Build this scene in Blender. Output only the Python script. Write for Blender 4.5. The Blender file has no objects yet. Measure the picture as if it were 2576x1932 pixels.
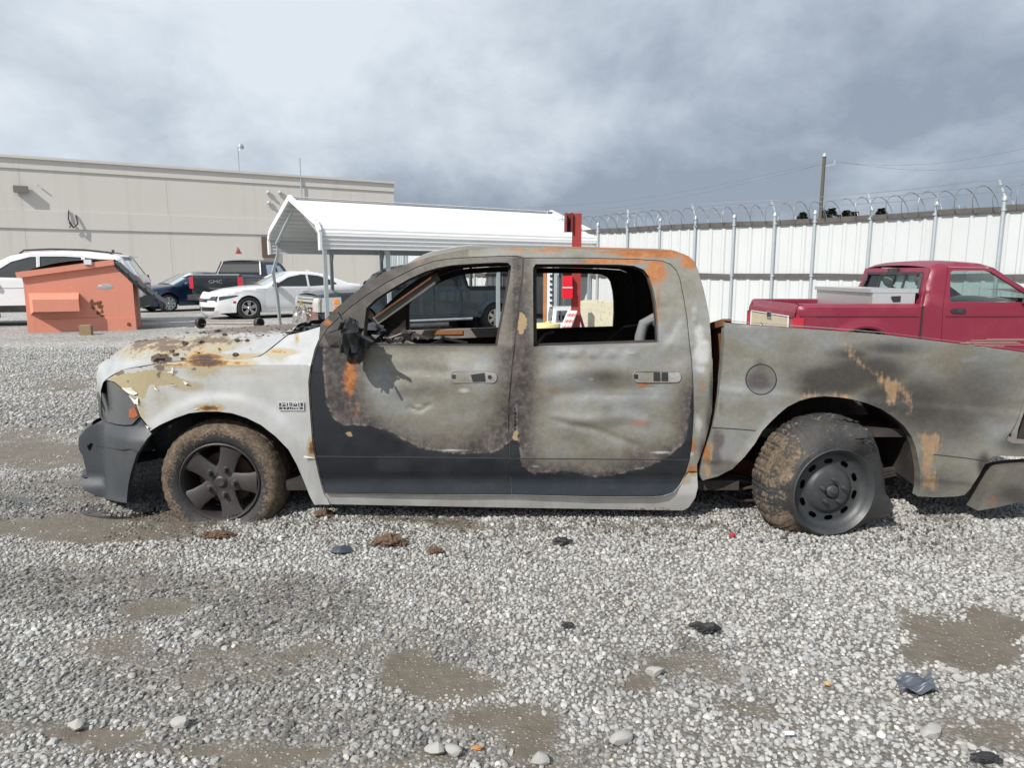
import bpy, bmesh, math, random
import numpy as np
from mathutils import Vector, Matrix, noise as mnoise
from mathutils.geometry import delaunay_2d_cdt
random.seed(7); RNG = np.random.default_rng(7)
SC = bpy.context.scene; COL = SC.collection
R = math.radians
# ------------------------------------------------------------------ camera
FPX, CAMH, PITCH = 1750.0, 1.45, R(9.1)
cam = bpy.data.cameras.new('camera'); camo = bpy.data.objects.new('camera', cam); COL.objects.link(camo)
camo.location = (0, 0, CAMH); camo.rotation_euler = (R(90) - PITCH, 0, 0)
cam.sensor_fit = 'HORIZONTAL'; cam.sensor_width = 36; cam.lens = FPX / 2576 * 36
cam.clip_start = 0.05; cam.clip_end = 3000
SC.camera = camo
# ------------------------------------------------------------------ light
SUN_DIR = Vector((0.70, 0.85, -1.0)).normalized()
sd = bpy.data.lights.new('sun', 'SUN'); sd.energy = 4.0; sd.angle = R(0.6); sd.color = (1.0, 0.955, 0.89)
so = bpy.data.objects.new('sun', sd); COL.objects.link(so)
so.rotation_euler = SUN_DIR.to_track_quat('-Z', 'Y').to_euler(); so.location = (-20, -20, 30)
SC.view_settings.view_transform = 'Standard'; SC.view_settings.look = 'None'
SC.view_settings.exposure = 0.45; SC.view_settings.gamma = 1.0; SC.view_settings.use_curve_mapping = False

# ------------------------------------------------------------------ node helper
class NT:
    def __init__(s, tree): s.t = tree; s.t.nodes.clear()
    def n(s, typ, props=None, **ins):
        nd = s.t.nodes.new(typ)
        for k, v in (props or {}).items(): setattr(nd, k, v)
        for k, v in ins.items():
            key = int(k[1:]) if k[0] == '_' and k[1:].isdigit() else k.replace('_', ' ')
            s.set(nd.inputs[key], v)
        return nd
    def set(s, sock, v):
        if hasattr(v, 'outputs'): v = v.outputs[0]
        if isinstance(v, bpy.types.NodeSocket): s.t.links.new(v, sock)
        else:
            if isinstance(v, tuple) and len(v) == 3 and sock.type == 'RGBA': v = (*v, 1)
            sock.default_value = v
    def m(s, op, a, b=0.0, c=0.0, clamp=False):
        nd = s.t.nodes.new('ShaderNodeMath'); nd.operation = op; nd.use_clamp = clamp
        s.set(nd.inputs[0], a); s.set(nd.inputs[1], b); s.set(nd.inputs[2], c); return nd.outputs[0]
    def vm(s, op, a, b=(0, 0, 0)):
        nd = s.t.nodes.new('ShaderNodeVectorMath'); nd.operation = op
        s.set(nd.inputs[0], a)
        if op == 'SCALE': s.set(nd.inputs['Scale'], b)
        elif op != 'LENGTH': s.set(nd.inputs[1], b)
        return nd.outputs['Value'] if op == 'LENGTH' else nd.outputs[0]
    def ss(s, x, a, b):
        nd = s.t.nodes.new('ShaderNodeMapRange'); nd.interpolation_type = 'SMOOTHSTEP'
        s.set(nd.inputs[0], x); nd.inputs[1].default_value = a; nd.inputs[2].default_value = b; return nd.outputs[0]
    def mix(s, f, a, b):
        nd = s.t.nodes.new('ShaderNodeMix'); nd.data_type = 'RGBA'
        s.set(nd.inputs['Factor'], f); s.set(nd.inputs[6], a); s.set(nd.inputs[7], b); return nd.outputs[2]
    def mixf(s, f, a, b):
        nd = s.t.nodes.new('ShaderNodeMix'); nd.data_type = 'FLOAT'
        s.set(nd.inputs['Factor'], f); s.set(nd.inputs[2], a); s.set(nd.inputs[3], b); return nd.outputs[0]
    def noise(s, vec, scale, detail=4, rough=.55, dist=0.0):
        nd = s.n('ShaderNodeTexNoise', None, Scale=scale, Detail=detail, Roughness=rough, Distortion=dist)
        if vec is not None: s.set(nd.inputs['Vector'], vec)
        return nd.outputs[0]
    def attr(s, name, typ='GEOMETRY'):
        nd = s.t.nodes.new('ShaderNodeAttribute'); nd.attribute_name = name; nd.attribute_type = typ; return nd
    def ramp(s, f, stops):
        nd = s.t.nodes.new('ShaderNodeValToRGB'); s.set(nd.inputs[0], f)
        e = nd.color_ramp.elements
        while len(e) < len(stops): e.new(.5)
        for i, (p, c) in enumerate(stops): e[i].position = p; e[i].color = (*c, 1) if len(c) == 3 else c
        return nd.outputs[0]
    def bump(s, h, strength=.3, dist=.01):
        return s.n('ShaderNodeBump', None, Height=h, Strength=strength, Distance=dist).outputs[0]
    def pbsdf(s, color, rough=.5, metal=0.0, normal=None, spec=.5, **kw):
        nd = s.n('ShaderNodeBsdfPrincipled'); s.set(nd.inputs['Base Color'], color); s.set(nd.inputs['Roughness'], rough)
        s.set(nd.inputs['Metallic'], metal); nd.inputs['Specular IOR Level'].default_value = spec
        if normal is not None: s.set(nd.inputs['Normal'], normal)
        for k, v in kw.items(): s.set(nd.inputs[k.replace('_', ' ')], v)
        return nd.outputs[0]
    def out(s, sh, world=False):
        o = s.t.nodes.new('ShaderNodeOutputWorld' if world else 'ShaderNodeOutputMaterial'); s.t.links.new(sh, o.inputs[0])
def newmat(name):
    m = bpy.data.materials.new(name); m.use_nodes = True; return m, NT(m.node_tree)
def objpos(n): return n.n('ShaderNodeTexCoord').outputs['Object']

# ------------------------------------------------------------------ world: overcast cloud deck over a Nishita sky
w = bpy.data.worlds.new('World'); SC.world = w; w.use_nodes = True
n = NT(w.node_tree)
sky = n.n('ShaderNodeTexSky', {'sky_type': 'NISHITA'})
sky.sun_disc = False
sky.sun_elevation = math.asin(-SUN_DIR.z); sky.sun_rotation = math.atan2(-SUN_DIR.x, -SUN_DIR.y)
sky.dust_density = 2.0
tc = n.n('ShaderNodeTexCoord').outputs['Generated']
sp = n.n('ShaderNodeSeparateXYZ', None, Vector=tc)
zz = n.m('ADD', n.m('MAXIMUM', sp.outputs[2], 0.0), 0.46)
pv = n.n('ShaderNodeCombineXYZ', None, X=n.m('DIVIDE', sp.outputs[0], zz), Y=n.m('DIVIDE', sp.outputs[1], zz), Z=3.3)
big = n.noise(pv, 1.05, 3, .5, .1)
med = n.noise(n.vm('MULTIPLY', pv, (1.2, 1.0, 1)), 2.5, 8, .57, .12)
cl = n.m('ADD', n.m('MULTIPLY', big, .44), n.m('MULTIPLY', med, .57))
elev = n.ss(sp.outputs[2], 0.0, .5)
cl = n.m('ADD', n.m('ADD', cl, .045), n.m('MULTIPLY_ADD', elev, .17, -.11))
cl = n.m('ADD', cl, n.m('MULTIPLY', sp.outputs[0], -.10))
ccol = n.ramp(cl, [(.40, (.225, .265, .325)), (.485, (.32, .367, .43)), (.565, (.43, .482, .54)), (.67, (.565, .615, .665))])
ccol = n.vm('SCALE', ccol, 10.0)
mixed = n.mix(.95, sky.outputs[0], ccol)
bg = n.n('ShaderNodeBackground', None, Color=mixed, Strength=.1)
n.out(bg.outputs[0], True)

# ------------------------------------------------------------------ projection helpers (work out real positions from measurements)
CP, SP = math.cos(PITCH), math.sin(PITCH)
def ray(u, v):
    a = (u - 1288) / FPX; b = (966 - v) / FPX
    return (a, CP + b * SP, -SP + b * CP)
def at_y(u, v, y):
    d = ray(u, v); t = y / d[1]; return (d[0] * t, y, CAMH + d[2] * t)
def at_z(u, v, z=0.0):
    d = ray(u, v); t = (z - CAMH) / d[2]; return (d[0] * t, d[1] * t, z)
def proj(x, y, z):
    x = np.asarray(x, float); y = np.asarray(y, float); z = np.asarray(z, float)
    dep = y * CP - (z - CAMH) * SP; up = y * SP + (z - CAMH) * CP
    dep = np.maximum(dep, .05)
    return 1288 + FPX * x / dep, 966 - FPX * up / dep
D = 2576 / 2212.0     # overview pixel -> photo pixel
def gz(x, y):
    return 0.0
def sstep(x, a, b):
    t = np.clip((np.asarray(x, float) - a) / (b - a), 0, 1); return t * t * (3 - 2 * t)

# ------------------------------------------------------------------ object helpers
def tag(o, label=None, cat=None, group=None, kind=None):
    if label: o['label'] = label
    if cat: o['category'] = cat
    if group: o['group'] = group
    if kind: o['kind'] = kind
    return o
def empty(name, loc, rz=0.0, label=None, cat=None, group=None):
    o = bpy.data.objects.new(name, None); COL.objects.link(o); o.location = loc; o.rotation_euler = (0, 0, rz)
    o.empty_display_size = .2
    o['_m'] = [loc[0], loc[1], loc[2], rz]
    return tag(o, label, cat, group)
def setparent(o, parent, world):
    o.parent = parent
    if world:      # geometry was given in world coordinates
        r = parent
        while r.parent is not None: r = r.parent
        if '_m' in r:
            l = r['_m']; o.matrix_parent_inverse = Matrix.Identity(4)
            if parent is r: o.matrix_parent_inverse = (Matrix.Translation(l[:3]) @ Matrix.Rotation(l[3], 4, 'Z')).inverted()
def mk(name, verts, faces, mat, parent=None, world=False, smooth=True, angle=38, attrs=None):
    me = bpy.data.meshes.new(name)
    me.from_pydata([tuple(map(float, v)) for v in verts], [], [tuple(int(i) for i in f) for f in faces])
    if attrs:
        for k, arr in attrs.items():
            a = me.attributes.new(k, 'FLOAT', 'POINT'); a.data.foreach_set('value', np.asarray(arr, dtype=np.float32))
    me.update()
    if smooth:
        me.shade_smooth()
        if angle: me.set_sharp_from_angle(angle=R(angle))
    if mat: me.materials.append(mat)
    o = bpy.data.objects.new(name, me); COL.objects.link(o)
    if parent is not None: setparent(o, parent, world)
    return o
def copyobj(o, parent=None):
    c = o.copy(); COL.objects.link(c)
    if parent is not None: c.parent = parent
    for ch in list(o.children): copyobj(ch, c)
    return c
class MB:
    def __init__(s): s.v = []; s.f = []
    def add(s, vs, fs):
        b = len(s.v); s.v += [tuple(map(float, q)) for q in vs]; s.f += [tuple(i + b for i in f) for f in fs]; return s
    def box(s, c, d, rot=None, taper=1.0):
        vs = []
        for k in (-1, 1):
            t = taper if k > 0 else 1
            for a, b in ((-1, -1), (1, -1), (1, 1), (-1, 1)):
                p = Vector((a * d[0] / 2 * t, b * d[1] / 2 * t, k * d[2] / 2))
                if rot is not None: p = rot @ p
                vs.append((p.x + c[0], p.y + c[1], p.z + c[2]))
        return s.add(vs, [(3, 2, 1, 0), (4, 5, 6, 7), (0, 1, 5, 4), (1, 2, 6, 5), (2, 3, 7, 6), (3, 0, 4, 7)])
    def bar(s, p0, p1, wd, ht, up=(0, 0, 1)):
        p0 = Vector(p0); p1 = Vector(p1); d = (p1 - p0); L = d.length; d.normalize()
        u = Vector(up); r = d.cross(u)
        if r.length < 1e-4: r = d.cross(Vector((1, 0, 0)))
        r.normalize(); u = r.cross(d)
        vs = []
        for q in (p0, p1):
            for a, b in ((-1, -1), (1, -1), (1, 1), (-1, 1)): vs.append(q + r * (a * wd / 2) + u * (b * ht / 2))
        return s.add(vs, [(0, 1, 2, 3), (7, 6, 5, 4), (0, 4, 5, 1), (1, 5, 6, 2), (2, 6, 7, 3), (3, 7, 4, 0)])
    def tube(s, pts, r, n=8, cap=True):
        pts = [Vector(p) for p in pts]; rs = r if isinstance(r, (list, tuple)) else [r] * len(pts)
        prev = None; rings = []
        for i, p in enumerate(pts):
            d = (pts[min(i + 1, len(pts) - 1)] - pts[max(i - 1, 0)])
            if d.length < 1e-9: d = Vector((0, 0, 1))
            d.normalize()
            if prev is None:
                a = d.orthogonal().normalized()
            else:
                a = prev - d * prev.dot(d)
                a = a.normalized() if a.length > 1e-6 else d.orthogonal().normalized()
            prev = a; b = d.cross(a)
            rings.append([p + (a * math.cos(t) + b * math.sin(t)) * rs[i] for t in [2 * math.pi * k / n for k in range(n)]])
        vs = [q for rg in rings for q in rg]; fs = []
        for i in range(len(pts) - 1):
            for k in range(n):
                k2 = (k + 1) % n; fs.append((i * n + k, i * n + k2, (i + 1) * n + k2, (i + 1) * n + k))
        if cap: fs.append(tuple(range(n))[::-1]); fs.append(tuple((len(pts) - 1) * n + k for k in range(n)))
        return s.add(vs, fs)
    def lathe(s, prof, c, axis, n=32, fn=None, a0=0, closed=False):
        # prof: list of (radius, offset along axis)
        ax = Vector(axis).normalized(); a = ax.orthogonal().normalized()
        if abs(ax.z) < .9: a = (Vector((0, 0, 1)) - ax * ax.z).normalized()
        b = ax.cross(a); c = Vector(c); vs = []; m = len(prof)
        for k in range(n):
            t = a0 + 2 * math.pi * k / n
            for (r, o) in prof:
                rr, oo = (r, o) if fn is None else fn(t, r, o)
                vs.append(c + (a * math.cos(t) + b * math.sin(t)) * rr + ax * oo)
        fs = []
        for k in range(n):
            k2 = (k + 1) % n
            for i in range(m - 1 if not closed else m):
                i2 = (i + 1) % m
                fs.append((k * m + i, k2 * m + i, k2 * m + i2, k * m + i2))
        return s.add(vs, fs)
    def prism(s, poly, fn, d0, d1):
        # poly in 2-D, fn(a,b,d)->3-D
        m = len(poly); vs = [fn(a, b, d0) for a, b in poly] + [fn(a, b, d1) for a, b in poly]
        fs = [tuple(range(m))[::-1], tuple(range(m, 2 * m))] + [(i, (i + 1) % m, m + (i + 1) % m, m + i) for i in range(m)]
        return s.add(vs, fs)
    def grid(s, fn, nu, nv):
        vs = [fn(i / nu, j / nv) for i in range(nu + 1) for j in range(nv + 1)]
        return s.add(vs, [(i * (nv + 1) + j, (i + 1) * (nv + 1) + j, (i + 1) * (nv + 1) + j + 1, i * (nv + 1) + j + 1) for i in range(nu) for j in range(nv)])
    def blob(s, c, r, seed=0, sub=2, amp=.3, fr=2.0):
        bm = bmesh.new(); bmesh.ops.create_icosphere(bm, subdivisions=sub, radius=1)
        vs = []
        for v in bm.verts:
            p = v.co; k = 1 + amp * mnoise.noise(p * fr + Vector((seed * 7.3, seed * 1.7, seed)))
            vs.append((c[0] + p.x * r[0] * k, c[1] + p.y * r[1] * k, c[2] + p.z * r[2] * k))
        fs = [[v.index for v in f.verts] for f in bm.faces]; bm.free()
        return s.add(vs, fs)
    def build(s, name, mat, parent=None, world=False, smooth=True, angle=38):
        return mk(name, s.v, s.f, mat, parent, world, smooth, angle)
def xform(mb, M):
    mb.v = [tuple(M @ Vector(p)) for p in mb.v]; return mb
def text_mesh(name, body, size, depth, mat, M, parent, world=False, sx=1.0):
    cu = bpy.data.curves.new(name, 'FONT'); cu.body = body; cu.size = size; cu.extrude = depth
    cu.align_x = 'CENTER'; cu.align_y = 'CENTER'; cu.resolution_u = 2
    t = bpy.data.objects.new(name, cu); COL.objects.link(t)
    dg = bpy.context.evaluated_depsgraph_get(); me = bpy.data.meshes.new_from_object(t.evaluated_get(dg))
    bpy.data.objects.remove(t); bpy.data.curves.remove(cu)
    vs = [tuple(M @ Vector((v.co.x * sx, v.co.y, v.co.z))) for v in me.vertices]; fs = [tuple(p.vertices) for p in me.polygons]
    bpy.data.meshes.remove(me)
    return mk(name, vs, fs, mat, parent, world, False)

# ------------------------------------------------------------------ panel meshing
def inpoly(P, poly):
    x, y = P[:, 0], P[:, 1]; poly = np.asarray(poly); ins = np.zeros(len(P), bool); j = len(poly) - 1
    for i in range(len(poly)):
        xi, yi = poly[i]; xj, yj = poly[j]
        c = ((yi > y) != (yj > y))
        if yi != yj:
            xc = (xj - xi) * (y - yi) / (yj - yi) + xi; ins ^= c & (x < xc)
        j = i
    return ins
def sdist(P, poly, closed=True):
    poly = np.asarray(poly, float); best = np.full(len(P), 1e9); m = len(poly)
    for i in range(m if closed else m - 1):
        a = poly[i]; b = poly[(i + 1) % m]; d = b - a; L = d @ d
        if L < 1e-12: continue
        t = np.clip(((P - a) @ d) / L, 0, 1); q = a + t[:, None] * d
        best = np.minimum(best, np.hypot(*(P - q).T))
    return best
def sdf(P, poly):        # positive inside
    d = sdist(P, poly); return np.where(inpoly(P, poly), d, -d)
def resample(poly, res, closed=True):
    out = []; m = len(poly)
    for i in range(m if closed else m - 1):
        a = np.array(poly[i], float); b = np.array(poly[(i + 1) % m], float)
        k = max(1, int(round(np.linalg.norm(b - a) / res)))
        for j in range(k): out.append(tuple(a + (b - a) * j / k))
    if not closed: out.append(tuple(poly[-1]))
    return out
def smoothpoly(poly, it=1, closed=True):
    for _ in range(it):
        o = []; m = len(poly)
        for i in range(m):
            a = np.array(poly[i]); b = np.array(poly[(i + 1) % m]); o.append(tuple(a * .75 + b * .25)); o.append(tuple(a * .25 + b * .75))
        poly = o
    return poly
def tri_regions(outline, holes=(), regions=None, res=.03):
    regions = regions or {}
    pts = []; edges = []; allp = []
    for lp in [outline] + list(holes) + list(regions.values()):
        q = resample(lp, res); b = len(pts); pts += q; allp.append(q)
        edges += [(b + i, b + (i + 1) % len(q)) for i in range(len(q))]
    A = np.array(outline); mn, mx = A.min(0), A.max(0)
    h = res * .87; rows = int((mx[1] - mn[1]) / h) + 1; cols = int((mx[0] - mn[0]) / res) + 2
    jj, ii = np.meshgrid(np.arange(rows), np.arange(cols), indexing='ij')
    G = np.stack([mn[0] + (ii + .5 * (jj % 2)) * res, mn[1] + jj * h], -1).reshape(-1, 2)
    G = G[inpoly(G, outline)]
    for lp in allp:
        if len(G): G = G[sdist(G, lp) > res * .45]
    for hl in holes:
        if len(G): G = G[~inpoly(G, hl)]
    vin = [Vector((float(a), float(b))) for a, b in pts] + [Vector((float(a), float(b))) for a, b in G]
    vo, eo, fo, _, _, _ = delaunay_2d_cdt(vin, edges, [], 0, 1e-6)
    V = np.array([(p.x, p.y) for p in vo]); F = np.array([f for f in fo if len(f) == 3])
    C = V[F].mean(1); keep = inpoly(C, outline)
    for hl in holes: keep &= ~inpoly(C, hl)
    res_ = {}; rest = keep.copy()
    for k, rg in regions.items():
        ins = inpoly(C, rg) & rest; res_[k] = (V, F[ins]); rest &= ~ins
    res_['rest'] = (V, F[rest]); return res_
def panel(V, F, to3, inward, gap=.0, flange=.025):
    """2-D triangles -> 3-D shell with returned edges. to3(x,z arrays)->(n,3); inward = 3-vector. Returns verts, faces, 2-D coords"""
    used = np.unique(F); mp = -np.ones(len(V), int); mp[used] = np.arange(len(used))
    V = V[used].copy(); F = mp[F]
    a = V[F[:, 1]] - V[F[:, 0]]; b = V[F[:, 2]] - V[F[:, 0]]; s = a[:, 0] * b[:, 1] - a[:, 1] * b[:, 0]
    F = np.where((s > 0)[:, None], F, F[:, ::-1])
    cnt = {}
    for f in F:
        for i in range(3):
            e = (f[i], f[(i + 1) % 3]); k = (min(e), max(e)); cnt[k] = None if k in cnt else e
    be = [e for e in cnt.values() if e is not None]
    nrm = np.zeros_like(V); 
    for i, j in be:
        d = V[j] - V[i]; L = np.hypot(*d) or 1; nn = np.array([-d[1], d[0]]) / L; nrm[i] += nn; nrm[j] += nn
    L = np.hypot(nrm[:, 0], nrm[:, 1]); ok = L > 1e-6; nrm[ok] /= L[ok][:, None]
    V2 = V + nrm * gap; P = np.asarray(to3(V2[:, 0], V2[:, 1]), float)
    verts = list(map(tuple, P)); faces = [tuple(f) for f in F]; co2 = list(map(tuple, V2))
    if flange:
        inw = np.array(inward, float); d1 = {}; d2 = {}
        for i, j in be:
            for k in (i, j):
                if k not in d1:
                    d1[k] = len(verts); verts.append(tuple(P[k])); co2.append(tuple(V2[k]))
                    d2[k] = len(verts); verts.append(tuple(P[k] + inw * flange)); co2.append(tuple(V2[k]))
            faces.append((d1[j], d1[i], d2[i], d2[j]))
    return verts, faces, np.array(co2)

# ------------------------------------------------------------------ plain materials
def mat_plain(name, col, rough=.5, metal=0.0, var=.12, scale=8, bump=.0, spec=.5, coat=0.0, dirt=0.0, dirtcol=(.16, .13, .10), bscale=60):
    m, n = newmat(name); p = objpos(n)
    a = n.noise(p, scale, 5, .6); c = n.mix(a, tuple(max(0, x * (1 - var)) for x in col), tuple(min(1, x * (1 + var)) for x in col))
    rr = n.m('MULTIPLY_ADD', n.noise(p, scale * 2.3, 3), .18, rough - .09)
    if dirt:
        d = n.ss(n.noise(p, scale * .7, 6, .65), .45, .75); c = n.mix(n.m('MULTIPLY', d, dirt), c, dirtcol); rr = n.m('ADD', rr, n.m('MULTIPLY', d, .2 * dirt))
    nrm = n.bump(n.noise(p, bscale, 4, .6), bump, .006) if bump else None
    n.out(n.pbsdf(c, rr, metal, nrm, spec, **({'Coat_Weight': coat} if coat else {}))); return m
def mat_glass(name, tint=(.5, .56, .55), opac=.25, refl=1.0):
    m, n = newmat(name)
    tr = n.n('ShaderNodeBsdfTransparent', None, Color=tint).outputs[0]
    gl = n.n('ShaderNodeBsdfGlossy', None, Color=(.9, .95, .95), Roughness=.03).outputs[0]
    df = n.pbsdf((.05, .06, .06), .6)
    fr = n.n('ShaderNodeFresnel', None, IOR=1.5).outputs[0]
    mx = n.n('ShaderNodeMixShader', None, Fac=opac, _1=tr, _2=df).outputs[0]
    n.out(n.n('ShaderNodeMixShader', None, Fac=n.m('MULTIPLY', fr, refl, clamp=True), _1=mx, _2=gl).outputs[0]); return m
def mat_paint(name, col, metal=0.0, rough=.28, dirt=.15, coat=.6):
    return mat_plain(name, col, rough, metal, .05, 3, 0, .5, coat, dirt, (.2, .17, .14))
M = {}
M['rubber'] = mat_plain('rubber', (.022, .022, .024), .75, 0, .25, 14, .15, .35, dirt=.55, dirtcol=(.10, .085, .065))
M['black_plastic'] = mat_plain('black_plastic', (.022, .024, .027), .5, 0, .2, 10, .1, .5, dirt=.3)
M['alloy'] = mat_plain('alloy', (.62, .63, .65), .3, .8, .08, 10)
M['chrome'] = mat_plain('chrome', (.75, .76, .77), .18, 1.0, .05, 10)
M['galv'] = mat_plain('galvanised', (.44, .49, .51), .48, .55, .12, 9, .05)
M['wood_grey'] = mat_plain('weathered_wood', (.085, .078, .075), .85, 0, .5, 6, .35)
M['white_sheet'] = mat_plain('white_sheet', (.50, .523, .53), .42, 0, .05, 1.6, 0, .4, dirt=.14, dirtcol=(.48, .46, .42))
M['white_paint'] = mat_paint('white_paint', (.70, .71, .73), 0, .25, .04)
M['dark_glass'] = mat_glass('dark_glass', (.10, .13, .15), .45)
M['clear_glass'] = mat_glass('clear_glass', (.66, .77, .75), .05)
M['mid_glass'] = mat_glass('mid_glass', (.38, .45, .45), .22)
M['dark_void'] = mat_plain('dark_interior', (.02, .02, .022), .8, 0, .3, 8)
M['red_lens'] = mat_plain('red_lens', (.42, .012, .03), .2, 0, .2, 12, 0, .6, coat=.5)
M['amber_lens'] = mat_plain('amber_lens', (.85, .30, .03), .25, 0, .15, 14, 0, .6, coat=.5)
M['lamp_lens'] = mat_plain('lamp_lens', (.62, .62, .60), .22, .35, .3, 16, .15, .6, coat=.5)
M['seat'] = mat_plain('seat_fabric', (.42, .38, .31), .85, 0, .15, 12)
# ================================================================== GROUND
MUD = [(300, 1270, 260, 30, .34), (560, 1400, 260, 40, .34), (330, 1470, 300, 30, .30), (780, 1530, 200, 36, .36), (90, 1050, 200, 40, .5), (325, 1323, 100, 24, 1.), (210, 1398, 130, 36, .55), (925, 1473, 125, 46, .95), (1045, 1548, 110, 40, .8), (175, 1600, 240, 26, .95), (560, 1608, 220, 22, .9),
       (150, 1143, 300, 26, .95), (400, 1128, 110, 22, .9), (60, 985, 200, 32, .85), (40, 940, 120, 16, .5), (2091, 1353, 92, 38, 1.), (2106, 1402, 90, 34, .95), (1346, 1463, 50, 22, .8),
       (1560, 1462, 70, 24, .6), (1600, 1548, 70, 26, .75), (1150, 1582, 85, 42, .95), (2130, 1575, 130, 52, .6), (1370, 1141, 300, 9, .6), (800, 1128, 380, 12, .55),
       (760, 1170, 70, 10, .4), (1480, 1425, 120, 30, .45), (90, 830, 150, 16, .5), (2050, 1120, 160, 10, .3), (300, 1215, 220, 16, .3), (1000, 1642, 400, 22, .5), (1750, 1520, 60, 20, .4)]
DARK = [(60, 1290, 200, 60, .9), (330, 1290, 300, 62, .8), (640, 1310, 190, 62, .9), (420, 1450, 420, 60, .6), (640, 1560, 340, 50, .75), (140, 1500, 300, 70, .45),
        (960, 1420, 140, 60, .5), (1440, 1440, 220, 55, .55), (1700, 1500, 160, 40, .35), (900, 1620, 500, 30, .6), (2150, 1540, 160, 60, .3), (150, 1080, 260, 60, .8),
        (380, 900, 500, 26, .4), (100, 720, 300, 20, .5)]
def field(lst, u, v):
    f = np.zeros_like(u)
    for cx, cy, rx, ry, a in lst:
        d = ((u / D - cx) / rx) ** 2 + ((v / D - cy) / ry) ** 2
        f = np.maximum(f, a * (1 - sstep(d, .15, 1.9)))
    return f
def vnoise(x, y, fr, seed=0, octv=3):
    out = np.empty(len(x)); o = Vector((seed * 3.1, seed * 5.7, seed * 1.3))
    for i in range(len(x)): out[i] = mnoise.fractal(Vector((x[i] * fr, y[i] * fr, 0)) + o, 1.0, 2.0, octv)
    return out
def ground_fields(x, y):
    z = np.array([gz(a, b) for a, b in zip(x, y)])
    u, v = proj(x, y, z); wob = 260 / np.maximum(y, 1.0); u = u + wob * (vnoise(x, y, 2.2, 11) + .5 * vnoise(x, y, 6.5, 12)); v = v + .42 * wob * (vnoise(x, y, 2.2, 13) + .5 * vnoise(x, y, 6.5, 14)) / np.maximum(1, y * .5); near = (y > .6)
    nz = vnoise(x, y, 1.3, 1); n2 = vnoise(x, y, 4.5, 2)
    mud = np.where(near, field(MUD, u, v), 0) + nz * .30 + n2 * .30
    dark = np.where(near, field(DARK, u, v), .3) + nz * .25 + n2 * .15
    return z, np.clip(mud, 0, 1), np.clip(dark, 0, 1)
xs = np.unique(np.concatenate([np.linspace(-900, -60, 8), np.linspace(-60, -9, 24), np.linspace(-9, 6, 176), np.linspace(6, 60, 26), np.linspace(60, 900, 8)]))
ys = np.unique(np.concatenate([np.linspace(-600, -20, 6), np.linspace(-20, 1, 8), np.linspace(1, 9, 120), np.linspace(9, 24, 60), np.linspace(24, 90, 14), np.linspace(90, 1500, 8)]))
gx, gy = np.meshgrid(xs, ys, indexing='ij'); fx, fy = gx.ravel(), gy.ravel()
gzv, gmud, gdark = ground_fields(fx, fy)
def relief(x, y, mud): return np.where((y < 12) & (y > 0), (vnoise(x, y, .9, 5) * .010 + vnoise(x, y, 3.0, 6) * .005), 0) - .006 * mud
gzr = gzv + relief(fx, fy, gmud)
ny = len(ys); gf = [(i * ny + j, (i + 1) * ny + j, (i + 1) * ny + j + 1, i * ny + j + 1) for i in range(len(xs) - 1) for j in range(ny - 1)]
def in_scatter(x, y): return (((y > 1.2) & (y < 6.2) & (np.abs(x) < y * .76 + 1.7)) | ((y >= 6.2) & (y < 13.5) & (x < 1.5) & (np.abs(x) < y * .76 + 1.7))).astype(float)
gsc = in_scatter(fx, fy)
m, n = newmat('gravel_ground'); p = objpos(n)
mud = n.attr('mud').outputs['Fac']; drk = n.attr('dark').outputs['Fac']
cd = n.m('MINIMUM', n.m('DIVIDE', n.vm('LENGTH', p), 100.0), 1.0)
vo = n.n('ShaderNodeTexVoronoi', None, Vector=p, Scale=30.0, Randomness=1.0); vo2 = n.n('ShaderNodeTexVoronoi', None, Vector=p, Scale=85.0)
sepc = n.n('ShaderNodeSeparateColor', None, Color=vo.outputs['Color']).outputs[0]
stone = n.ramp(sepc, [(0, (.20, .198, .19)), (.35, (.36, .355, .34)), (.75, (.50, .495, .475)), (1, (.64, .63, .60))])
edge = n.ss(vo.outputs['Distance'], .35, .75); stone = n.mix(n.m('MULTIPLY', edge, .6), stone, (.06, .057, .05))
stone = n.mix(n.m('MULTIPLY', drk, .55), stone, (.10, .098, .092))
sep2 = n.n('ShaderNodeSeparateColor', None, Color=vo2.outputs['Color']).outputs[1]
mn = n.noise(p, 6, 8, .65); mudc = n.mix(mn, (.075, .062, .048), (.175, .152, .122))
spk = n.m('MULTIPLY', n.ss(sep2, .72, .95), n.m('SUBTRACT', 1.0, n.ss(vo2.outputs['Distance'], .2, .5))); mudc = n.mix(n.m('MULTIPLY', spk, .75), mudc, (.36, .34, .30))
mm = n.ss(n.m('ADD', mud, n.m('MULTIPLY_ADD', n.noise(p, 9, 6, .7), .9, -.45)), .26, .66)
ln = n.noise(p, .35, 4, .6); stone = n.mix(n.m('MULTIPLY', n.ss(ln, .46, .72), .5), stone, (.16, .145, .125))
dist_ = n.m('SUBTRACT', 1.0, n.ss(n.m('ADD', n.attr('scat').outputs['Fac'], n.m('MULTIPLY_ADD', n.noise(p, 7, 4), .5, -.25)), .3, .7))
sep3 = n.n('ShaderNodeSeparateColor', None, Color=vo2.outputs['Color']).outputs[0]
fines = n.mix(n.ss(sep3, .35, .95), (.16, .15, .134), (.37, .36, .335)); fines = n.mix(n.m('MULTIPLY', n.ss(vo2.outputs['Distance'], .3, .7), .6), fines, (.10, .092, .081)); fines = n.mix(n.ss(n.noise(p, 5, 5), .4, .7), fines, n.vm('SCALE', fines, .7))
stone = n.mix(dist_, fines, stone); c = n.mix(mm, stone, mudc)
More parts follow.
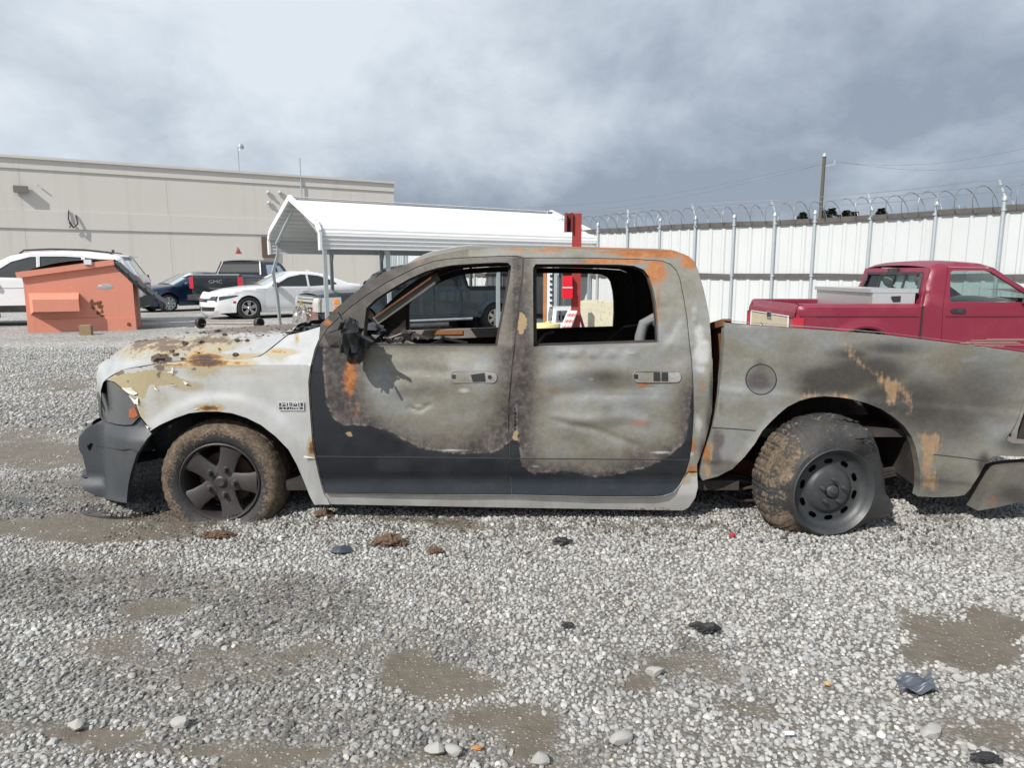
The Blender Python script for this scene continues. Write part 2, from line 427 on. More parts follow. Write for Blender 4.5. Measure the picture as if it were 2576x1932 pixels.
h = n.mixf(mm, n.mixf(dist_, n.m('MULTIPLY_ADD', vo2.outputs['Distance'], -.4, .4), n.m('SUBTRACT', 1.0, vo.outputs['Distance'])), n.m('ADD', n.m('MULTIPLY', n.noise(p, 22, 6, .6), .7), n.m('MULTIPLY', spk, .25)))
rg = n.mixf(mm, .8, n.m('MULTIPLY_ADD', n.noise(p, 3, 4), -.35, .78))
n.out(n.pbsdf(c, rg, 0, n.n('ShaderNodeBump', None, Height=h, Strength=n.mixf(n.ss(n.vm('LENGTH', p), 8.0, 15.0), .75, .12), Distance=.02).outputs[0], .4)); M['ground'] = m
go = mk('ground', list(zip(fx, fy, gzr)), gf, m, attrs={'mud': gmud, 'dark': gdark, 'scat': gsc}, angle=0); go['kind'] = 'structure'
def gheight(x, y):      # ground height for placing things
    return gz(x, y)

# ---- loose stones
def rock(seed, flat):
    bm = bmesh.new(); bmesh.ops.create_icosphere(bm, subdivisions=2, radius=1); rr = random.Random(seed)
    planes = []
    for _ in range(13):
        d = Vector((rr.gauss(0, 1), rr.gauss(0, 1), rr.gauss(0, 1))).normalized(); planes.append((d, rr.uniform(.52, .88)))
    for v in bm.verts:
        q = v.co.copy()
        for d, k in planes:
            e = q.dot(d)
            if e > k: q -= d * (e - k) * .93
        v.co = Vector((q.x, q.y * rr.uniform(.80, .82), q.z * flat))
    me = bpy.data.meshes.new('stone'); bm.to_mesh(me); bm.free(); me.shade_smooth(); me.set_sharp_from_angle(angle=R(28)); return me
m, n = newmat('loose_stone'); p = objpos(n)
ti = n.attr('tint', 'INSTANCER').outputs['Fac']; wa = n.attr('warm', 'INSTANCER').outputs['Fac']
c = n.ramp(ti, [(0, (.06, .06, .059)), (.3, (.15, .152, .15)), (.55, (.29, .293, .288)), (.8, (.42, .424, .415)), (1, (.58, .58, .565))])
c = n.mix(n.m('MULTIPLY', wa, .6), c, n.vm('MULTIPLY', c, (1.12, .93, .72)))
nz = n.noise(p, 2.2, 5, .7); c = n.mix(n.m('MULTIPLY', n.ss(nz, .4, .75), .35), c, n.vm('SCALE', c, .55))
n.out(n.pbsdf(c, .72, 0, n.bump(n.noise(p, 5, 4), .25, .05), .4)); M['stone'] = m
rc = bpy.data.collections.new('stone_shapes')
for k in range(12):
    me = rock(100 + k, .45 + .04 * k); me.materials.append(m); rc.objects.link(bpy.data.objects.new('stone_shape', me))
def scatter(name, x, y, size, zoff, tint, warm):
    N = len(x); z = np.array([gz(a, b) for a, b in zip(x, y)]) + zoff
    me = bpy.data.meshes.new(name); me.vertices.add(N); me.vertices.foreach_set('co', np.stack([x, y, z], -1).astype(np.float32).ravel())
    def fa(nm, ar): a = me.attributes.new(nm, 'FLOAT', 'POINT'); a.data.foreach_set('value', ar.astype(np.float32))
    def va(nm, ar): a = me.attributes.new(nm, 'FLOAT_VECTOR', 'POINT'); a.data.foreach_set('vector', ar.astype(np.float32).ravel())
    fa('tint', tint); fa('warm', warm)
    rot = np.stack([RNG.normal(0, .35, N), RNG.normal(0, .35, N), RNG.uniform(0, 6.28, N)], -1); va('rot', rot)
    va('scl', size[:, None] * RNG.uniform(.8, 1.25, (N, 3)))
    a = me.attributes.new('pick', 'INT', 'POINT'); a.data.foreach_set('value', RNG.integers(0, 12, N).astype(np.int32))
    o = bpy.data.objects.new(name, me); COL.objects.link(o); o['kind'] = 'stuff'
    ng = bpy.data.node_groups.new('scatter', 'GeometryNodeTree')
    ng.interface.new_socket('Geometry', in_out='INPUT', socket_type='NodeSocketGeometry'); ng.interface.new_socket('Geometry', in_out='OUTPUT', socket_type='NodeSocketGeometry')
    N_ = ng.nodes; gi = N_.new('NodeGroupInput'); gq = N_.new('NodeGroupOutput'); ip = N_.new('GeometryNodeInstanceOnPoints'); ci = N_.new('GeometryNodeCollectionInfo')
    ci.inputs['Collection'].default_value = rc; ci.inputs['Separate Children'].default_value = True; ci.inputs['Reset Children'].default_value = True
    def na(nm, dt): q = N_.new('GeometryNodeInputNamedAttribute'); q.data_type = dt; q.inputs['Name'].default_value = nm; return q.outputs[0]
    L = ng.links.new; L(gi.outputs[0], ip.inputs['Points']); L(ci.outputs[0], ip.inputs['Instance']); ip.inputs['Pick Instance'].default_value = True
    L(na('pick', 'INT'), ip.inputs['Instance Index']); L(na('rot', 'FLOAT_VECTOR'), ip.inputs['Rotation']); L(na('scl', 'FLOAT_VECTOR'), ip.inputs['Scale'])
    L(ip.outputs[0], gq.inputs[0]); md = o.modifiers.new('scatter', 'NODES'); md.node_group = ng; return o
def jitter_grid(x0, x1, y0, y1, cell):
    a = np.arange(x0, x1, cell); b = np.arange(y0, y1, cell); g = np.stack(np.meshgrid(a, b, indexing='ij'), -1).reshape(-1, 2)
    return (g + RNG.uniform(-.5, .5, g.shape) * cell * 1.05).T
def fov(x, y, marg=.3): return (np.abs(x) < y * .76 + marg)
def make_stones(name, x, y, smin, smax, keepmul, near):
    _, mud, dark = ground_fields(x, y)
    k = mud + vnoise(x, y, 9, 8, 3) * .38
    keep = RNG.random(len(x)) < np.clip(1.05 - sstep(k, .22, .85) * 1.0, .06, 1) * keepmul * (1 - .38 * sstep(dark + vnoise(x, y, 5, 9, 3) * .35, .40, .95))
    x, y, mud, dark = x[keep], y[keep], mud[keep], dark[keep]
    N = len(x); s = smin + (smax - smin) * RNG.beta(1.1, 3.6, N)
    s = np.where(mud > .45, s * .75, s)
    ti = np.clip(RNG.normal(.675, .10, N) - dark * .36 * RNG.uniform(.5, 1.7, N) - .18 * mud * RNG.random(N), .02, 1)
    ti = np.where(RNG.random(N) < .05, ti * .45, ti); ti = np.where(RNG.random(N) < .05, np.minimum(1, ti + .2), ti)
    wa = np.clip(RNG.normal(.06, .22, N) + mud * .6 + dark * .15, 0, 1)
    return scatter(name, x, y, s, relief(x, y, mud) + s * (.12 - .40 * sstep(mud, .3, .6)), ti, wa)
x, y = jitter_grid(-6.5, 6.5, 1.2, 6.2, .0195); k = fov(x, y, 1.7); make_stones('gravel', x[k], y[k], .0065, .0225, 1, True)
x, y = jitter_grid(-12, 1.5, 6.2, 13.6, .047); k = fov(x, y, 1.7); make_stones('gravel', x[k], y[k], .014, .034, .95, False)
Nc = 1500; xc_ = RNG.uniform(-2.3, 2.6, Nc); yc_ = np.clip(3.85 + RNG.normal(0, .22, Nc), 3.3, 4.6)
scatter('ash_crumbs', xc_, yc_, RNG.uniform(.003, .011, Nc), .014 + relief(xc_, yc_, 0), RNG.uniform(.0, .22, Nc), RNG.uniform(.2, 1, Nc))
# a few stones big enough to be picked out one by one
BIG = [('pale flat stone lying at the bottom edge of the gravel left of centre', 1165, 1641, .050), ('pale grey angular stone in the lower left gravel', 390, 1561, .045),
       ('bluish grey angular stone near the lower left corner', 168, 1567, .045), ('pale oblong stone at the bottom edge below the centre', 940, 1618, .048),
       ('flat pale stone beside the oblong one at the bottom edge', 983, 1620, .046), ('large rounded beige stone near the bottom right of centre', 1345, 1598, .058),
       ('long cream stone on the mud near the bottom right', 2010, 1582, .058), ('rounded grey stone above the cream one at the right', 2055, 1450, .038),
       ('grey stone at the lower right beside a rounded one', 2072, 1465, .036), ('flat grey stone in the mud at the left middle', 430, 1370, .042),
       ('white stone beside the flat front tyre of the burnt pickup', 920, 1322, .036), ('whitish elongated stone in the centre right gravel', 1415, 1452, .052)]
for i, (lb, u, v, s) in enumerate(BIG):
    q = at_z(u * D, v * D  , .012); o = bpy.data.objects.new('stone', rock(300 + i, .55)); COL.objects.link(o)
    o.data.materials.append(M.get('bigstone') or M.setdefault('bigstone', mat_plain('pale_stone', (.36, .355, .335), .8, 0, .45, 30, .5)))
    o.location = (q[0], q[1], .012); o.scale = (s * .8, s * .62, s * .85); o.rotation_euler = (random.uniform(-.2, .2), random.uniform(-.2, .2), random.uniform(-.5, .5))
    tag(o, lb, 'stone', 'larger stones lying in the gravel')
# puddle under the front bumper
m, n = newmat('puddle_water'); p = objpos(n)
n.out(n.pbsdf((.03, .028, .025), .04, 0, n.bump(n.noise(p, 12, 2), .03, .01), .6)); M['water'] = m
def puddle(pts):
    pts = smoothpoly(pts, 2); V = [at_z(a * D, b * D, .0) for a, b in pts]; zt = .001
    return mk('puddle', [(q[0], q[1], zt) for q in V] + [(q[0], q[1], zt - .03) for q in V], [tuple(range(len(V)))[::-1]] + [(i, (i + 1) % len(V), len(V) + (i + 1) % len(V), len(V) + i) for i in range(len(V))], m, smooth=False)
puddle([(160, 1098), (215, 1088), (290, 1092), (345, 1095), (360, 1108), (300, 1118), (240, 1122), (180, 1112)])['kind'] = 'structure'
puddle([(-30, 1078), (40, 1072), (90, 1082), (60, 1098), (-10, 1100)])['kind'] = 'structure'
# ================================================================== BUILDING
m, n = newmat('stucco_wall'); p = objpos(n)
a = n.noise(p, .25, 5, .6); c = n.mix(a, (.56, .535, .495), (.61, .585, .545))
st = n.noise(n.vm('MULTIPLY', p, (2.2, 2.2, .12)), 1.0, 5, .6); c = n.mix(n.m('MULTIPLY', n.ss(st, .5, .8), .22), c, (.34, .32, .30))
n.out(n.pbsdf(c, .85, 0, n.bump(n.noise(p, 45, 3), .12, .01), .3)); M['stucco'] = m
BL = Vector((-23.6 - 4, 32 - 2.35, 0)); BR = Vector((-6.9, 42, 0))      # wall foot line (extended past the frame at left)
bd = (BR - BL).normalized(); blen = (BR - BL).length; bn = Vector((bd.y, -bd.x, 0)); brz = math.atan2(bd.y, bd.x)
bld = empty('warehouse', (BL.x, BL.y, 0), brz, 'long beige windowless warehouse wall with horizontal reveal bands', 'building')
# local: x along wall, y away from the yard, z up from .25
def wz(v0, x=0): return v0
TOP = CAMH + 261 * D / FPX * 32
ZB = [0, CAMH + (590 - 472 - 0) * D / FPX * 32 * .0 + 3.10, 4.02, 6.22, 7.22]
def bz(vdisp):  # height of a horizontal line seen at the left frame edge
    q = at_y(0, vdisp * D, 1.0); s = 32 / 1.0; return CAMH + (q[2] - CAMH) * 32
z1, z2, z3, z4 = bz(490.5), bz(451), bz(358), bz(329)
for (za, zb, yo) in ((0, z1, .05), (z1, z2, .0), (z2, z3, .05), (z3, z4 - .12, .0)):
    segs = 4 if za == 0 or za == z2 else 1
    for s in range(segs):
        x0, x1 = blen * s / segs + (.007 if s else 0), blen * (s + 1) / segs
        b = MB().box(((x0 + x1) / 2, .25 + yo / 2, (za + zb) / 2), (x1 - x0, .5 - yo, zb - za - .006)); b.build('wall_panel', M['stucco'], bld, smooth=False)
M['coping'] = mat_plain('metal_coping', (.60, .575, .53), .5, .2, .06, 2)
MB().box((blen / 2, .22, z4 - .06), (blen + .1, .62, .12)).build('coping', M['coping'], bld, smooth=False)
MB().box((blen / 2, 6.5, z4 / 2 - .2), (blen - .02, 12, z4 - .5)).build('roof_block', M['stucco'], bld, smooth=False)
def on_wall(u, v):
    d = Vector(ray(u, v)); o = Vector((0, 0, CAMH)); t = ((BL - o).dot(bn)) / d.dot(bn); q = o + d * t; r = q - BL
    return Vector((r.dot(bd), 0, q.z))
k = .4069
q = on_wall(0 + 130 * k, 350 + 312 * k); mbx = MB(); mbx.prism([(-.28, .16), (.28, .16), (.28, -.13), (-.28, -.13)], lambda a_, b_, d_: (q.x + a_, -d_, q.z + b_), 0, .22)
fx_ = mbx.build('wall_light', mat_plain('bronze_fixture', (.19, .175, .15), .5, .3, .1, 5), bld, smooth=False)
MB().box((q.x, -.11, q.z - .14), (.44, .14, .02)).build('lens', mat_plain('light_lens', (.32, .36, .33), .3, 0, .1, 5), fx_, smooth=False)
for (zx, zy) in ((1655, 328), (1728, 328), (1660, 392), (1815, 378)):
    q = on_wall(zx * k, 350 + zy * k)
    cb = MB().lathe([(0, 0), (.07, 0), (.09, .05), (.075, .15), (0, .19)], (q.x, 0, q.z), (0, -1, 0), 12); cb.box((q.x, -.03, q.z), (.2, .06, .2)); cb.build('security_camera', M['white_sheet'], bld)
q = on_wall(235 * k, 350 + 285 * k); MB().tube([(q.x, 0, q.z), (q.x, -.12, q.z + .02)], .035, 6).build('wall_pipe', M['galv'], bld)
q = on_wall(425 * k, 350 + 440 * k); q2 = on_wall(430 * k, 350 + 548 * k)
cb = MB(); cb.tube([(q.x, -.03, q.z), (q.x - .05, -.07, q.z - .4), (q.x + .12, -.13, q.z - .8), (q2.x + .1, -.10, q2.z + .2), (q2.x, -.1, q2.z)], .03, 5)
cb.tube([(q2.x + .3, -.03, q2.z + .6), (q2.x + .35, -.1, q2.z + .2), (q2.x + .15, -.16, q2.z), (q2.x, -.1, q2.z + .25)], .035, 5); cb.build('dangling_cable', M['black_plastic'], bld)
q = on_wall(1855 * k, 350 + 210 * k); MB().tube([(q.x, -.06, z4 + .9), (q.x, -.06, z4 - 2.2)], .035, 6).build('conduit', M['galv'], bld)
q = on_wall(1485 * k, 350 + 172 * k); ab = MB().tube([(q.x, .4, z4), (q.x, .4, z4 + 1.25)], .035, 6); ab.tube([(q.x, .4, z4 + 1.0), (q.x + .2, .3, z4 + 1.3)], .02, 5)
an = ab.build('roof_antenna', M['galv'], bld); MB().lathe([(0, .03), (.09, .02), (.15, -.02), (.16, -.05)], (q.x + .2, .25, z4 + 1.3), (.5, -.8, .25), 14).build('dish', M['galv'], an)
q = on_wall(1663 * k, 350 + 668 * k); MB().box((q.x, -.02, q.z), (.75, .10, 1.1)).build('wall_panel_box', mat_plain('brown_box', (.12, .085, .07), .6), bld, smooth=False)

# ================================================================== FENCE
def wire_mat(): return mat_plain('razor_wire', (.20, .215, .225), .5, .5, .1, 20)
M['wire'] = wire_mat()
FT = 2.66       # fence height
def fence(name, posts, label, coil=True, armset=None, panelw=1.05, ribs=True):
    rt = empty(name, (posts[0][0], posts[0][1], 0), 0, label, 'fence')
    P = [Vector((a, b, 0)) for a, b in posts]
    for i in range(len(P) - 1):
        a, b = P[i], P[i + 1]; d = (b - a); L = d.length; d.normalize(); nb = Vector((-d.y, d.x, 0))
        if nb.y < 0: nb = -nb
        # corrugated sheet, one object per bay, ribs at ~23 cm
        vs = []; fs = []; t = 0; xs_ = []
        rib = .23; k_ = max(3, int(L / rib)); rb = L / k_
        for q in range(k_):
            x0 = q * rb; xs_ += [(x0, 0), (x0 + rb * .62, 0), (x0 + rb * .72, -.022), (x0 + rb * .90, -.022)]
        xs_.append((L - .004, 0)); off = .055 + (.006 if i % 2 else 0)
        mb = MB()
        for (z0, z1_) in ((.12, FT - .10),):
            vs = []
            for (x_, h_) in xs_:
                pt = a + d * x_ + nb * (off + h_)
                vs += [(pt.x, pt.y, z0 + random.uniform(-.012, .012)), (pt.x, pt.y, z1_ + random.uniform(-.01, .01))]
            fs = [(2 * j, 2 * j + 2, 2 * j + 3, 2 * j + 1) for j in range(len(xs_) - 1)]; mb.add(vs, fs)
        mb.build('panel', M['white_sheet'], rt, True, False)
        for zz_, hh in ((FT - .14, .095), (FT * .52, .095), (.22, .10)):
            w1 = Vector((0, 0, 1)); s1 = random.uniform(-.015, .015)
            MB().bar(a + w1 * (zz_ + s1) + nb * .012, b + w1 * (zz_ - s1) + nb * .012 - d * .004, .038, hh).build('rail', M['wood_grey'], rt, True, False)
    for i, p_ in enumerate(P):
        arm = armset is None or i in armset
        lean = random.uniform(-.02, .02)
        mb = MB().tube([p_ + Vector((0, 0, -.1)), p_ + Vector((lean, 0, FT + .02))], .034, 10); mb.lathe([(0, .055), (.03, .045), (.048, 0), (.048, -.03)], p_ + Vector((lean, 0, FT + .02)), (0, 0, 1), 10)
        po = mb.build('post', M['galv'], rt, True)
        for zz_ in (FT * .52, FT - .16): MB().lathe([(.043, -.02), (.047, -.02), (.047, .02), (.043, .02)], p_ + Vector((0, 0, zz_)), (0, 0, 1), 10).build('bracket', M['galv'], po, True)
        if arm:
            a = P[max(0, i - 1)]; b = P[min(len(P) - 1, i + 1)]; d = (b - a).normalized(); nb = Vector((-d.y, d.x, 0)); nb = nb if nb.y > 0 else -nb
            MB().bar(p_ + Vector((0, 0, FT + .03)), p_ + nb * .18 + d * .18 + Vector((0, 0, FT + .36)), .035, .02).build('barb_arm', M['galv'], po, True, False)
    # three barbed strands and the coil
    dense = []
    for i in range(len(P) - 1):
        L = (P[i + 1] - P[i]).length
        for t in np.linspace(0, 1, max(2, int(L / .25)), endpoint=False): dense.append(P[i].lerp(P[i + 1], t))
    dense.append(P[-1])
    mb = MB()
    for h_, o_ in ((.14, .06), (.25, .12), (.35, .18)): mb.tube([q + Vector((0, o_, FT + h_ + .01 * math.sin(j * .8))) for j, q in enumerate(dense)], .006, 4)
    mb.build('barbed_wire', M['wire'], rt, True)
    if coil:
        mb = MB(); pts = []; tot = 0; s = 0
        for i in range(len(P) - 1):
            a, b = P[i], P[i + 1]; L = (b - a).length; d = (b - a).normalized(); nb = Vector((-d.y, d.x, 0)); nb = nb if nb.y > 0 else -nb; k_ = int(L / .011)
            for q in range(k_):
                t = (tot + q * .011) / .31; al = 2 * math.pi * t; rr = .235 + .018 * math.sin(t * 1.7)
                pts.append(a + d * (q * .011 + .05 * math.sin(al)) + nb * (.10 + rr * math.cos(al)) + Vector((0, 0, FT + .03 + rr * math.sin(al))))
            tot += L
        mb.tube(pts, .0068, 4); mb.build('razor_coil', M['wire'], rt, True)
    return rt
def fpt(u, dep): return ((u - 1288) / FPX * dep * 1.0, dep)
f1 = [(9.75, 10.4), (9.1, 11.2)] + [fpt(u, d_) for u, d_ in ((2493, 12.05), (2326, 13.0), (2168, 14.05), (2032, 14.85), (1935, 15.4), (1834, 15.9), (1739, 16.35), (1650, 16.95), (1573, 17.7), (1500, 18.5))]
x0, y0 = f1[-1]
for t in range(1, 8): f1.append((x0 - .86 * t, y0 + .98 * t))
fence('yard_fence', f1, 'white corrugated metal yard fence topped with razor wire behind the red pickup', True, {0, 2, 4, 6, 8, 10, 12, 14})
x0, y0 = f1[-1][0] - .15, f1[-1][1] + .15
f2 = [(x0 + (-7.6 - x0) * t, y0 + (41 - y0) * t) for t in np.linspace(0, 1, 15)]
fence('far_fence', f2, 'far stretch of white metal fence seen under the carport beside the warehouse', False, set())

# ================================================================== CARPORT
cs = Vector((-5.05, 16.45)); ce = Vector((1.07, 20.36)); cx = (ce - cs).normalized(); cl = (ce - cs).length
# ridge marks measured directly
crz = math.atan2(cx.y, cx.x); ZR, ZE, ZL = 3.13, 2.40, 1.93; WH, WE = 2.03, 2.10
cp = empty('carport', (cs.x, cs.y, 0), crz, 'white ribbed metal carport with gabled roof and a bent front leg', 'carport')
M['roof_sheet'] = mat_plain('white_roof_sheet', (.68, .69, .695), .38, 0, .03, 2, 0, .5, dirt=.10, dirtcol=(.55, .47, .38))
def ribbed(p0, p1, x0, x1, nr, out):      # sheet across the slope p0->p1 (y,z), ribs run along x
    mb = MB(); p0 = Vector(p0); p1 = Vector(p1); d = (p1 - p0); L = d.length; d.normalize(); nn = Vector((-d.y, d.x)) * out
    pts = []
    rb = L / nr
    for i in range(nr): s = i * rb; pts += [(s, 0), (s + rb * .55, 0), (s + rb * .68, .03), (s + rb * .88, .03)]
    pts.append((L, 0)); vs = []
    for s, h_ in pts:
        q = p0 + d * s + nn * h_; vs += [(x0, q.x, q.y), (x1, q.x, q.y)]
    return mb.add(vs, [(2 * i, 2 * i + 1, 2 * i + 3, 2 * i + 2) for i in range(len(pts) - 1)])
for sgn in (-1, 1):
    prof = [(0, ZR), (sgn * WH * .50, ZR - (ZR - ZE) * .47), (sgn * WH * .95, ZE + .06)]
    for i in range(2): ribbed(prof[i], prof[i + 1], -.05, cl + .05, 4, 1 if sgn < 0 else -1).build('roof_panel', M['roof_sheet'], cp, False, False)
    cur = [(sgn * WH * .95, ZE + .06), (sgn * (WH * .99), ZE - .02), (sgn * WE, ZE - .12)]
    ribbed(cur[0], cur[2], -.05, cl + .05, 1, 1 if sgn < 0 else -1).build('eave_panel', M['roof_sheet'], cp, False, False)
    ribbed((sgn * WE, ZE - .12), (sgn * WE, ZL), -.05, cl + .05, 4, -1).build('side_panel', M['roof_sheet'], cp, False, False)
    for xx in (-.06, cl + .06):
        tr = [(0, ZR + .04), (sgn * WH * .95, ZE + .10), (sgn * WE * 1.01, ZE - .10), (sgn * WE * 1.01, ZL)]
        for i in range(3): MB().bar((xx, tr[i][0], tr[i][1] - .02), (xx, tr[i + 1][0], tr[i + 1][1] - .02), .05, .13, up=(0, -sgn * .3, 1) if i < 2 else (0, 1, 0)).build('trim', M['roof_sheet'], cp, False, False)
MB().bar((-.06, 0, ZR + .035), (cl + .06, 0, ZR + .035), .24, .012).build('ridge_cap', M['roof_sheet'], cp, False, False)
for j in range(6):
    xx = .08 + (cl - .16) * j / 5
    for sgn in (-1, 1):
        MB().bar((xx, sgn * (WH - .12), ZE - .22), (xx, 0, ZR - .10), .06, .06).build('rafter', M['galv'], cp, False, False)
        if j in (0, 1, 3, 5) or sgn > 0:
            if sgn > 0 and j == 0:
                mbp = MB()
                pts = [(xx, 1.94, -.05), (xx - .05, 1.93, .9), (xx - .13, 1.92, 1.45), (xx + .02, 1.93, 1.9), (xx + .05, 1.93, ZE - .1)]
                for i in range(4): mbp.bar(pts[i], pts[i + 1], .065, .065)
                mbp.build('bent_leg', M['galv'], cp, False, False)
            else:
                MB().bar((xx, sgn * 1.95, -.05), (xx, sgn * 1.95, ZE - .1), .075, .075, up=(1, 0, 0)).build('leg', M['galv'], cp, False, False)
                if j: MB().bar((xx, sgn * 1.95, ZE - .75), (xx, sgn * 1.55, ZE + .1), .05, .05).build('knee_brace', M['galv'], cp, False, False)
for sgn in (-1, 1): MB().bar((0, sgn * 1.95, .0), (cl, sgn * 1.95, .0), .06, .06).build('base_rail', M['galv'], cp, False, False)

# ================================================================== POLE, WIRES, TREES beyond the fence
def far(u, v, dep): q = at_y(u, v, dep); return Vector(q)
pt = far(1800 + 782 * .3508, 380 + 28 * .3508, 60); pb = far(1800 + 762 * .3508, 380 + 480 * .3508, 60)
up = empty('utility_pole', (pb.x, pb.y, 0), 0, 'tall wooden utility pole rising behind the white fence at right', 'pole')
MB().tube([Vector((pb.x - .15, pb.y, .2)), pt], [.17, .13], 10).build('mast', mat_plain('pole_wood', (.085, .075, .062), .85, 0, .2, 3), up, True)
ib = MB().bar(pt + Vector((0, 0, -.9)), pt + Vector((.9, -.2, -.75)), .07, .07); ib.tube([pt + Vector((.8, -.2, -.75)), pt + Vector((.8, -.2, -.45))], .07, 6); ib.build('arm', M['galv'], up, True, False)
MB().lathe([(0, .2), (.17, .1), (.19, -.12)], pt, (0, 0, 1), 10).build('cap', M['galv'], up, True)
M['cable'] = mat_plain('power_cable', (.10, .11, .12), .6)
def cable(pts, label):
    P = []
    for i in range(len(pts) - 1):
        a, b = pts[i], pts[i + 1]
        for t in np.linspace(0, 1, 14, endpoint=False): q = a.lerp(b, t); P.append(q + Vector((0, 0, -.9 * math.sin(math.pi * t))))
    P.append(pts[-1]); o = MB().tube(P, .013, 4).build('power_line', M['cable']); tag(o, label, 'cable')
cable([far(1090 * D, 450 * D, 75), pt + Vector((0, 0, -.5)), far(2300 * D, 300 * D, 50)], 'upper thin power line strung from the wooden utility pole')
cable([far(1090 * D, 470 * D, 75), pt + Vector((.8, -.2, -.5)), far(2300 * D, 332 * D, 50)], 'lower thin power line strung from the wooden utility pole')
M['needle'] = mat_plain('pine_needles', (.045, .062, .030), .85, 0, .45, 1.2)
M['bark'] = mat_plain('bark', (.10, .075, .055), .9, 0, .3, 5, .4)
M['twig'] = mat_plain('bare_twigs', (.17, .125, .11), .9, 0, .3, 4)
def pine(u, v, dep, wd, seed, label):
    rr = random.Random(seed); tip = far(u, v, dep); H = tip.z
    t = empty('pine_tree', (tip.x, tip.y, 0), 0, label, 'tree', 'trees showing above the fence')
    MB().tube([(tip.x, tip.y, .2), (tip.x, tip.y, tip.z - .3)], [.22, .05], 8).build('trunk', M['bark'], t, True)
    vs = []; fs = []
    for i in range(2200):
        h_ = rr.random() ** 1.2; z = tip.z - h_ * H * .6; rad = wd * (.10 + 1.6 * h_) * (.75 + .35 * math.sin(z * 4 + seed)); an = rr.uniform(0, 6.28); r_ = rad * math.sqrt(rr.random())
        c = Vector((tip.x + r_ * math.cos(an), tip.y + r_ * math.sin(an), z)); s = rr.uniform(.12, .32)
        a = Vector((math.cos(an), math.sin(an), rr.uniform(-.3, .5))).normalized() * s; b = Vector((-math.sin(an), math.cos(an), rr.uniform(-.6, .6))) * s * .45
        k_ = len(vs); vs += [c - b, c + b, c + a + b * .3, c + a - b * .3]; fs.append((k_, k_ + 1, k_ + 2, k_ + 3))
    mk('crown', vs, fs, M['needle'], t, True, False)
for (zx, zy, dep, wd, lb) in ((625, 455, 78, 1.3, 'small dark pine top left of the utility pole above the fence'), (835, 425, 72, 2.2, 'broad dark pine top just right of the utility pole'), (785, 440, 74, 1.4, 'dark pine crown touching the utility pole'),
                              (938, 440, 76, 1.2, 'narrow pine top right of the broad pine above the fence'), (1000, 448, 78, 1.0, 'smallest pine top nearest the middle fence post above the fence'), (1192, 425, 70, 1.0, 'lone pine top standing apart above the fence near the red cab')):
    pine(1800 + zx * .3508, 380 + (zy - 12) * .3508, dep, wd * 1.25, int(zx), lb)
def bare_tree(u, v, dep, wd, seed, label):
    rr = random.Random(seed); tip = far(u, v, dep); t = empty('bare_tree', (tip.x, tip.y, 0), 0, label, 'tree', 'trees showing above the fence'); mb = MB(); mt = MB()
    mb.tube([(tip.x, tip.y, .2), (tip.x, tip.y, tip.z - 2.4)], [.2, .12], 7)
    def br(p_, d_, L, r_, lv):
        q = p_ + d_ * L; mt.tube([p_, p_.lerp(q, .5) + Vector((rr.uniform(-.05, .05), 0, .04)), q], [r_, r_ * .8, r_ * .55], 4, False)
        if lv:
            for _ in range(4): br(p_.lerp(q, rr.uniform(.5, 1)), (d_ + Vector((rr.uniform(-.8, .8), rr.uniform(-.8, .8), rr.uniform(-.1, .6)))).normalized(), L * rr.uniform(.55, .8), r_ * .6, lv - 1)
    for _ in range(6): br(Vector((tip.x, tip.y, tip.z - 2.5)), Vector((rr.uniform(-1, 1) * wd, rr.uniform(-1, 1), 1.0)).normalized(), 1.0, .05, 3)
    mb.build('trunk', M['bark'], t, True); mt.build('branches', M['twig'], t, True)
bare_tree(1800 + 1785 * .3508, 380 + 355 * .3508, 62, 1.0, 3, 'leafless tree with reddish twigs above the fence at far right')
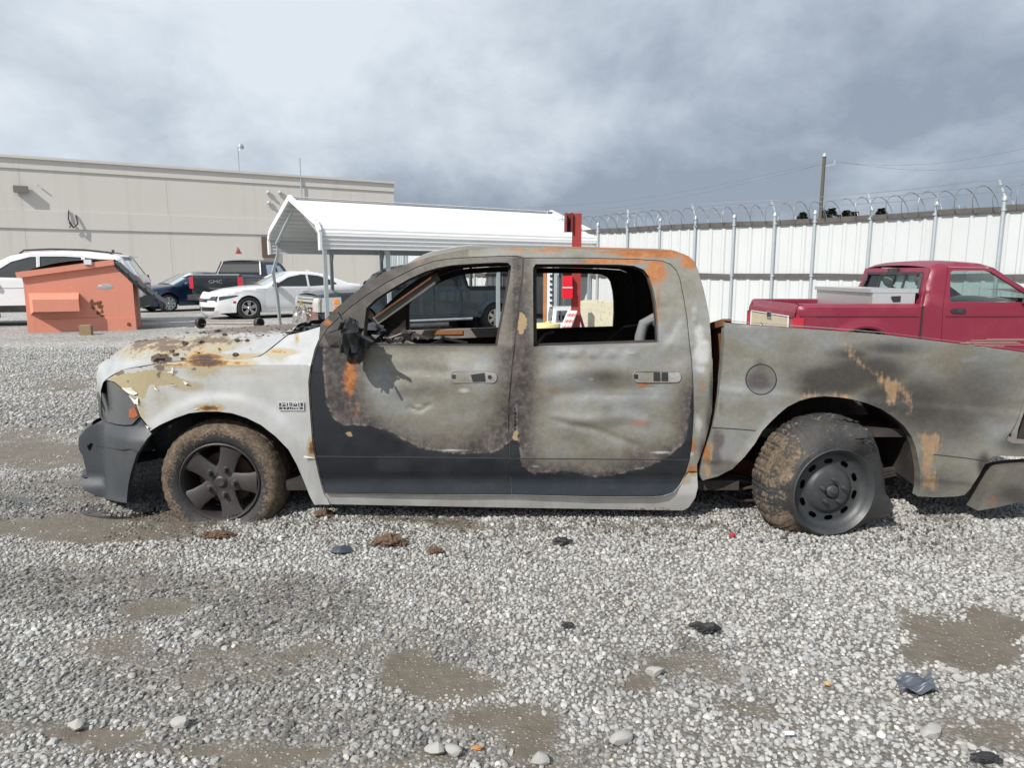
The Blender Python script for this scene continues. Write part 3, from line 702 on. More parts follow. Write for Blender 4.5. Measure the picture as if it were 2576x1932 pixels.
# ================================================================== PARKED VEHICLES
class Car:
    def __init__(s, root, W, segs, zb, arches, belt, tumble=.32, rnd=.07, nose=(.75, .22), tail=(.6, .14), flare=.0, sill=.42, tuck=.22, crown=None, res=.055, shoulder=.0):
        s.root = root; s.W = W; s.segs = segs; s.zb = zb; s.arches = arches; s.belt = belt; s.t = tumble; s.rnd = rnd; s.nose = nose; s.tail = tail
        s.flare = flare; s.sill = sill; s.tuck = tuck; s.res = res; s.shoulder = shoulder
        s.sil = []
        for nm, mt, pts, cr in segs:
            for p in pts:
                if not s.sil or p != s.sil[-1]: s.sil.append(p)
        s.L = max(p[0] for p in s.sil); s.silr = resample(s.sil, .06, False)
        out = list(s.sil); lo = []
        for xc, r in sorted(arches, key=lambda a: -a[0]):
            zc = .34 if len(s.arches[0]) < 3 else 0
            lo.append((xc + r, zb)); lo += [(xc + r * math.cos(t), r_z(xc, r, t, s)) for t in np.linspace(.0, math.pi, 15)]; lo.append((xc - r, zb))
        s.outline = out + lo
    def w(s, x, z, rnd=True):
        x = np.atleast_1d(np.asarray(x, float)); z = np.atleast_1d(np.asarray(z, float)); w = np.full(len(x), s.W / 2)
        w -= np.maximum(0, z - s.belt) * s.t
        w -= s.shoulder * sstep(z, s.belt - .12, s.belt + .02)
        w -= np.maximum(0, s.sill - z) * s.tuck
        a, k = s.nose; w -= k * np.clip(1 - x / a, 0, 1) ** 2
        a, k = s.tail; w -= k * np.clip(1 - (s.L - x) / a, 0, 1) ** 2
        for xc, r in s.arches:
            d = np.hypot(x - xc, z - .36); w += s.flare * (1 - sstep(d, r, r + .13)) * (z > .2)
        if rnd and s.rnd:
            d = sdist(np.stack([x, z], -1), s.sil, False); q = np.clip(1 - d / s.rnd, 0, 1); w -= s.rnd * (1 - np.sqrt(1 - q * q))
        return np.maximum(w, .05)
    def build(s, mat, holes=(), doors=(), glass=None, inner=True, doormat=None):
        mb = MB(); tr = tri_regions(s.outline, holes, {('door', i): d for i, d in enumerate(doors)}, s.res)
        for sg in (-1, 1):
            f3 = lambda x, z: np.stack([x, sg * s.w(x, z), z], -1)
            v, f, _ = panel(*tr['rest'], f3, (0, -sg, 0), 0, .05); mb.add(v, f)
            for i in range(len(doors)):
                v, f, _ = panel(*tr[('door', i)], f3, (0, -sg, 0), .006, .05); o = mk('door', v, f, mat, s.root)
                if sg < 0: s.door = getattr(s, 'door', []) + [o]
                else: s.door2 = getattr(s, 'door2', []) + [o]
            for h in holes:
                t2 = tri_regions(h, (), None, .08)['rest']
                v, f, _ = panel(*t2, lambda x, z: np.stack([x, sg * (s.w(x, z, False) - .018), z], -1), (0, -sg, 0), -.01, 0); mk('window', v, f, glass, s.root)
        for nm, mt, pts, cr in s.segs:
            if nm == 'none': continue
            if nm == 'rail':
                for sg in (-1, 1):
                    P = resample(pts, .1, False); P = np.array(P); ww = s.w(P[:, 0], P[:, 1]); vs = []; fs = []
                    for i in range(len(P)): vs += [(P[i, 0], sg * ww[i], P[i, 1]), (P[i, 0], sg * (ww[i] - .04), P[i, 1] + .012), (P[i, 0], sg * (ww[i] - .09), P[i, 1]), (P[i, 0], sg * (ww[i] - .09), P[i, 1] - .30)]
                    for i in range(len(P) - 1):
                        for j in range(3): fs.append((i * 4 + j, i * 4 + j + 1, i * 4 + j + 5, i * 4 + j + 4))
                    mb.add(vs, fs)
                continue
            P = np.array(resample(pts, .06, False)); ww = s.w(P[:, 0], P[:, 1]); T = np.gradient(P, axis=0); T /= np.maximum(1e-9, np.hypot(T[:, 0], T[:, 1]))[:, None]
            N = np.stack([-T[:, 1], T[:, 0]], -1); nv = 14; b = mb if nm == 'body' else MB(); vs = []; fs = []
            off = -.012 if nm != 'body' else 0
            for i in range(len(P)):
                for j in range(nv + 1):
                    t = -1 + 2 * j / nv; k = 1 - abs(t) ** 2.4; q = P[i] + N[i] * (cr * k + off); vs.append((q[0], ww[i] * t * (1 if nm == 'body' else .93), q[1]))
            for i in range(len(P) - 1):
                for j in range(nv): fs.append((i * (nv + 1) + j, i * (nv + 1) + j + 1, (i + 1) * (nv + 1) + j + 1, (i + 1) * (nv + 1) + j))
            b.add(vs, fs)
            if nm != 'body':
                b.build(nm, mt, s.root)
                # pillar strip round the glass
                for sgn in (-1, 1):
                    vs = []; fs = []
                    for i in range(len(P)):
                        for t in (1.0, .955, .91): q = P[i] + N[i] * (cr * (1 - t ** 2.4) + .001); vs.append((q[0], sgn * ww[i] * t, q[1]))
                    for i in range(len(P) - 1):
                        for j in range(2): fs.append((i * 3 + j, i * 3 + j + 1, (i + 1) * 3 + j + 1, (i + 1) * 3 + j))
                    mb.add(vs, fs)
        s.body = mb.build('body', mat, s.root, angle=42)
        if inner:
            x0 = min(a[0] for a in s.arches); x1 = max(a[0] for a in s.arches)
            MB().box(((x0 + x1) / 2, 0, s.zb + .12), (x1 - x0 + .9, s.W - .5, .16)).build('underbody', M['dark_void'], s.root, smooth=False)
            for xc, r in s.arches:
                for sg in (-1, 1): MB().box((xc, sg * (s.W / 2 - .52), .5), (2 * r + .06, .5, .8)).build('wheelhouse', M['dark_void'], s.root, smooth=False)
        return s
    def fx(s, seg):
        nm, mt, pts, cr = s.segs[seg]; P = np.array(sorted(pts, key=lambda p: p[1])); return P, cr
    def patch_side(s, name, poly, mat, sides=(-1, 1), off=.008, parent=None, res=.06, fl=.03):
        os_ = []
        for sg in sides:
            t2 = tri_regions(poly, (), None, res)['rest']; v, f, _ = panel(*t2, lambda x, z: np.stack([x, sg * (s.w(x, z, False) + off), z], -1), (0, -sg, 0), 0, fl)
            os_.append(mk(name, v, f, mat, parent or s.root))
        return os_
    def patch_end(s, name, poly, mat, seg, rear=False, off=.01, parent=None, res=.05, fl=.04):
        P, cr = s.fx(seg); sg = 1 if rear else -1
        def f3(y, z):
            xs_ = np.interp(z, P[:, 1], P[:, 0]); ww = s.w(xs_, z); t = np.clip(np.abs(y) / ww, 0, 1.0); return np.stack([xs_ + sg * (cr * (1 - t ** 2.4) + off), y, z], -1)
        t2 = tri_regions(poly, (), None, res)['rest']; v, f, _ = panel(*t2, f3, (-sg, 0, 0), 0, fl); return mk(name, v, f, mat, parent or s.root)
def r_z(xc, r, t, s): return max(s.zb, .36 + r * math.sin(t)) if r * math.sin(t) > .0 else s.zb
def rim_mesh(r, n, split=False, depth=.05):
    """rim about the origin; y = distance inwards from the outer face"""
    rim = MB(); rim.lathe([(r * .99, 0), (r, -.012), (r * .93, -.015), (r * .88, .03), (r * .86, .12)], (0, 0, 0), (0, 1, 0), 36)
    for k in range(n):
        t = 2 * math.pi * k / n + math.pi / 2
        for dt in ((-.16, .16) if split else (0,)):
            a = t + dt
            po = [(-.02, r * .16), (.02, r * .16), (.022, r * .92), (-.022, r * .92)] if split else [(-r * .17, r * .16), (r * .17, r * .16), (r * .2, r * .92), (-r * .2, r * .92)]
            rim.prism(po, lambda u_, v_, d_: (v_ * math.cos(a) - u_ * math.sin(a), d_, v_ * math.sin(a) + u_ * math.cos(a)), -.008, depth)
    rim.lathe([(0, -.02), (r * .16, -.02), (r * .24, 0), (r * .24, .04)], (0, 0, 0), (0, 1, 0), 20)
    return rim
def car_wheel(root, x, yface, r, rr, wd, sgn, mat, n=5, split=False):
    """sgn=-1: wheel on the -y side; yface = distance of the outer face from the centre line"""
    yf = sgn * yface; ax = (0, -sgn, 0); c = (x, yf, r - .01)
    wh = MB().lathe([(0, .09), (rr * .88, .09), (rr * .88, wd * .8), (0, wd * .8)], c, ax, 24).build('wheel', M['dark_void'], root)
    MB().lathe([(rr * .98, .012), (rr * 1.06, -.006), (r * .86, -.014), (r * .95, .0), (r, .035), (r, wd - .035), (r * .95, wd), (rr * .98, wd)], c, ax, 40).build('tyre', M['rubber'], wh)
    rim = rim_mesh(rr, n, split); rim.v = [(a + x, yf - sgn * o, d + r - .01) for a, o, d in rim.v]
    rim.build('rim', mat, wh); return wh
def mirror_part(root, x, y, z, sgn, mat, size=(.12, .22, .15)):
    mb = MB().blob((x, sgn * (y + .12), z), (size[0], size[1] * .55, size[2] * .62), 3, 2, .1); mb.box((x, sgn * (y + .0), z - .05), (.06, .12, .04)); return mb.build('mirror', mat, root)
def seat(root, x, y, z, mat, sc=1.0):
    mb = MB(); mb.blob((x, y, z + .10), (.26 * sc, .25 * sc, .10), 1, 2, .08); mb.blob((x + .26, y, z + .42), (.09, .24 * sc, .36), 2, 2, .06); mb.blob((x + .30, y, z + .84), (.055, .14, .10), 3, 2, .06); return mb.build('seat', mat, root)

# ---------------------------------------------------------------- red pickup (tail at left, nose out of frame at right)
M['red_paint'] = mat_plain('faded_red_paint', (.185, .013, .034), .42, .0, .08, 2.2, 0, .45, coat=.25, dirt=.22, dirtcol=(.34, .10, .12))
M['pin'] = mat_plain('pinstripe_tan', (.36, .27, .22), .6)
M['cream'] = mat_plain('cream_panel', (.44, .39, .28), .55, 0, .05, 6)
rp = empty('red_pickup', (7.55, 9.0, .08), R(180), 'faded red compact pickup with a beige tailgate panel and opened hood', 'pickup')
RB = 1.00   # bed rail height
L_ = 4.22; xt = L_
segs = [('body', None, [(.06, .45), (.0, .52), (.0, .70), (.03, .86), (.10, .95)], .08),
        ('body', None, [(.10, .95), (.7, 1.0), (1.30, 1.04)], .03),
        ('windshield', M['clear_glass'], [(1.30, 1.04), (1.90, 1.43)], .05),
        ('body', None, [(1.90, 1.43), (2.05, 1.475), (2.3, 1.49), (2.56, 1.475), (2.66, 1.43)], .035),
        ('none', None, [(2.66, 1.43), (2.76, RB + .02)], 0), ('none', None, [(2.76, RB + .02), (2.765, RB)], 0),
        ('rail', None, [(2.765, RB), (L_ - .04, RB)], 0), ('none', None, [(L_ - .04, RB), (L_, RB - .05), (L_, .52), (L_ - .02, .42)], 0)]
car = Car(rp, 1.70, segs, .36, [(.82, .38), (3.42, .37)], 1.0, .20, .05, (.7, .12), (.25, .03), .035, .5, .16, res=.05)
win = [(1.50, 1.05), (1.62, 1.07), (2.05, 1.44), (2.12, 1.46), (2.42, 1.455), (2.445, 1.42), (2.46, 1.05), (2.43, 1.035), (1.54, 1.035)]
win = [(1.44, 1.045), (1.96, 1.375), (2.01, 1.39), (2.40, 1.39), (2.425, 1.37), (2.44, 1.06), (2.42, 1.04), (1.46, 1.035)]
door = [(1.33, .42), (1.33, 1.03), (1.50, 1.14), (1.94, 1.43), (2.46, 1.44), (2.52, 1.06), (2.53, .95), (2.50, .42)]
car.build(M['red_paint'], [win], [door], M['clear_glass'])
nr = car.door2[0]; 
# painted shade of the body crease, bed gap, flare, handle
MB().bar((2.765, .853, .40), (2.765, .853, RB - .01), .016, .02, up=(0, 1, 0)).build('bed_gap', M['dark_void'], rp, smooth=False)
M['red_shadow'] = mat_plain('crease_shade_strip', (.10, .01, .02), .6)  # darker red, puts the shade of the crease into colour
def sidebar(name, pts, mat, ht=.012, off=.004, sg=1, parent=None):
    mb = MB(); P = resample(pts, .2, False); ww = car.w([p[0] for p in P], [p[1] for p in P], False)
    for i in range(len(P) - 1): mb.bar((P[i][0], sg * (ww[i] + off), P[i][1]), (P[i + 1][0], sg * (ww[i + 1] + off), P[i + 1][1]), .012, ht)
    return mb.build(name, mat, parent or rp, smooth=False)
for sg in (1, -1):
    for a, b in ((1.36, 2.48), (2.80, 4.18), (.25, 1.30)): sidebar('crease', [(a, .865), (b, .865)], M['red_shadow'], .014, .001, sg)
    car.patch_side('handle', [(2.26, .905), (2.42, .905), (2.43, .93), (2.42, .955), (2.27, .955), (2.255, .93)], M['black_plastic'], (sg,), .014, [None, car.door2[0], car.door[0]][sg])
    for a, b, z in ((1.36, 1.98, .60), (1.36, 2.16, .585), (1.62, 2.22, .566), (1.58, 2.28, .55), (1.46, 2.30, .532), (1.76, 2.46, .512), (2.80, 3.26, .60), (2.80, 3.12, .583), (.9, 1.28, .60), (.95, 1.28, .585), (1.0, 1.28, .568), (1.05, 1.28, .55)):
        sidebar('pinstripe', [(a, z), (b, z)], M['pin'], .0055, .0, sg)
    for xc, r in car.arches:
        fl = MB()
        pts = [(xc + (r + .03) * math.cos(t), .36 + (r + .03) * math.sin(t)) for t in np.linspace(0, math.pi, 22)]
        ww = car.w([p[0] for p in pts], [p[1] for p in pts], False); fl.tube([(p[0], sg * (w_ + .004), p[1]) for p, w_ in zip(pts, ww)], .035, 8)
        fl.build('wheel_flare', M['red_paint'], rp)
    mm = MB(); mm.prism([(-.06, 0), (.06, 0), (.025, .20), (-.02, .21)], lambda a, b, d: (1.56 + a, sg * (.86 + d), 1.02 + b), .0, .13); mm.build('mirror', M['black_plastic'], rp)
sg = 1
# badge letters on the fender (only their first letters show at the frame edge)
text_mesh('badge', 'RANGER', .085, .004, M['chrome'], Matrix.Translation((.98, .872, .775)) @ Matrix.Rotation(R(180), 4, 'Z') @ Matrix.Rotation(R(90), 4, 'X'), rp, sx=1.35)
# cab back wall with rear window
cb = MB(); bw = lambda z: float(car.w([2.70], [z])[0])
zr0, zr1 = 1.08, 1.36
def backx(z): return 2.66 + (1.43 - z) / (1.43 - RB) * .10
for z0, z1_, y0, y1 in ((RB - .55, zr0, -1, 1), (zr1, 1.43, -1, 1), (zr0, zr1, -1, -.82), (zr0, zr1, .82, 1)):
    cb.grid(lambda i, j: (backx(z0 + (z1_ - z0) * j) - (.0 if True else 0), (y0 + (y1 - y0) * i) * bw(min(1.42, z0 + (z1_ - z0) * j)), z0 + (z1_ - z0) * j), 10, 6)
cb.build('cab_back', M['red_paint'], rp)
rw = MB().grid(lambda i, j: (backx(zr0 + (zr1 - zr0) * j) - .015, (-.82 + 1.64 * i) * bw(zr0 + (zr1 - zr0) * j), zr0 + (zr1 - zr0) * j), 6, 2).build('rear_window', M['clear_glass'], rp)
fr = MB()
for y in (-.28, .05, .3): fr.bar((backx(zr0), y, zr0), (backx(zr1), y, zr1), .022, .02)
for z in (zr0, zr1): fr.bar((backx(z) + .004, -.83 * bw(z), z), (backx(z) + .004, .83 * bw(z), z), .03, .035)
for y in (-1, 1): fr.bar((backx(zr0) + .004, y * .825 * bw(zr0), zr0), (backx(zr1) + .004, y * .825 * bw(zr1), zr1), .035, .03)
fr.build('frame', M['black_plastic'], rw, smooth=False)
MB().box((2.675, 0, 1.40), (.04, .22, .045)).build('brake_light', M['black_plastic'], rp)
# bed inside + tailgate
bm_ = MB(); hw = .75
bm_.box((3.49, 0, .56), (1.42, 1.5, .06)); bm_.box((2.80, 0, .76), (.04, 1.62, .46)); bm_.build('bed_floor', M['red_paint'], rp, smooth=False)
tg = MB(); tg.grid(lambda i, j: (L_ + .012 * math.sin(math.pi * j) + (0 if j < .8 else -.03 * (j - .8) / .2), -.80 + 1.60 * i, .50 + (RB - .50) * j), 12, 14)
tg.grid(lambda i, j: (L_ - .03 - .05 * i, -.80 + 1.60 * j, RB), 2, 10); tg.grid(lambda i, j: (L_ - .08, -.80 + 1.60 * i, .50 + (RB - .50) * j), 6, 6)
tgo = tg.build('tailgate', M['red_paint'], rp)
MB().bar((L_ + .012, -.79, RB - .155), (L_ + .012, .79, RB - .155), .02, .012).build('crease', M['red_shadow'], tgo, smooth=False)  # tailgate crease drawn as a line of painted shade
MB().box((L_ + .012, .0, .72), (.02, 1.30, .26)).build('beige_panel', M['cream'], tgo, smooth=False)
tb = MB()
for a, b in (((-.65, .855), (.65, .855)), ((-.65, .585), (.65, .585)), ((-.65, .585), (-.65, .855)), ((.65, .585), (.65, .855))): tb.bar((L_ + .022, a[0], a[1]), (L_ + .022, b[0], b[1]), .012, .016, up=(1, 0, 0))
tb.build('panel_trim', M['white_paint'], tgo, smooth=False)
hd = MB().box((L_ + .02, .05, .835), (.03, .15, .09)).build('tailgate_handle', M['chrome'], tgo); MB().box((L_ + .037, .05, .84), (.01, .10, .055)).build('grip', M['black_plastic'], rp, smooth=False)
MB().lathe([(.055, 0), (.06, -.012), (.04, -.014), (.035, -.004), (0, -.004)], (L_ + .02, -.20, .665), (-1, 0, 0), 20).build('emblem', M['chrome'], tgo)
for sg in (-1, 1):
    MB().box((L_ - .035, sg * .785, .685), (.10, .13, .32)).build('taillight', M['red_lens'], rp, smooth=False)
    for x in (.82, 3.42): car_wheel(rp, x, .86, .36, .20, .22, sg, M['alloy'], 5)
    seat(rp, 2.22, sg * .38, .44, M['seat'])
MB().box((L_ + .08, 0, .47), (.14, 1.5, .13)).build('rear_bumper', M['chrome'], rp)
MB().blob((1.56, 0, .97), (.25, .70, .12), 4, 2, .05).build('dashboard', M['seat'], rp)
MB().lathe([(.17, -.012), (.182, 0), (.17, .012), (.158, 0)], (1.84, -.36, 1.06), (.85, 0, -.5), 22, closed=True).build('steering_wheel', M['black_plastic'], rp)
hb = MB(); hb.grid(lambda i, j: (.10 + 1.08 * i, (-.68 + 1.36 * j), 1.00 + .10 * math.sin(i * 3.14 * .5) + .14 * i * (1 - i) + .02 * math.sin(j * 6) + .03 * i), 10, 10); hb.build('hood', M['red_paint'], rp)
MB().box((.65, 0, .96), (1.0, 1.2, .05)).build('engine_bay', M['dark_void'], rp, smooth=False)
# aluminium tool box lying in the bed
M['treadplate'] = mat_plain('tread_plate', (.72, .72, .72), .34, .75, .1, 30, .5, bscale=45)
tbx = empty('tool_box', (7.55 - 3.06, 9.0, .09), R(180), 'silver tread plate tool box across the bed of the red pickup', 'tool box')
MB().box((0, 0, 1.03), (.50, 1.52, .20)).build('box', M['treadplate'], tbx, smooth=False)
for sg in (-1, 1):
    MB().box((0, sg * .385, 1.15), (.56, .765, .045)).build('lid', M['treadplate'], tbx, smooth=False)
    MB().prism([(-.05, -.035), (.03, -.04), (.06, 0), (.06, .03), (-.05, .035)], lambda a, b, d: (a - .03, sg * (.755 + d), 1.055 + b), .0, .012).build('latch_hole', M['dark_void'], tbx, smooth=False)

# ---------------------------------------------------------------- white suv behind the dumpster
def place(u, dep): return ((u - 1288) / FPX * dep, dep)
px, py = place(324 * D, 21.0)
rz = R(18); Ls = 4.9 * 1.15
sv = empty('white_suv', (px - Ls * math.cos(rz), py - Ls * math.sin(rz), .03), rz, 'white suv with black roof rails parked behind the orange dumpster', 'suv'); sv.scale = (1.15, 1.15, 1.17)
WP = M['white_paint']
segs = [('body', None, [(.15, .32), (.03, .42), (0, .65), (.06, .85), (.14, .93)], .14), ('body', None, [(.14, .93), (.6, 1.05), (1.32, 1.12)], .04), ('windshield', M['mid_glass'], [(1.32, 1.12), (2.18, 1.60)], .07),
        ('body', None, [(2.18, 1.60), (2.6, 1.69), (3.2, 1.72), (3.9, 1.70), (4.38, 1.635), (4.50, 1.60)], .035), ('rear_window', M['dark_glass'], [(4.50, 1.60), (4.80, 1.13)], .06), ('body', None, [(4.80, 1.13), (4.88, .98), (4.88, .62), (4.84, .38)], .07)]
car = Car(sv, 1.90, segs, .30, [(.95, .40), (3.85, .40)], 1.06, .27, .07, (.8, .24), (.5, .10), .02, shoulder=.0)
w1 = [(1.72, 1.12), (2.22, 1.46), (2.60, 1.575), (2.72, 1.58), (2.72, 1.09)]; w2 = [(2.80, 1.09), (2.80, 1.585), (3.30, 1.59), (3.66, 1.57), (3.66, 1.10)]; w3 = [(3.74, 1.11), (3.74, 1.565), (4.10, 1.53), (4.42, 1.34), (4.28, 1.24)]
car.build(WP, [w1, w2, w3], [[(1.45, .40), (1.42, .9), (1.55, 1.09), (2.20, 1.50), (2.55, 1.62), (2.76, 1.63), (2.76, .40)], [(2.77, .40), (2.77, 1.63), (3.30, 1.635), (3.70, 1.61), (3.70, 1.0), (3.42, .55), (3.38, .40)]], M['dark_glass'])
car.patch_side('cladding', [(1.38, .305), (3.42, .305), (3.42, .46), (1.38, .46)], M['black_plastic']); car.patch_side('taillight', [(4.42, .98), (4.84, 1.0), (4.84, 1.16), (4.50, 1.13), (4.42, 1.08)], M['red_lens'])
car.patch_end('taillight', [(.55, .99), (.90, .99), (.90, 1.14), (.60, 1.12)], M['red_lens'], 5, True); car.patch_end('taillight', [(-.90, .99), (-.55, .99), (-.60, 1.12), (-.90, 1.14)], M['red_lens'], 5, True)
car.patch_end('lower_bumper', [(-.92, .38), (.92, .38), (.90, .60), (.5, .66), (-.5, .66), (-.90, .60)], M['black_plastic'], 5, True); car.patch_end('chrome_strip', [(-.45, .93), (.45, .93), (.45, .96), (-.45, .96)], M['chrome'], 5, True)
car.patch_end('number_plate', [(-.26, .72), (.26, .72), (.26, .86), (-.26, .86)], M['galv'], 5, True)
for sg in (-1, 1):
    mb = MB().tube([(2.35, sg * .66, 1.66), (2.45, sg * .66, 1.735), (3.0, sg * .655, 1.765), (3.7, sg * .65, 1.755), (4.25, sg * .64, 1.695), (4.32, sg * .64, 1.64)], .022, 6); mb.build('roof_rail', M['black_plastic'], sv)
    mirror_part(sv, 1.66, .92, 1.14, sg, WP, (.11, .26, .2))
    for x in (.95, 3.85): car_wheel(sv, x, .94, .37, .25, .23, sg, M['alloy'], 5, True)
    seat(sv, 2.35, sg * .4, .60, M['black_plastic']); sidebar('crease', [(1.4, .86), (4.3, .88)], M['galv'], .012, .002, sg, sv)
MB().box((4.2, 0, 1.74), (.06, .02, .08)).build('antenna', M['black_plastic'], sv); MB().box((4.55, 0, 1.61), (.22, 1.2, .03)).build('spoiler', WP, sv)

M['head_dark'] = mat_plain('smoked_lens', (.07, .08, .09), .2, .2, .5, 12, 0, .5, coat=.3)
# ---------------------------------------------------------------- white sedan
rz = R(38); cwx, cwy = place(541 * D, 22.0)      # near front wheel
Lc = 5.02
ox = cwx - (.98 * math.cos(rz) - (-.93) * math.sin(rz)); oy = cwy - (.98 * math.sin(rz) + (-.93) * math.cos(rz))
ws = empty('white_sedan', (ox, oy, 0), rz, 'white four door sedan with black grille parked nose out by the carport', 'car')
segs = [('body', None, [(.12, .20), (.02, .27), (0, .45), (.02, .62), (.10, .74)], .22), ('body', None, [(.10, .74), (.22, .82), (.6, .92), (1.1, .985), (1.55, 1.02)], .04), ('windshield', M['mid_glass'], [(1.55, 1.02), (2.35, 1.41)], .08),
        ('body', None, [(2.35, 1.41), (2.7, 1.47), (3.2, 1.465), (3.6, 1.40)], .04), ('rear_window', M['dark_glass'], [(3.6, 1.40), (4.42, 1.10)], .06), ('body', None, [(4.42, 1.10), (4.9, 1.06), (5.0, .98)], .03), ('body', None, [(5.0, .98), (5.02, .7), (4.95, .3)], .10)]
car = Car(ws, 1.90, segs, .22, [(.98, .39), (4.03, .39)], .98, .40, .06, (.9, .26), (.7, .18), .02, tuck=.18)
w1 = [(1.78, 1.02), (2.32, 1.30), (2.75, 1.385), (2.92, 1.385), (2.92, 1.01)]; w2 = [(2.99, 1.01), (2.99, 1.385), (3.35, 1.345), (3.78, 1.20), (3.95, 1.09), (3.95, 1.06)]
car.build(WP, [w1, w2], [[(1.50, .32), (1.46, .85), (1.62, 1.0), (2.30, 1.34), (2.72, 1.425), (2.95, 1.43), (2.96, .32)], [(2.97, .32), (2.965, 1.43), (3.36, 1.39), (3.72, 1.25), (3.72, .85), (3.60, .55), (3.55, .32)]], M['dark_glass'])
car.patch_side('headlight', [(.13, .60), (.62, .72), (.68, .745), (.60, .755), (.13, .72)], M['head_dark'])

for sg in (-1, 1): car.patch_end('headlight', [(sg * a, b) for a, b in ((.40, .60), (.74, .60), (.74, .735), (.40, .70))], M['head_dark'], 0)
g = car.patch_end('grille', [(-.42, .55), (.42, .55), (.42, .715), (-.42, .715)], M['black_plastic'], 0)
for z in (.60, .655): MB().grid(lambda i, j: (-.255 + .10 * abs(i - .5) ** 2 + .012, -.40 + .8 * i, z + .012 * j), 10, 1).build('grille_bar', M['chrome'], g)
car.patch_end('air_intake', [(-.60, .27), (-.05, .27), (-.05, .39), (-.66, .39)], M['black_plastic'], 0); car.patch_end('air_intake', [(.05, .27), (.60, .27), (.66, .39), (.05, .39)], M['black_plastic'], 0)
for sg in (-1, 1):
    car.patch_side('side_marker', [(.50, .52), (.585, .50), (.585, .58), (.52, .58)], M['red_lens'], (sg,))
    mirror_part(ws, 1.83, .92, 1.06, sg, M['black_plastic'])
    for x in (.98, 4.03): car_wheel(ws, x, .95, .36, .235, .22, sg, M['alloy'], 5, True)
    car.patch_side('handle', [(2.70, .86), (2.9, .865), (2.9, .89), (2.70, .885)], WP, (sg,), .02); seat(ws, 2.5, sg * .4, .45, M['black_plastic'])
MB().box((3.3, 0, 1.52), (.18, .03, .05), taper=.5).build('antenna', WP, ws)
MB().grid(lambda i, j: (1.95 + .28 * i, -.05 + .55 * j, 1.215 + .135 * i + .07), 2, 2).build('paper_sheet', WP, ws)

# ---------------------------------------------------------------- blue sedan
M['blue_paint'] = mat_paint('navy_paint', (.012, .035, .085), .35, .22, .12)
rz = R(48); cwx, cwy = place(369 * D, 26.0); ox = cwx - (.93 * math.cos(rz) + .88 * math.sin(rz)); oy = cwy - (.93 * math.sin(rz) - .88 * math.cos(rz))
bs = empty('blue_sedan', (ox, oy, 0), rz, 'dark blue sedan parked between the white suv and the black pickup', 'car')
segs = [('body', None, [(.12, .22), (.02, .30), (0, .5), (.05, .66), (.12, .72)], .24), ('body', None, [(.12, .72), (.5, .88), (1.2, .985)], .05), ('windshield', M['mid_glass'], [(1.2, .985), (2.05, 1.40)], .09),
        ('body', None, [(2.05, 1.40), (2.5, 1.46), (3.1, 1.43)], .04), ('rear_window', M['dark_glass'], [(3.1, 1.43), (4.0, 1.08)], .06), ('body', None, [(4.0, 1.08), (4.5, 1.02), (4.6, .9), (4.62, .6), (4.55, .3)], .08)]
car = Car(bs, 1.80, segs, .22, [(.93, .37), (3.65, .37)], .94, .38, .06, (.9, .28), (.7, .2), .02)
w1 = [(1.50, 1.0), (2.08, 1.29), (2.42, 1.365), (2.55, 1.365), (2.55, .985)]; w2 = [(2.62, .985), (2.62, 1.365), (3.0, 1.33), (3.45, 1.14), (3.45, 1.0)]
car.build(M['blue_paint'], [w1, w2], [[(1.38, .32), (1.35, .85), (1.45, .98), (2.05, 1.33), (2.42, 1.405), (2.58, 1.405), (2.585, .32)], [(2.59, .32), (2.59, 1.405), (3.0, 1.37), (3.36, 1.2), (3.3, .6), (3.2, .32)]], M['mid_glass'])
car.patch_side('headlight', [(.10, .60), (.55, .72), (.55, .745), (.10, .70)], M['lamp_lens'])
for sg in (-1, 1):
    car.patch_end('headlight', [(sg * a, b) for a, b in ((.45, .58), (.72, .58), (.72, .70), (.45, .66))], M['lamp_lens'], 0)
    mirror_part(bs, 1.62, .86, 1.03, sg, M['blue_paint'])
    for x in (.93, 3.65): car_wheel(bs, x, .90, .33, .235, .21, sg, M['galv'], 8)
    seat(bs, 2.3, sg * .38, .45, M['black_plastic'])
car.patch_end('grille', [(-.42, .40), (.42, .40), (.36, .66), (-.36, .66)], M['black_plastic'], 0)
for y in (-.05, .42): MB().grid(lambda i, j: (1.72 + .22 * i - .02, -.62 + y + .34 * j, 1.30 + .1 * i), 2, 2).build('paper_sheet', WP, bs)

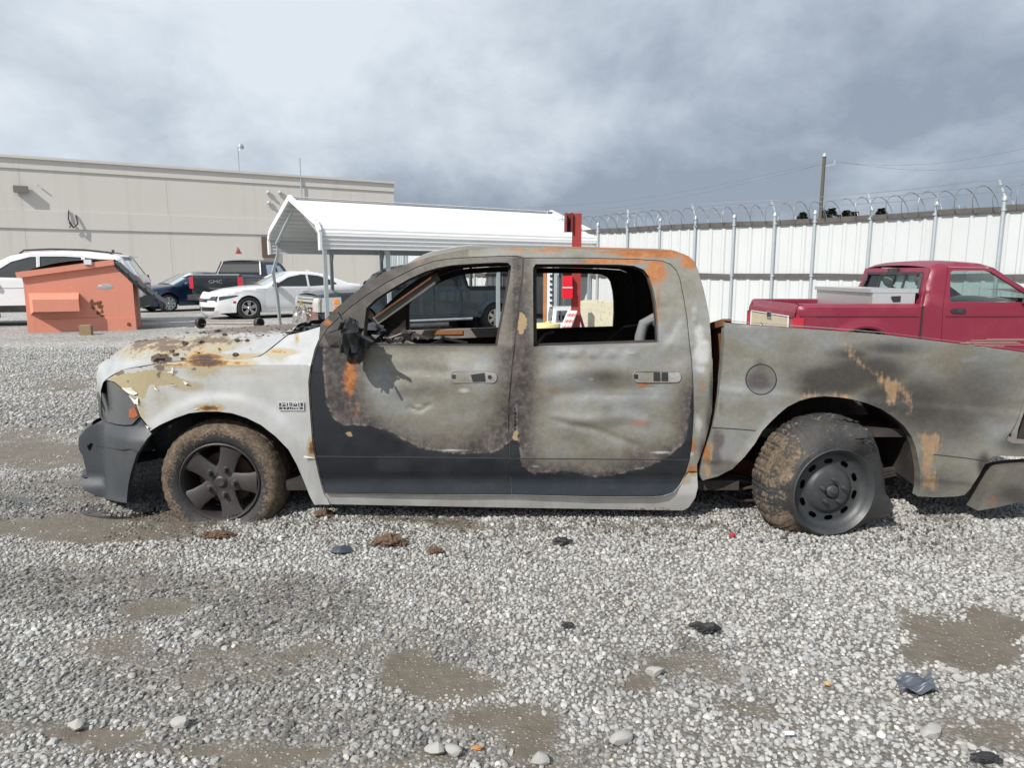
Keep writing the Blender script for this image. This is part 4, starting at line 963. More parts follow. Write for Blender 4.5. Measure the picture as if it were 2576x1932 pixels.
# ---------------------------------------------------------------- black full size pickup seen from behind
M['matte_black'] = mat_plain('matte_black', (.014, .016, .02), .75, 0, .2, 4, 0, .2)
M['black_paint'] = mat_paint('black_paint', (.010, .013, .018), .2, .2, .12)
def pickup(root, paint, L, W, xc, rail, roof, arches, doors, wins, hoodz, glass, nosez=(.42, 1.0), crumple=False):
    x0, x1, x2, x3 = xc   # windshield base, windshield top, roof rear, cab back
    segs = [('body', None, [(.08, nosez[0]), (0, nosez[0] + .1), (0, nosez[1] - .15), (.05, nosez[1])], .08), ('body', None, [(.05, nosez[1]), (.5, hoodz - .03), (x0, hoodz)], .05), ('windshield', glass, [(x0, hoodz), (x1, roof - .06)], .07),
            ('body', None, [(x1, roof - .06), (x1 + .3, roof), (x2 - .3, roof), (x2, roof - .04)], .04), ('none', None, [(x2, roof - .04), (x3, rail + .03)], 0), ('none', None, [(x3, rail + .03), (x3 + .01, rail)], 0),
            ('rail', None, [(x3 + .01, rail), (L - .03, rail)], 0), ('none', None, [(L - .03, rail), (L, rail - .04), (L, .60), (L - .02, .48)], 0)]
    c_ = Car(root, W, segs, .42, arches, hoodz - .02, .26, .06, (.7, .14), (.3, .03), .04, .5, .14, res=.06); c_.build(paint, wins, doors, glass)
    bxf = lambda z: x2 + (roof - .04 - z) / (roof - .04 - rail) * (x3 - x2); bw_ = lambda z: float(c_.w([bxf(z) - .05], [min(z, roof - .08)])[0])
    zr0, zr1 = rail + .10, roof - .13; cb = MB()
    for z0, z1_, y0, y1 in ((rail - .6, zr0, -1, 1), (zr1, roof - .04, -1, 1), (zr0, zr1, -1, -.86), (zr0, zr1, .86, 1)):
        cb.grid(lambda i, j: (bxf(max(rail, z0 + (z1_ - z0) * j)), (y0 + (y1 - y0) * i) * bw_(z0 + (z1_ - z0) * j), z0 + (z1_ - z0) * j), 8, 5)
    cb.build('cab_back', M['matte_black'] if paint == M['black_paint'] else paint, root)
    MB().grid(lambda i, j: (bxf(zr0 + (zr1 - zr0) * j) - .01, (-.86 + 1.72 * i) * bw_(zr0 + (zr1 - zr0) * j), zr0 + (zr1 - zr0) * j), 5, 2).build('rear_window', M['dark_glass'], root)
    b = MB(); b.box(((x3 + L) / 2, 0, rail - .52), (L - x3 - .05, W - .2, .06)); b.box((x3 + .04, 0, rail - .25), (.04, W - .12, .48)); b.build('bed_floor', paint, root, smooth=False)
    t = MB(); t.grid(lambda i, j: (L + .01 * math.sin(math.pi * j) - (.025 if j > .9 else 0), (-.5 + i) * (W - .14), .62 + (rail - .62) * j), 8, 10); t.grid(lambda i, j: (L - .025 - .05 * i, (-.5 + j) * (W - .14), rail), 1, 8); t.grid(lambda i, j: (L - .075, (-.5 + i) * (W - .14), .62 + (rail - .62) * j), 4, 4)
    to = t.build('tailgate', paint, root); return c_, to
rz = R(82); tx, ty = place(473 * D, 25.5); Lg = 5.9
gp = empty('black_pickup', (tx - Lg * math.cos(rz + math.pi), ty - Lg * math.sin(rz + math.pi), 0), rz + math.pi, 'black full size pickup seen from behind with red tail lights and a small flag', 'pickup')
car, tgo = pickup(gp, M['black_paint'], Lg, 2.04, (1.75, 2.45, 4.05, 4.28), 1.37, 1.92, [(.98, .45), (4.75, .45)],
    [[(1.85, .52), (1.85, 1.2), (2.45, 1.74), (2.9, 1.84), (3.02, 1.84), (3.02, .52)], [(3.03, .52), (3.03, 1.84), (3.9, 1.82), (4.05, 1.2), (4.0, .52)]],
    [[(2.12, 1.25), (2.60, 1.72), (2.96, 1.76), (2.96, 1.25)], [(3.08, 1.25), (3.08, 1.76), (3.80, 1.75), (3.92, 1.27)]], 1.24, M['dark_glass'], (.45, 1.12))
for sg in (-1, 1):
    tl = MB().prism([(-.10, .88), (.02, .88), (.02, 1.30), (-.08, 1.30)], lambda a, b, d: (Lg + .012 + a, sg * (.86 + d), b), .0, .165); tl.build('taillight', M['red_lens'], gp, smooth=False)
    for x in (.98, 4.75): car_wheel(gp, x, 1.0, .41, .27, .26, sg, M['galv'], 6)
    MB().box((Lg + .14, sg * .62, .56), (.20, .75, .20)).build('bumper_step', M['black_plastic'], gp)
TM = Matrix.Translation((Lg + .022, .0, 1.12)) @ Matrix.Rotation(R(90), 4, 'Z') @ Matrix.Rotation(R(90), 4, 'X')
text_mesh('badge', 'GMC', .165, .006, M['chrome'], TM, tgo, sx=1.5)
text_mesh('badge', 'SIERRA', .085, .006, M['chrome'], Matrix.Translation((Lg + .022, -.05, .88)) @ Matrix.Rotation(R(90), 4, 'Z') @ Matrix.Rotation(R(90), 4, 'X'), tgo, sx=1.6)
MB().box((Lg + .14, 0, .58), (.24, 1.98, .17)).build('rear_bumper', M['black_plastic'], gp); MB().box((Lg + .265, 0, .59), (.01, .34, .14)).build('number_plate', M['galv'], gp, smooth=False)
MB().bar((Lg - .01, -.92, 1.38), (Lg - .01, .92, 1.38), .06, .03).build('tailgate_cap', M['galv'], tgo, smooth=False)
fl = empty('flag', (tx + .25, ty + 1.9, 0), 0, 'small red and white pennant standing above the roof of the black pickup', 'flag')
q = at_y(0 + 1470 * .4069, 350 + 650 * .4069, ty + 1.9); q0 = at_y(1472 * .4069, 350 + 712 * .4069, ty + 1.9)
MB().tube([(q0[0] + .02, q0[1], q0[2] - .1), (q[0], q[1], q[2])], .012, 6).build('pole', M['white_paint'], fl, True)
fb = MB(); fb.grid(lambda i, j: (q0[0] - .11 * (1 - j) + .26 * i * (1 - j) + .0, q0[1] - .03 * math.sin(i * 5), q0[2] + (q[2] - q0[2]) * (.05 + .75 * j)), 6, 6); fb.build('cloth', mat_plain('flag_red', (.42, .05, .06), .8, 0, .5, 3), fl, True)

# ---------------------------------------------------------------- dark blue green pickup under the carport, crashed
M['teal_paint'] = mat_paint('dark_teal_paint', (.035, .060, .075), .3, .3, .2)
sc0 = cs + Vector((cx.x, cx.y)) * .22 ; rz = crz
so_ = empty('teal_pickup', (sc0.x, sc0.y, -.10), rz, 'dark blue green pickup with smashed nose and shattered windshield under the carport', 'pickup')
Lp = 5.75
car, tgo = pickup(so_, M['teal_paint'], Lp, 2.0, (1.62, 2.30, 3.75, 3.86), 1.17, 1.72, [(.95, .44), (4.62, .44)],
    [[(1.72, .52), (1.72, 1.18), (2.30, 1.64), (2.75, 1.73), (2.86, 1.73), (2.86, .52)], [(2.87, .52), (2.87, 1.73), (3.62, 1.71), (3.78, 1.15), (3.74, .52)]],
    [[(1.98, 1.22), (2.46, 1.62), (2.80, 1.65), (2.80, 1.21)], [(2.92, 1.21), (2.92, 1.65), (3.54, 1.64), (3.66, 1.22)]], 1.12, mat_glass('shattered_glass', (.16, .24, .23), .5), (.44, 1.02))
M['dull_metal'] = mat_plain('grille_silver', (.55, .54, .51), .32, .6, .25, 8, .1)
for sg in (-1, 1):
    car.patch_side('headlight', [(.02, .66), (.52, .68), (.50, 1.00), (.03, .98)], M['lamp_lens'], (sg,), .012)
    hl = car.patch_end('headlight', [(sg * a, b) for a, b in ((.62, .66), (.92, .66), (.92, .98), (.62, .98))], M['lamp_lens'], 0)
    for z in (.71, .85): car.patch_side('turn_signal', [(.34, z), (.45, z), (.445, z + .10), (.35, z + .10)], M['amber_lens'], (sg,), .02)
    for x in (.95, 4.62): car_wheel(so_, x, .99, .40, .22, .26, sg, M['dull_metal'], 6)
    mirror_part(so_, 1.95, .98, 1.26, sg, M['black_plastic']); MB().tube([(1.5, sg * 1.03, .40), (3.9, sg * 1.03, .40)], .05, 10).build('step_bar', M['chrome'], so_)
    sidebar('side_moulding', [(1.75, .80), (3.72, .80)], M['teal_paint'], .06, .012, sg, so_)
for z, h_ in ((.76, .07), (.88, .05), (.95, .05)): car.patch_end('grille_bar', [(-.62, z), (.62, z), (.62, z + h_), (-.62, z + h_)], M['dull_metal'], 0, False, .03)
car.patch_end('grille', [(-.62, .70), (.62, .70), (.62, 1.0), (-.62, 1.0)], M['black_plastic'], 0); MB().box((-.10, .05, .85), (.05, .22, .09)).build('emblem', mat_plain('gold_badge', (.45, .33, .10), .35, .6), so_)
bp = MB(); bp.grid(lambda i, j: (-.16 + .12 * abs(2 * i - 1) ** 2 + .06 * math.sin(i * 17 + j * 5) * (i > .35), (-.98 + 1.96 * i),   .34 + .30 * j + .04 * math.sin(i * 11)), 22, 6); bp.build('front_bumper', M['chrome'], so_)
cr = MB()
for i in range(46):
    a = random.uniform(-.5, .6); cr.bar((-.12 + random.uniform(-.05, .1), a, .45 + random.uniform(0, .35)), (-.12 + random.uniform(-.08, .1), a + random.uniform(-.2, .2), .45 + random.uniform(0, .4)), .05, .012)
cr.build('crumpled_parts', M['dull_metal'], so_, smooth=False)
ww = MB(); ww.grid(lambda i, j: (1.66 + .62 * j - .16 * math.sin(math.pi * i) * math.sin(math.pi * j) + .05 * mnoise.noise(Vector((i * 7, j * 7, 3))), (-.80 + 1.6 * i) * (1 - .12 * j), 1.14 + .50 * j + .10 * math.sin(math.pi * j) + .05 * mnoise.noise(Vector((i * 6, j * 6, 8)))), 16, 12)
m, n = newmat('crazed_glass'); p = objpos(n); vv = n.n('ShaderNodeTexVoronoi', {'feature': 'DISTANCE_TO_EDGE'}, Vector=p, Scale=9.0).outputs['Distance']
c = n.mix(n.noise(p, 4, 5), (.012, .03, .028), (.10, .15, .14)); c = n.mix(n.ss(vv, .03, .0), c, (.3, .36, .35)); n.out(n.pbsdf(c, .15, 0, n.bump(n.noise(p, 6, 4), .6, .05)))
ww.build('shattered_windshield', m, so_, angle=25)
# ================================================================== BURNT PICKUP
Y0, YC = 3.90, 4.84            # near flank, centre line
ZS = 1.047                     # window sill height
def R5(*pts): return [(150 + a * .3616, 780 + b * .3616) for a, b in pts]
def R6(*pts): return [(750 + a * .4341, 600 + b * .4341) for a, b in pts]
def R7(*pts): return [(1250 + a * .4342, 600 + b * .4342) for a, b in pts]
def R8(*pts): return [(1750 + a * .3738, 780 + b * .3738) for a, b in pts]
def R2(*pts): return [(600 + a * .4069, 450 + b * .4069) for a, b in pts]
def R3(*pts): return [(1250 + a * .31646, 380 + b * .31646) for a, b in pts]
def nz3(x, z, f, s): return np.array([mnoise.noise(Vector((a * f, s, b * f))) for a, b in zip(x, z)])
def xz(conv, *p): return [(at_y(u, v, Y0)[0], at_y(u, v, Y0)[2]) for u, v in conv(*p)]
DENTS = [(xz(R7, (330, 1050), (420, 1075), (520, 1095), (620, 1125), (700, 1160), (800, 1198)), .010, .018), (xz(R7, (350, 905), (560, 890), (760, 880), (900, 890)), .010, .034), (xz(R7, (340, 1040), (520, 1050), (760, 1030), (860, 1060)), -.010, .034),
         (xz(R7, (300, 800), (500, 770), (740, 790)), -.012, .05), (xz(R7, (960, 620), (1010, 560), (1060, 480)), .006, .026), (xz(R6, (640, 980), (700, 1000), (760, 965)), .009, .012), (xz(R6, (420, 770), (700, 760), (860, 780)), .010, .03), (xz(R6, (600, 860), (800, 850)), -.008, .04)] + \
        [(xz(R7, (a, 662), (a + 40, 662)), -.0045, .018) for a in (360, 450, 550, 660, 770)]
def prof_door(x, z):
    o = .022 * sstep(z, .86, ZS) + np.maximum(0, z - ZS) * .29
    o = o + .010 * (1 - sstep(z, .285, .305)) - .035 * (1 - sstep(z, .13, .27)) * (z > .0)
    o = o + .05 * np.maximum(0, .10 - z) / .1 * .5
    dent0 = 0
    for pl_, am_, wd_ in DENTS: dent0 = dent0 + am_ * np.exp(-(sdist(np.stack([x, z], -1), pl_, False) / wd_) ** 2)
    o = o + dent0; dent = nz3(x, z * 1.6, 2.6, 1.0) * .017 + nz3(x, z, 7.0, 4.0) * .005
    return o + dent * sstep(x, -.9, -.4) * (1 - sstep(z, ZS - .1, ZS + .05)) * sstep(z, .3, .4)
def corner(x, xs=-2.02, a=.53, d=.60):
    q = np.clip((xs - x) / a, 0, .97); return d * (1 - np.sqrt(1 - q * q))
def prof_fend(x, z):
    o = corner(x) + 1.15 * np.maximum(0, z - .935) * 1.0
    dd = np.hypot(x + 1.66, z - .22); o = o - .010 * (1 - sstep(dd, .50, .575)) + .02 * (1 - sstep(z, .2, .5)) * sstep(x, -1.5, -1.0)
    return o + nz3(x, z, 5.0, 9.0) * .004
def prof_bump(x, z):
    return corner(x, -2.0, .60, .70) - .03 + .05 * sstep(z, .48, .58) - .03 * (1 - sstep(z, .05, .15)) + nz3(x, z, 6, 2) * .006
def prof_lamp(x, z): return corner(x) + .004
def prof_bed(x, z):
    dd = np.hypot(x - 1.84, z - .14); o = -.030 * (1 - sstep(dd, .50, .62)) + .03 * sstep(z, .75, 1.02) * 0
    o = o + .012 * sstep(z - (1.02 - .075 * (x - 1)), -.20, -.16) * 0
    crease = sstep(z + .085 * (x - 1), .80, .84); o = o + .010 * crease
    o = o + .009 * (1 - sstep(z + .09 * (x - 1), .375, .39)) + nz3(x, z, 2.2, 6) * .012
    return o + .05 * np.maximum(0, .2 - z)
def surf(prof, off=0.0):
    def f(u, v):
        u = np.asarray(u, float); v = np.asarray(v, float); a = (u - 1288) / FPX; b = (966 - v) / FPX
        dx, dy, dz = a, CP + b * SP, -SP + b * CP; y = np.full(len(u), Y0)
        for _ in range(14):
            t = y / dy; yn = Y0 + prof(dx * t, CAMH + dz * t) + off; y = y * .5 + yn * .5
        t = y / dy; return np.stack([dx * t, y, CAMH + dz * t], -1)
    return f
def S(prof, pts, off=0.0): P = np.array(pts); return surf(prof, off)(P[:, 0], P[:, 1])
def blobs(c, lst, conv):
    f = np.zeros(len(c))
    for a, b, ra, rb, amp in lst:
        (cu, cv), = conv((a, b)); (u2, v2), = conv((a + ra, b + rb)); d = ((c[:, 0] - cu) / (u2 - cu)) ** 2 + ((c[:, 1] - cv) / (v2 - cv)) ** 2
        f = np.maximum(f, amp * np.exp(-d * 1.1))
    return f
PXM = 1 / 433.0
# ---- burnt sheet metal
def burnt_material(name):
    m, n = newmat(name); p = objpos(n)
    A = lambda k: n.attr(k).outputs['Fac']
    n1 = n.noise(p, 7, 6, .6); n2 = n.noise(p, 34, 5, .65); n3 = n.noise(p, 120, 3, .6); nst = n.noise(n.vm('MULTIPLY', p, (2.0, 2, 3.6)), 1.7, 7, .6)
    wob = n.m('ADD', n.m('MULTIPLY_ADD', n1, .035, -.0175), n.m('ADD', n.m('MULTIPLY_ADD', n2, .016, -.008), n.m('MULTIPLY_ADD', n3, .012, -.006)))
    chm = n.ss(n.m('ADD', A('char'), wob), -.004, .010); ashm = n.ss(n.m('ADD', A('ash'), n.m('ADD', wob, n.m('MULTIPLY_ADD', n3, .05, -.025))), -.055, .075)
    black = n.mix(n.ss(n1, .35, .75), (.006, .008, .012), (.013, .015, .019))
    dust = n.ss(n.noise(p, 2.2, 5, .7), .45, .8); black = n.mix(n.m('MULTIPLY', n.m('ADD', n.m('MULTIPLY', dust, .14), n.m('MULTIPLY', n.ss(n3, .62, .72), .35)), n.ss(n1, .35, .6)), black, (.075, .072, .068))
    char = n.ramp(n.m('ADD', n.m('MULTIPLY', n2, .6), n.m('MULTIPLY', n1, .4)), [(.30, (.014, .012, .014)), (.46, (.042, .036, .035)), (.58, (.090, .076, .068)), (.72, (.17, .148, .132))])
    rim = n.m('SUBTRACT', 1.0, n.ss(n.m('ABSOLUTE', n.m('ADD', A('char'), wob)), .004, .018)); char = n.mix(n.m('MULTIPLY', n.m('MULTIPLY', rim, n.ss(n2, .45, .6)), .6), char, (.24, .20, .175))
    ash = n.ramp(nst, [(.30, (.150, .142, .120)), (.42, (.185, .178, .152)), (.50, (.212, .206, .178)), (.57, (.212, .220, .216)), (.70, (.27, .272, .262))])
    tan = n.ss(n.noise(n.vm('MULTIPLY', p, (1.4, 1, 2.6)), 2.1, 4, .55), .50, .68); ash = n.mix(n.m('MULTIPLY', tan, .40), ash, (.155, .132, .078))
    ash = n.mix(n.m('MULTIPLY', n.ss(n2, .60, .42), .28), ash, n.vm('SCALE', ash, .74)); ash = n.mix(n.m('MULTIPLY', n.ss(n3, .56, .72), .35), ash, (.32, .32, .31))
    ash = n.mix(n.m('MULTIPLY', n.ss(n.m('ADD', A('ash'), n.m('MULTIPLY_ADD', n1, .10, -.05)), .15, .0), .6), ash, n.mix(n2, (.062, .050, .040), (.14, .118, .088))); c = n.mix(chm, black, char); c = n.mix(ashm, c, ash)
    sm = n.m('ADD', A('soot'), n.m('MULTIPLY', n.m('MULTIPLY_ADD', n.m('ADD', n1, nst), .7, -.7), n.m('MULTIPLY', A('soot'), .85))); c = n.mix(n.m('MULTIPLY', n.ss(sm, -.02, .78), .93), c, n.mix(n2, (.026, .024, .023), (.062, .055, .049)))
    vi = n.ss(n.m('ADD', A('violet'), n.m('MULTIPLY_ADD', n2, .7, -.35)), .3, .8); c = n.mix(n.m('MULTIPLY', vi, .8), c, n.mix(n3, (.045, .035, .04), (.115, .095, .10)))
    rs = n.m('ADD', A('rust'), n.m('MULTIPLY', n.m('MULTIPLY_ADD', n.m('ADD', n1, n2), .9, -.9), n.ss(A('rust'), .02, .3)))
    rcol = n.ramp(n.m('ADD', n.m('MULTIPLY', n2, .5), n.m('MULTIPLY', nst, .5)), [(.3, (.12, .042, .014)), (.48, (.31, .112, .028)), (.7, (.42, .19, .07))]); rm = n.ss(rs, .2, .75); c = n.mix(n.m('MULTIPLY', rm, .92), c, rcol)
    vert = n.noise(n.vm('MULTIPLY', p, (60, 8, 2.0)), 1.0, 4, .6)
    stk = n.ss(n.m('ADD', A('streak'), n.m('MULTIPLY_ADD', n.m('ADD', vert, n.m('ADD', n1, n2)), .085, -.1275)), -.010, .03); c = n.mix(n.m('MULTIPLY', stk, n.m('MULTIPLY_ADD', vert, .8, .35), clamp=True), c, n.mix(n2, (.26, .155, .08), (.40, .27, .16)))
    pm = n.ss(n.m('ADD', A('pale'), n.m('MULTIPLY', n.m('MULTIPLY_ADD', n1, .8, -.4), n.ss(A('pale'), .02, .3))), .25, .7); c = n.mix(n.m('MULTIPLY', pm, .85), c, n.mix(n2, (.42, .42, .42), (.62, .62, .615)))
    pl = n.ss(n.m('ADD', A('peel'), n.m('MULTIPLY_ADD', n2, .03, -.015)), -.003, .004); c = n.mix(pl, c, n.mix(n2, (.22, .145, .07), (.32, .245, .145)))
    rg = n.mixf(chm, .22, .80); rg = n.mixf(ashm, rg, n.m('MULTIPLY_ADD', n2, .3, .40)); rg = n.mixf(pm, rg, .4)
    mt = n.m('MULTIPLY', n.m('MAXIMUM', n.m('MULTIPLY', ashm, .25), n.m('MULTIPLY', pm, .4)), .6)
    hgt = n.m('ADD', n.m('MULTIPLY', n2, .6), n.m('MULTIPLY', n3, .25)); st = n.mixf(chm, .02, .35)
    b = n.n('ShaderNodeBump', None, Height=hgt, Strength=st, Distance=.006).outputs[0]
    n.out(n.pbsdf(c, rg, mt, b, .45, Coat_Weight=n.m('MULTIPLY', n.m('SUBTRACT', 1.0, chm), .5), Coat_Roughness=.12)); return m
M['burnt'] = burnt_material('burnt_paint')
# ---- scorched silver paint
m, n = newmat('silver_paint'); p = objpos(n); A = lambda k: n.attr(k).outputs['Fac']
n1 = n.noise(p, 8, 6, .62); n2 = n.noise(p, 40, 5, .65); nf = n.noise(n.vm('MULTIPLY', p, (1, 1, .25)), 14, 5, .6)
base = n.mix(n.ss(n1, .3, .7), (.52, .522, .515), (.61, .608, .595)); base = n.mix(n.m('MULTIPLY', n.ss(nf, .52, .78), .3), base, (.36, .34, .295))
sc = n.m('ADD', A('scorch'), n.m('MULTIPLY', n.m('MULTIPLY_ADD', n.m('ADD', n1, n2), .8, -.8), n.ss(A('scorch'), .03, .4)))
scc = n.ramp(sc, [(.05, (.52, .50, .45)), (.25, (.45, .405, .30)), (.45, (.34, .23, .105)), (.62, (.17, .08, .03)), (.85, (.05, .035, .03))]); c = n.mix(n.ss(sc, .05, .25), base, scc)
pr = n.ss(n.m('ADD', A('primer'), n.m('MULTIPLY_ADD', n.m('ADD', n1, n2), .06, -.06)), -.002, .004); c = n.mix(pr, c, n.mix(n1, (.27, .225, .13), (.36, .305, .19)))
di = n.m('ADD', A('dirt'), n.m('MULTIPLY', n.m('MULTIPLY_ADD', n.m('ADD', n1, n2), 1.3, -1.3), n.ss(A('dirt'), .02, .3))); dm = n.ss(di, .32, .62); c = n.mix(n.m('MULTIPLY', dm, .95), c, n.mix(n2, (.07, .05, .042), (.17, .13, .105)))
so2 = A('soot'); c = n.mix(n.m('MULTIPLY', n.ss(n.m('ADD', so2, n.m('MULTIPLY', n.m('MULTIPLY_ADD', n1, 1, -.5), so2)), .1, .9), .85), c, (.05, .045, .04))
non = n.m('MAXIMUM', n.m('MAXIMUM', pr, dm), n.ss(sc, .2, .5))
n.out(n.pbsdf(c, n.mixf(non, .34, .8), n.mixf(non, .55, 0), n.n('ShaderNodeBump', None, Height=n2, Strength=n.mixf(non, .02, .4), Distance=.006).outputs[0], .5, Coat_Weight=n.mixf(non, .35, 0))); M['silver'] = m
M['charred'] = mat_plain('charred_metal', (.035, .030, .028), .8, .1, .6, 9, .4, .4, dirt=.5, dirtcol=(.10, .075, .06), bscale=30)
M['rusty'] = mat_plain('rusty_steel', (.19, .085, .04), .85, .1, .5, 8, .4, .3, dirt=.6, dirtcol=(.07, .05, .045), bscale=40)
M['rust_stripe'] = mat_plain('rust_orange', (.25, .10, .035), .8, 0, .4, 20, .3)
M['ashbar'] = mat_plain('ash_grey_metal', (.22, .20, .18), .65, .3, .5, 14, .3)
M['bumper_plastic'] = mat_plain('dark_bumper_plastic', (.040, .045, .052), .48, 0, .25, 5, .15, .5, dirt=.35, dirtcol=(.10, .10, .10))
tk = empty('burnt_pickup', (0, YC, 0), 0, 'burnt out silver crew cab pickup with no glass and flat tyres filling the foreground', 'pickup')
def far_xyz(P, drop=.05): P = np.asarray(P, float).copy(); k = (2 * YC - P[:, 1] - Y0) / (2 * (YC - Y0)); P[:, 1] = 2 * YC - P[:, 1]; P[:, 2] -= drop * k; return P
def px_panel(name, tri, prof, mat, attr=None, gap=1.0, flange=.03, off=0.0, parent=None, mirror=None, drop=.05):
    sf = surf(prof, off); v, f, co = panel(tri[0], tri[1], sf, (0, 1, 0), gap, flange)
    o = mk(name, v, f, mat, parent or tk, True, attrs=attr(co) if attr else None)
    if mirror: mk(name, far_xyz(v, drop), [q[::-1] for q in f], mirror, parent or tk, True)
    return o
# outlines --------------------------------------------------------------
cab_out = R2((505, 900), (600, 800), (700, 715), (800, 640), (900, 575), (1000, 540), (1060, 521), (1130, 499), (1200, 475), (1310, 453), (1420, 435), (1600, 424), (1750, 421)) + \
    R3((400, 767), (600, 772), (1000, 783), (1300, 790), (1400, 797), (1470, 810), (1530, 836), (1575, 885), (1600, 955), (1640, 1085), (1670, 1220), (1690, 1330), (1702, 1480), (1710, 1640)) + \
    R7((1250, 700), (1252, 850), (1247, 1000), (1225, 1110), (1200, 1205), (1175, 1275), (1160, 1310), (1163, 1400), (1166, 1440), (1150, 1505), (1112, 1560), (1080, 1578), (600, 1570), (0, 1560)) + \
    R6((700, 1552), (185, 1542), (172, 1510), (150, 1474), (125, 1380), (105, 1290), (85, 1180), (75, 1050), (65, 900), (62, 830), (75, 740), (100, 640), (118, 590))
B_line = R7((85, 1484), (75, 1300), (68, 1100), (70, 950), (85, 780), (100, 640), (115, 500), (130, 350), (148, 230), (154, 110))
fd_front = R6((158, 1474), (131, 1380), (111, 1290), (91, 1180), (81, 1050), (71, 900), (68, 830), (81, 740), (106, 645), (126, 590))
fd_top = R2((545, 928), (620, 855), (700, 784), (800, 712), (900, 648), (1000, 593), (1100, 545), (1200, 509), (1300, 492), (1450, 482), (1600, 476), (1720, 474))
front_door = fd_front + fd_top + B_line[::-1] + R6((700, 1482))
rd_top = R7((500, 110), (800, 118), (950, 127), (1005, 147), (1038, 182), (1060, 232), (1080, 332), (1100, 452), (1115, 600), (1128, 700), (1137, 850), (1139, 1000), (1135, 1100), (1128, 1200), (1115, 1285), (1093, 1355), (1058, 1425), (1018, 1470), (960, 1490), (900, 1496), (500, 1494))
rear_door = B_line + rd_top
rear_door = [(a + .4, b) for a, b in rear_door]
fwin = R2((772, 1030), (780, 900), (792, 800), (850, 745), (950, 680), (1050, 622), (1150, 577), (1230, 552), (1320, 535), (1450, 526), (1600, 519), (1664, 520), (1682, 540), (1670, 640), (1640, 800), (1610, 950), (1596, 1033))
rwin = R7((215, 625), (212, 300), (213, 170), (226, 150), (400, 150), (700, 153), (795, 160), (850, 182), (880, 222), (905, 300), (920, 380), (930, 480), (935, 602))
# burn maps -------------------------------------------------------------
fd_ash = R6((345, 560), (350, 760), (350, 900), (395, 1010), (470, 1062), (560, 1110), (650, 1160), (780, 1192), (900, 1192), (1000, 1172), (1110, 1110), (1172, 1000), (1192, 850), (1195, 560))
fd_char = R6((150, 560), (140, 700), (150, 830), (158, 950), (200, 1040), (262, 1085), (330, 1080), (420, 1092), (520, 1117), (600, 1162), (700, 1212), (850, 1238), (1000, 1252), (1150, 1240), (1195, 1200), (1300, 1150), (1300, -50), (700, -50), (300, 380), (230, 480))
rd_ash = R7((185, 500), (190, 640), (205, 760), (215, 860), (200, 1000), (192, 1100), (205, 1230), (255, 1318), (400, 1330), (550, 1335), (650, 1318), (760, 1290), (815, 1225), (900, 1228), (1000, 1205), (1058, 1140), (1078, 1050), (1082, 930), (1120, 850), (1180, 640), (1180, 60), (155, 60), (180, 300))
rd_char = R7((40, 60), (50, 640), (90, 900), (110, 1000), (108, 1080), (120, 1190), (150, 1322), (205, 1368), (400, 1352), (600, 1382), (700, 1372), (900, 1312), (1000, 1262), (1100, 1165), (1128, 900), (1200, 640), (1200, 60))
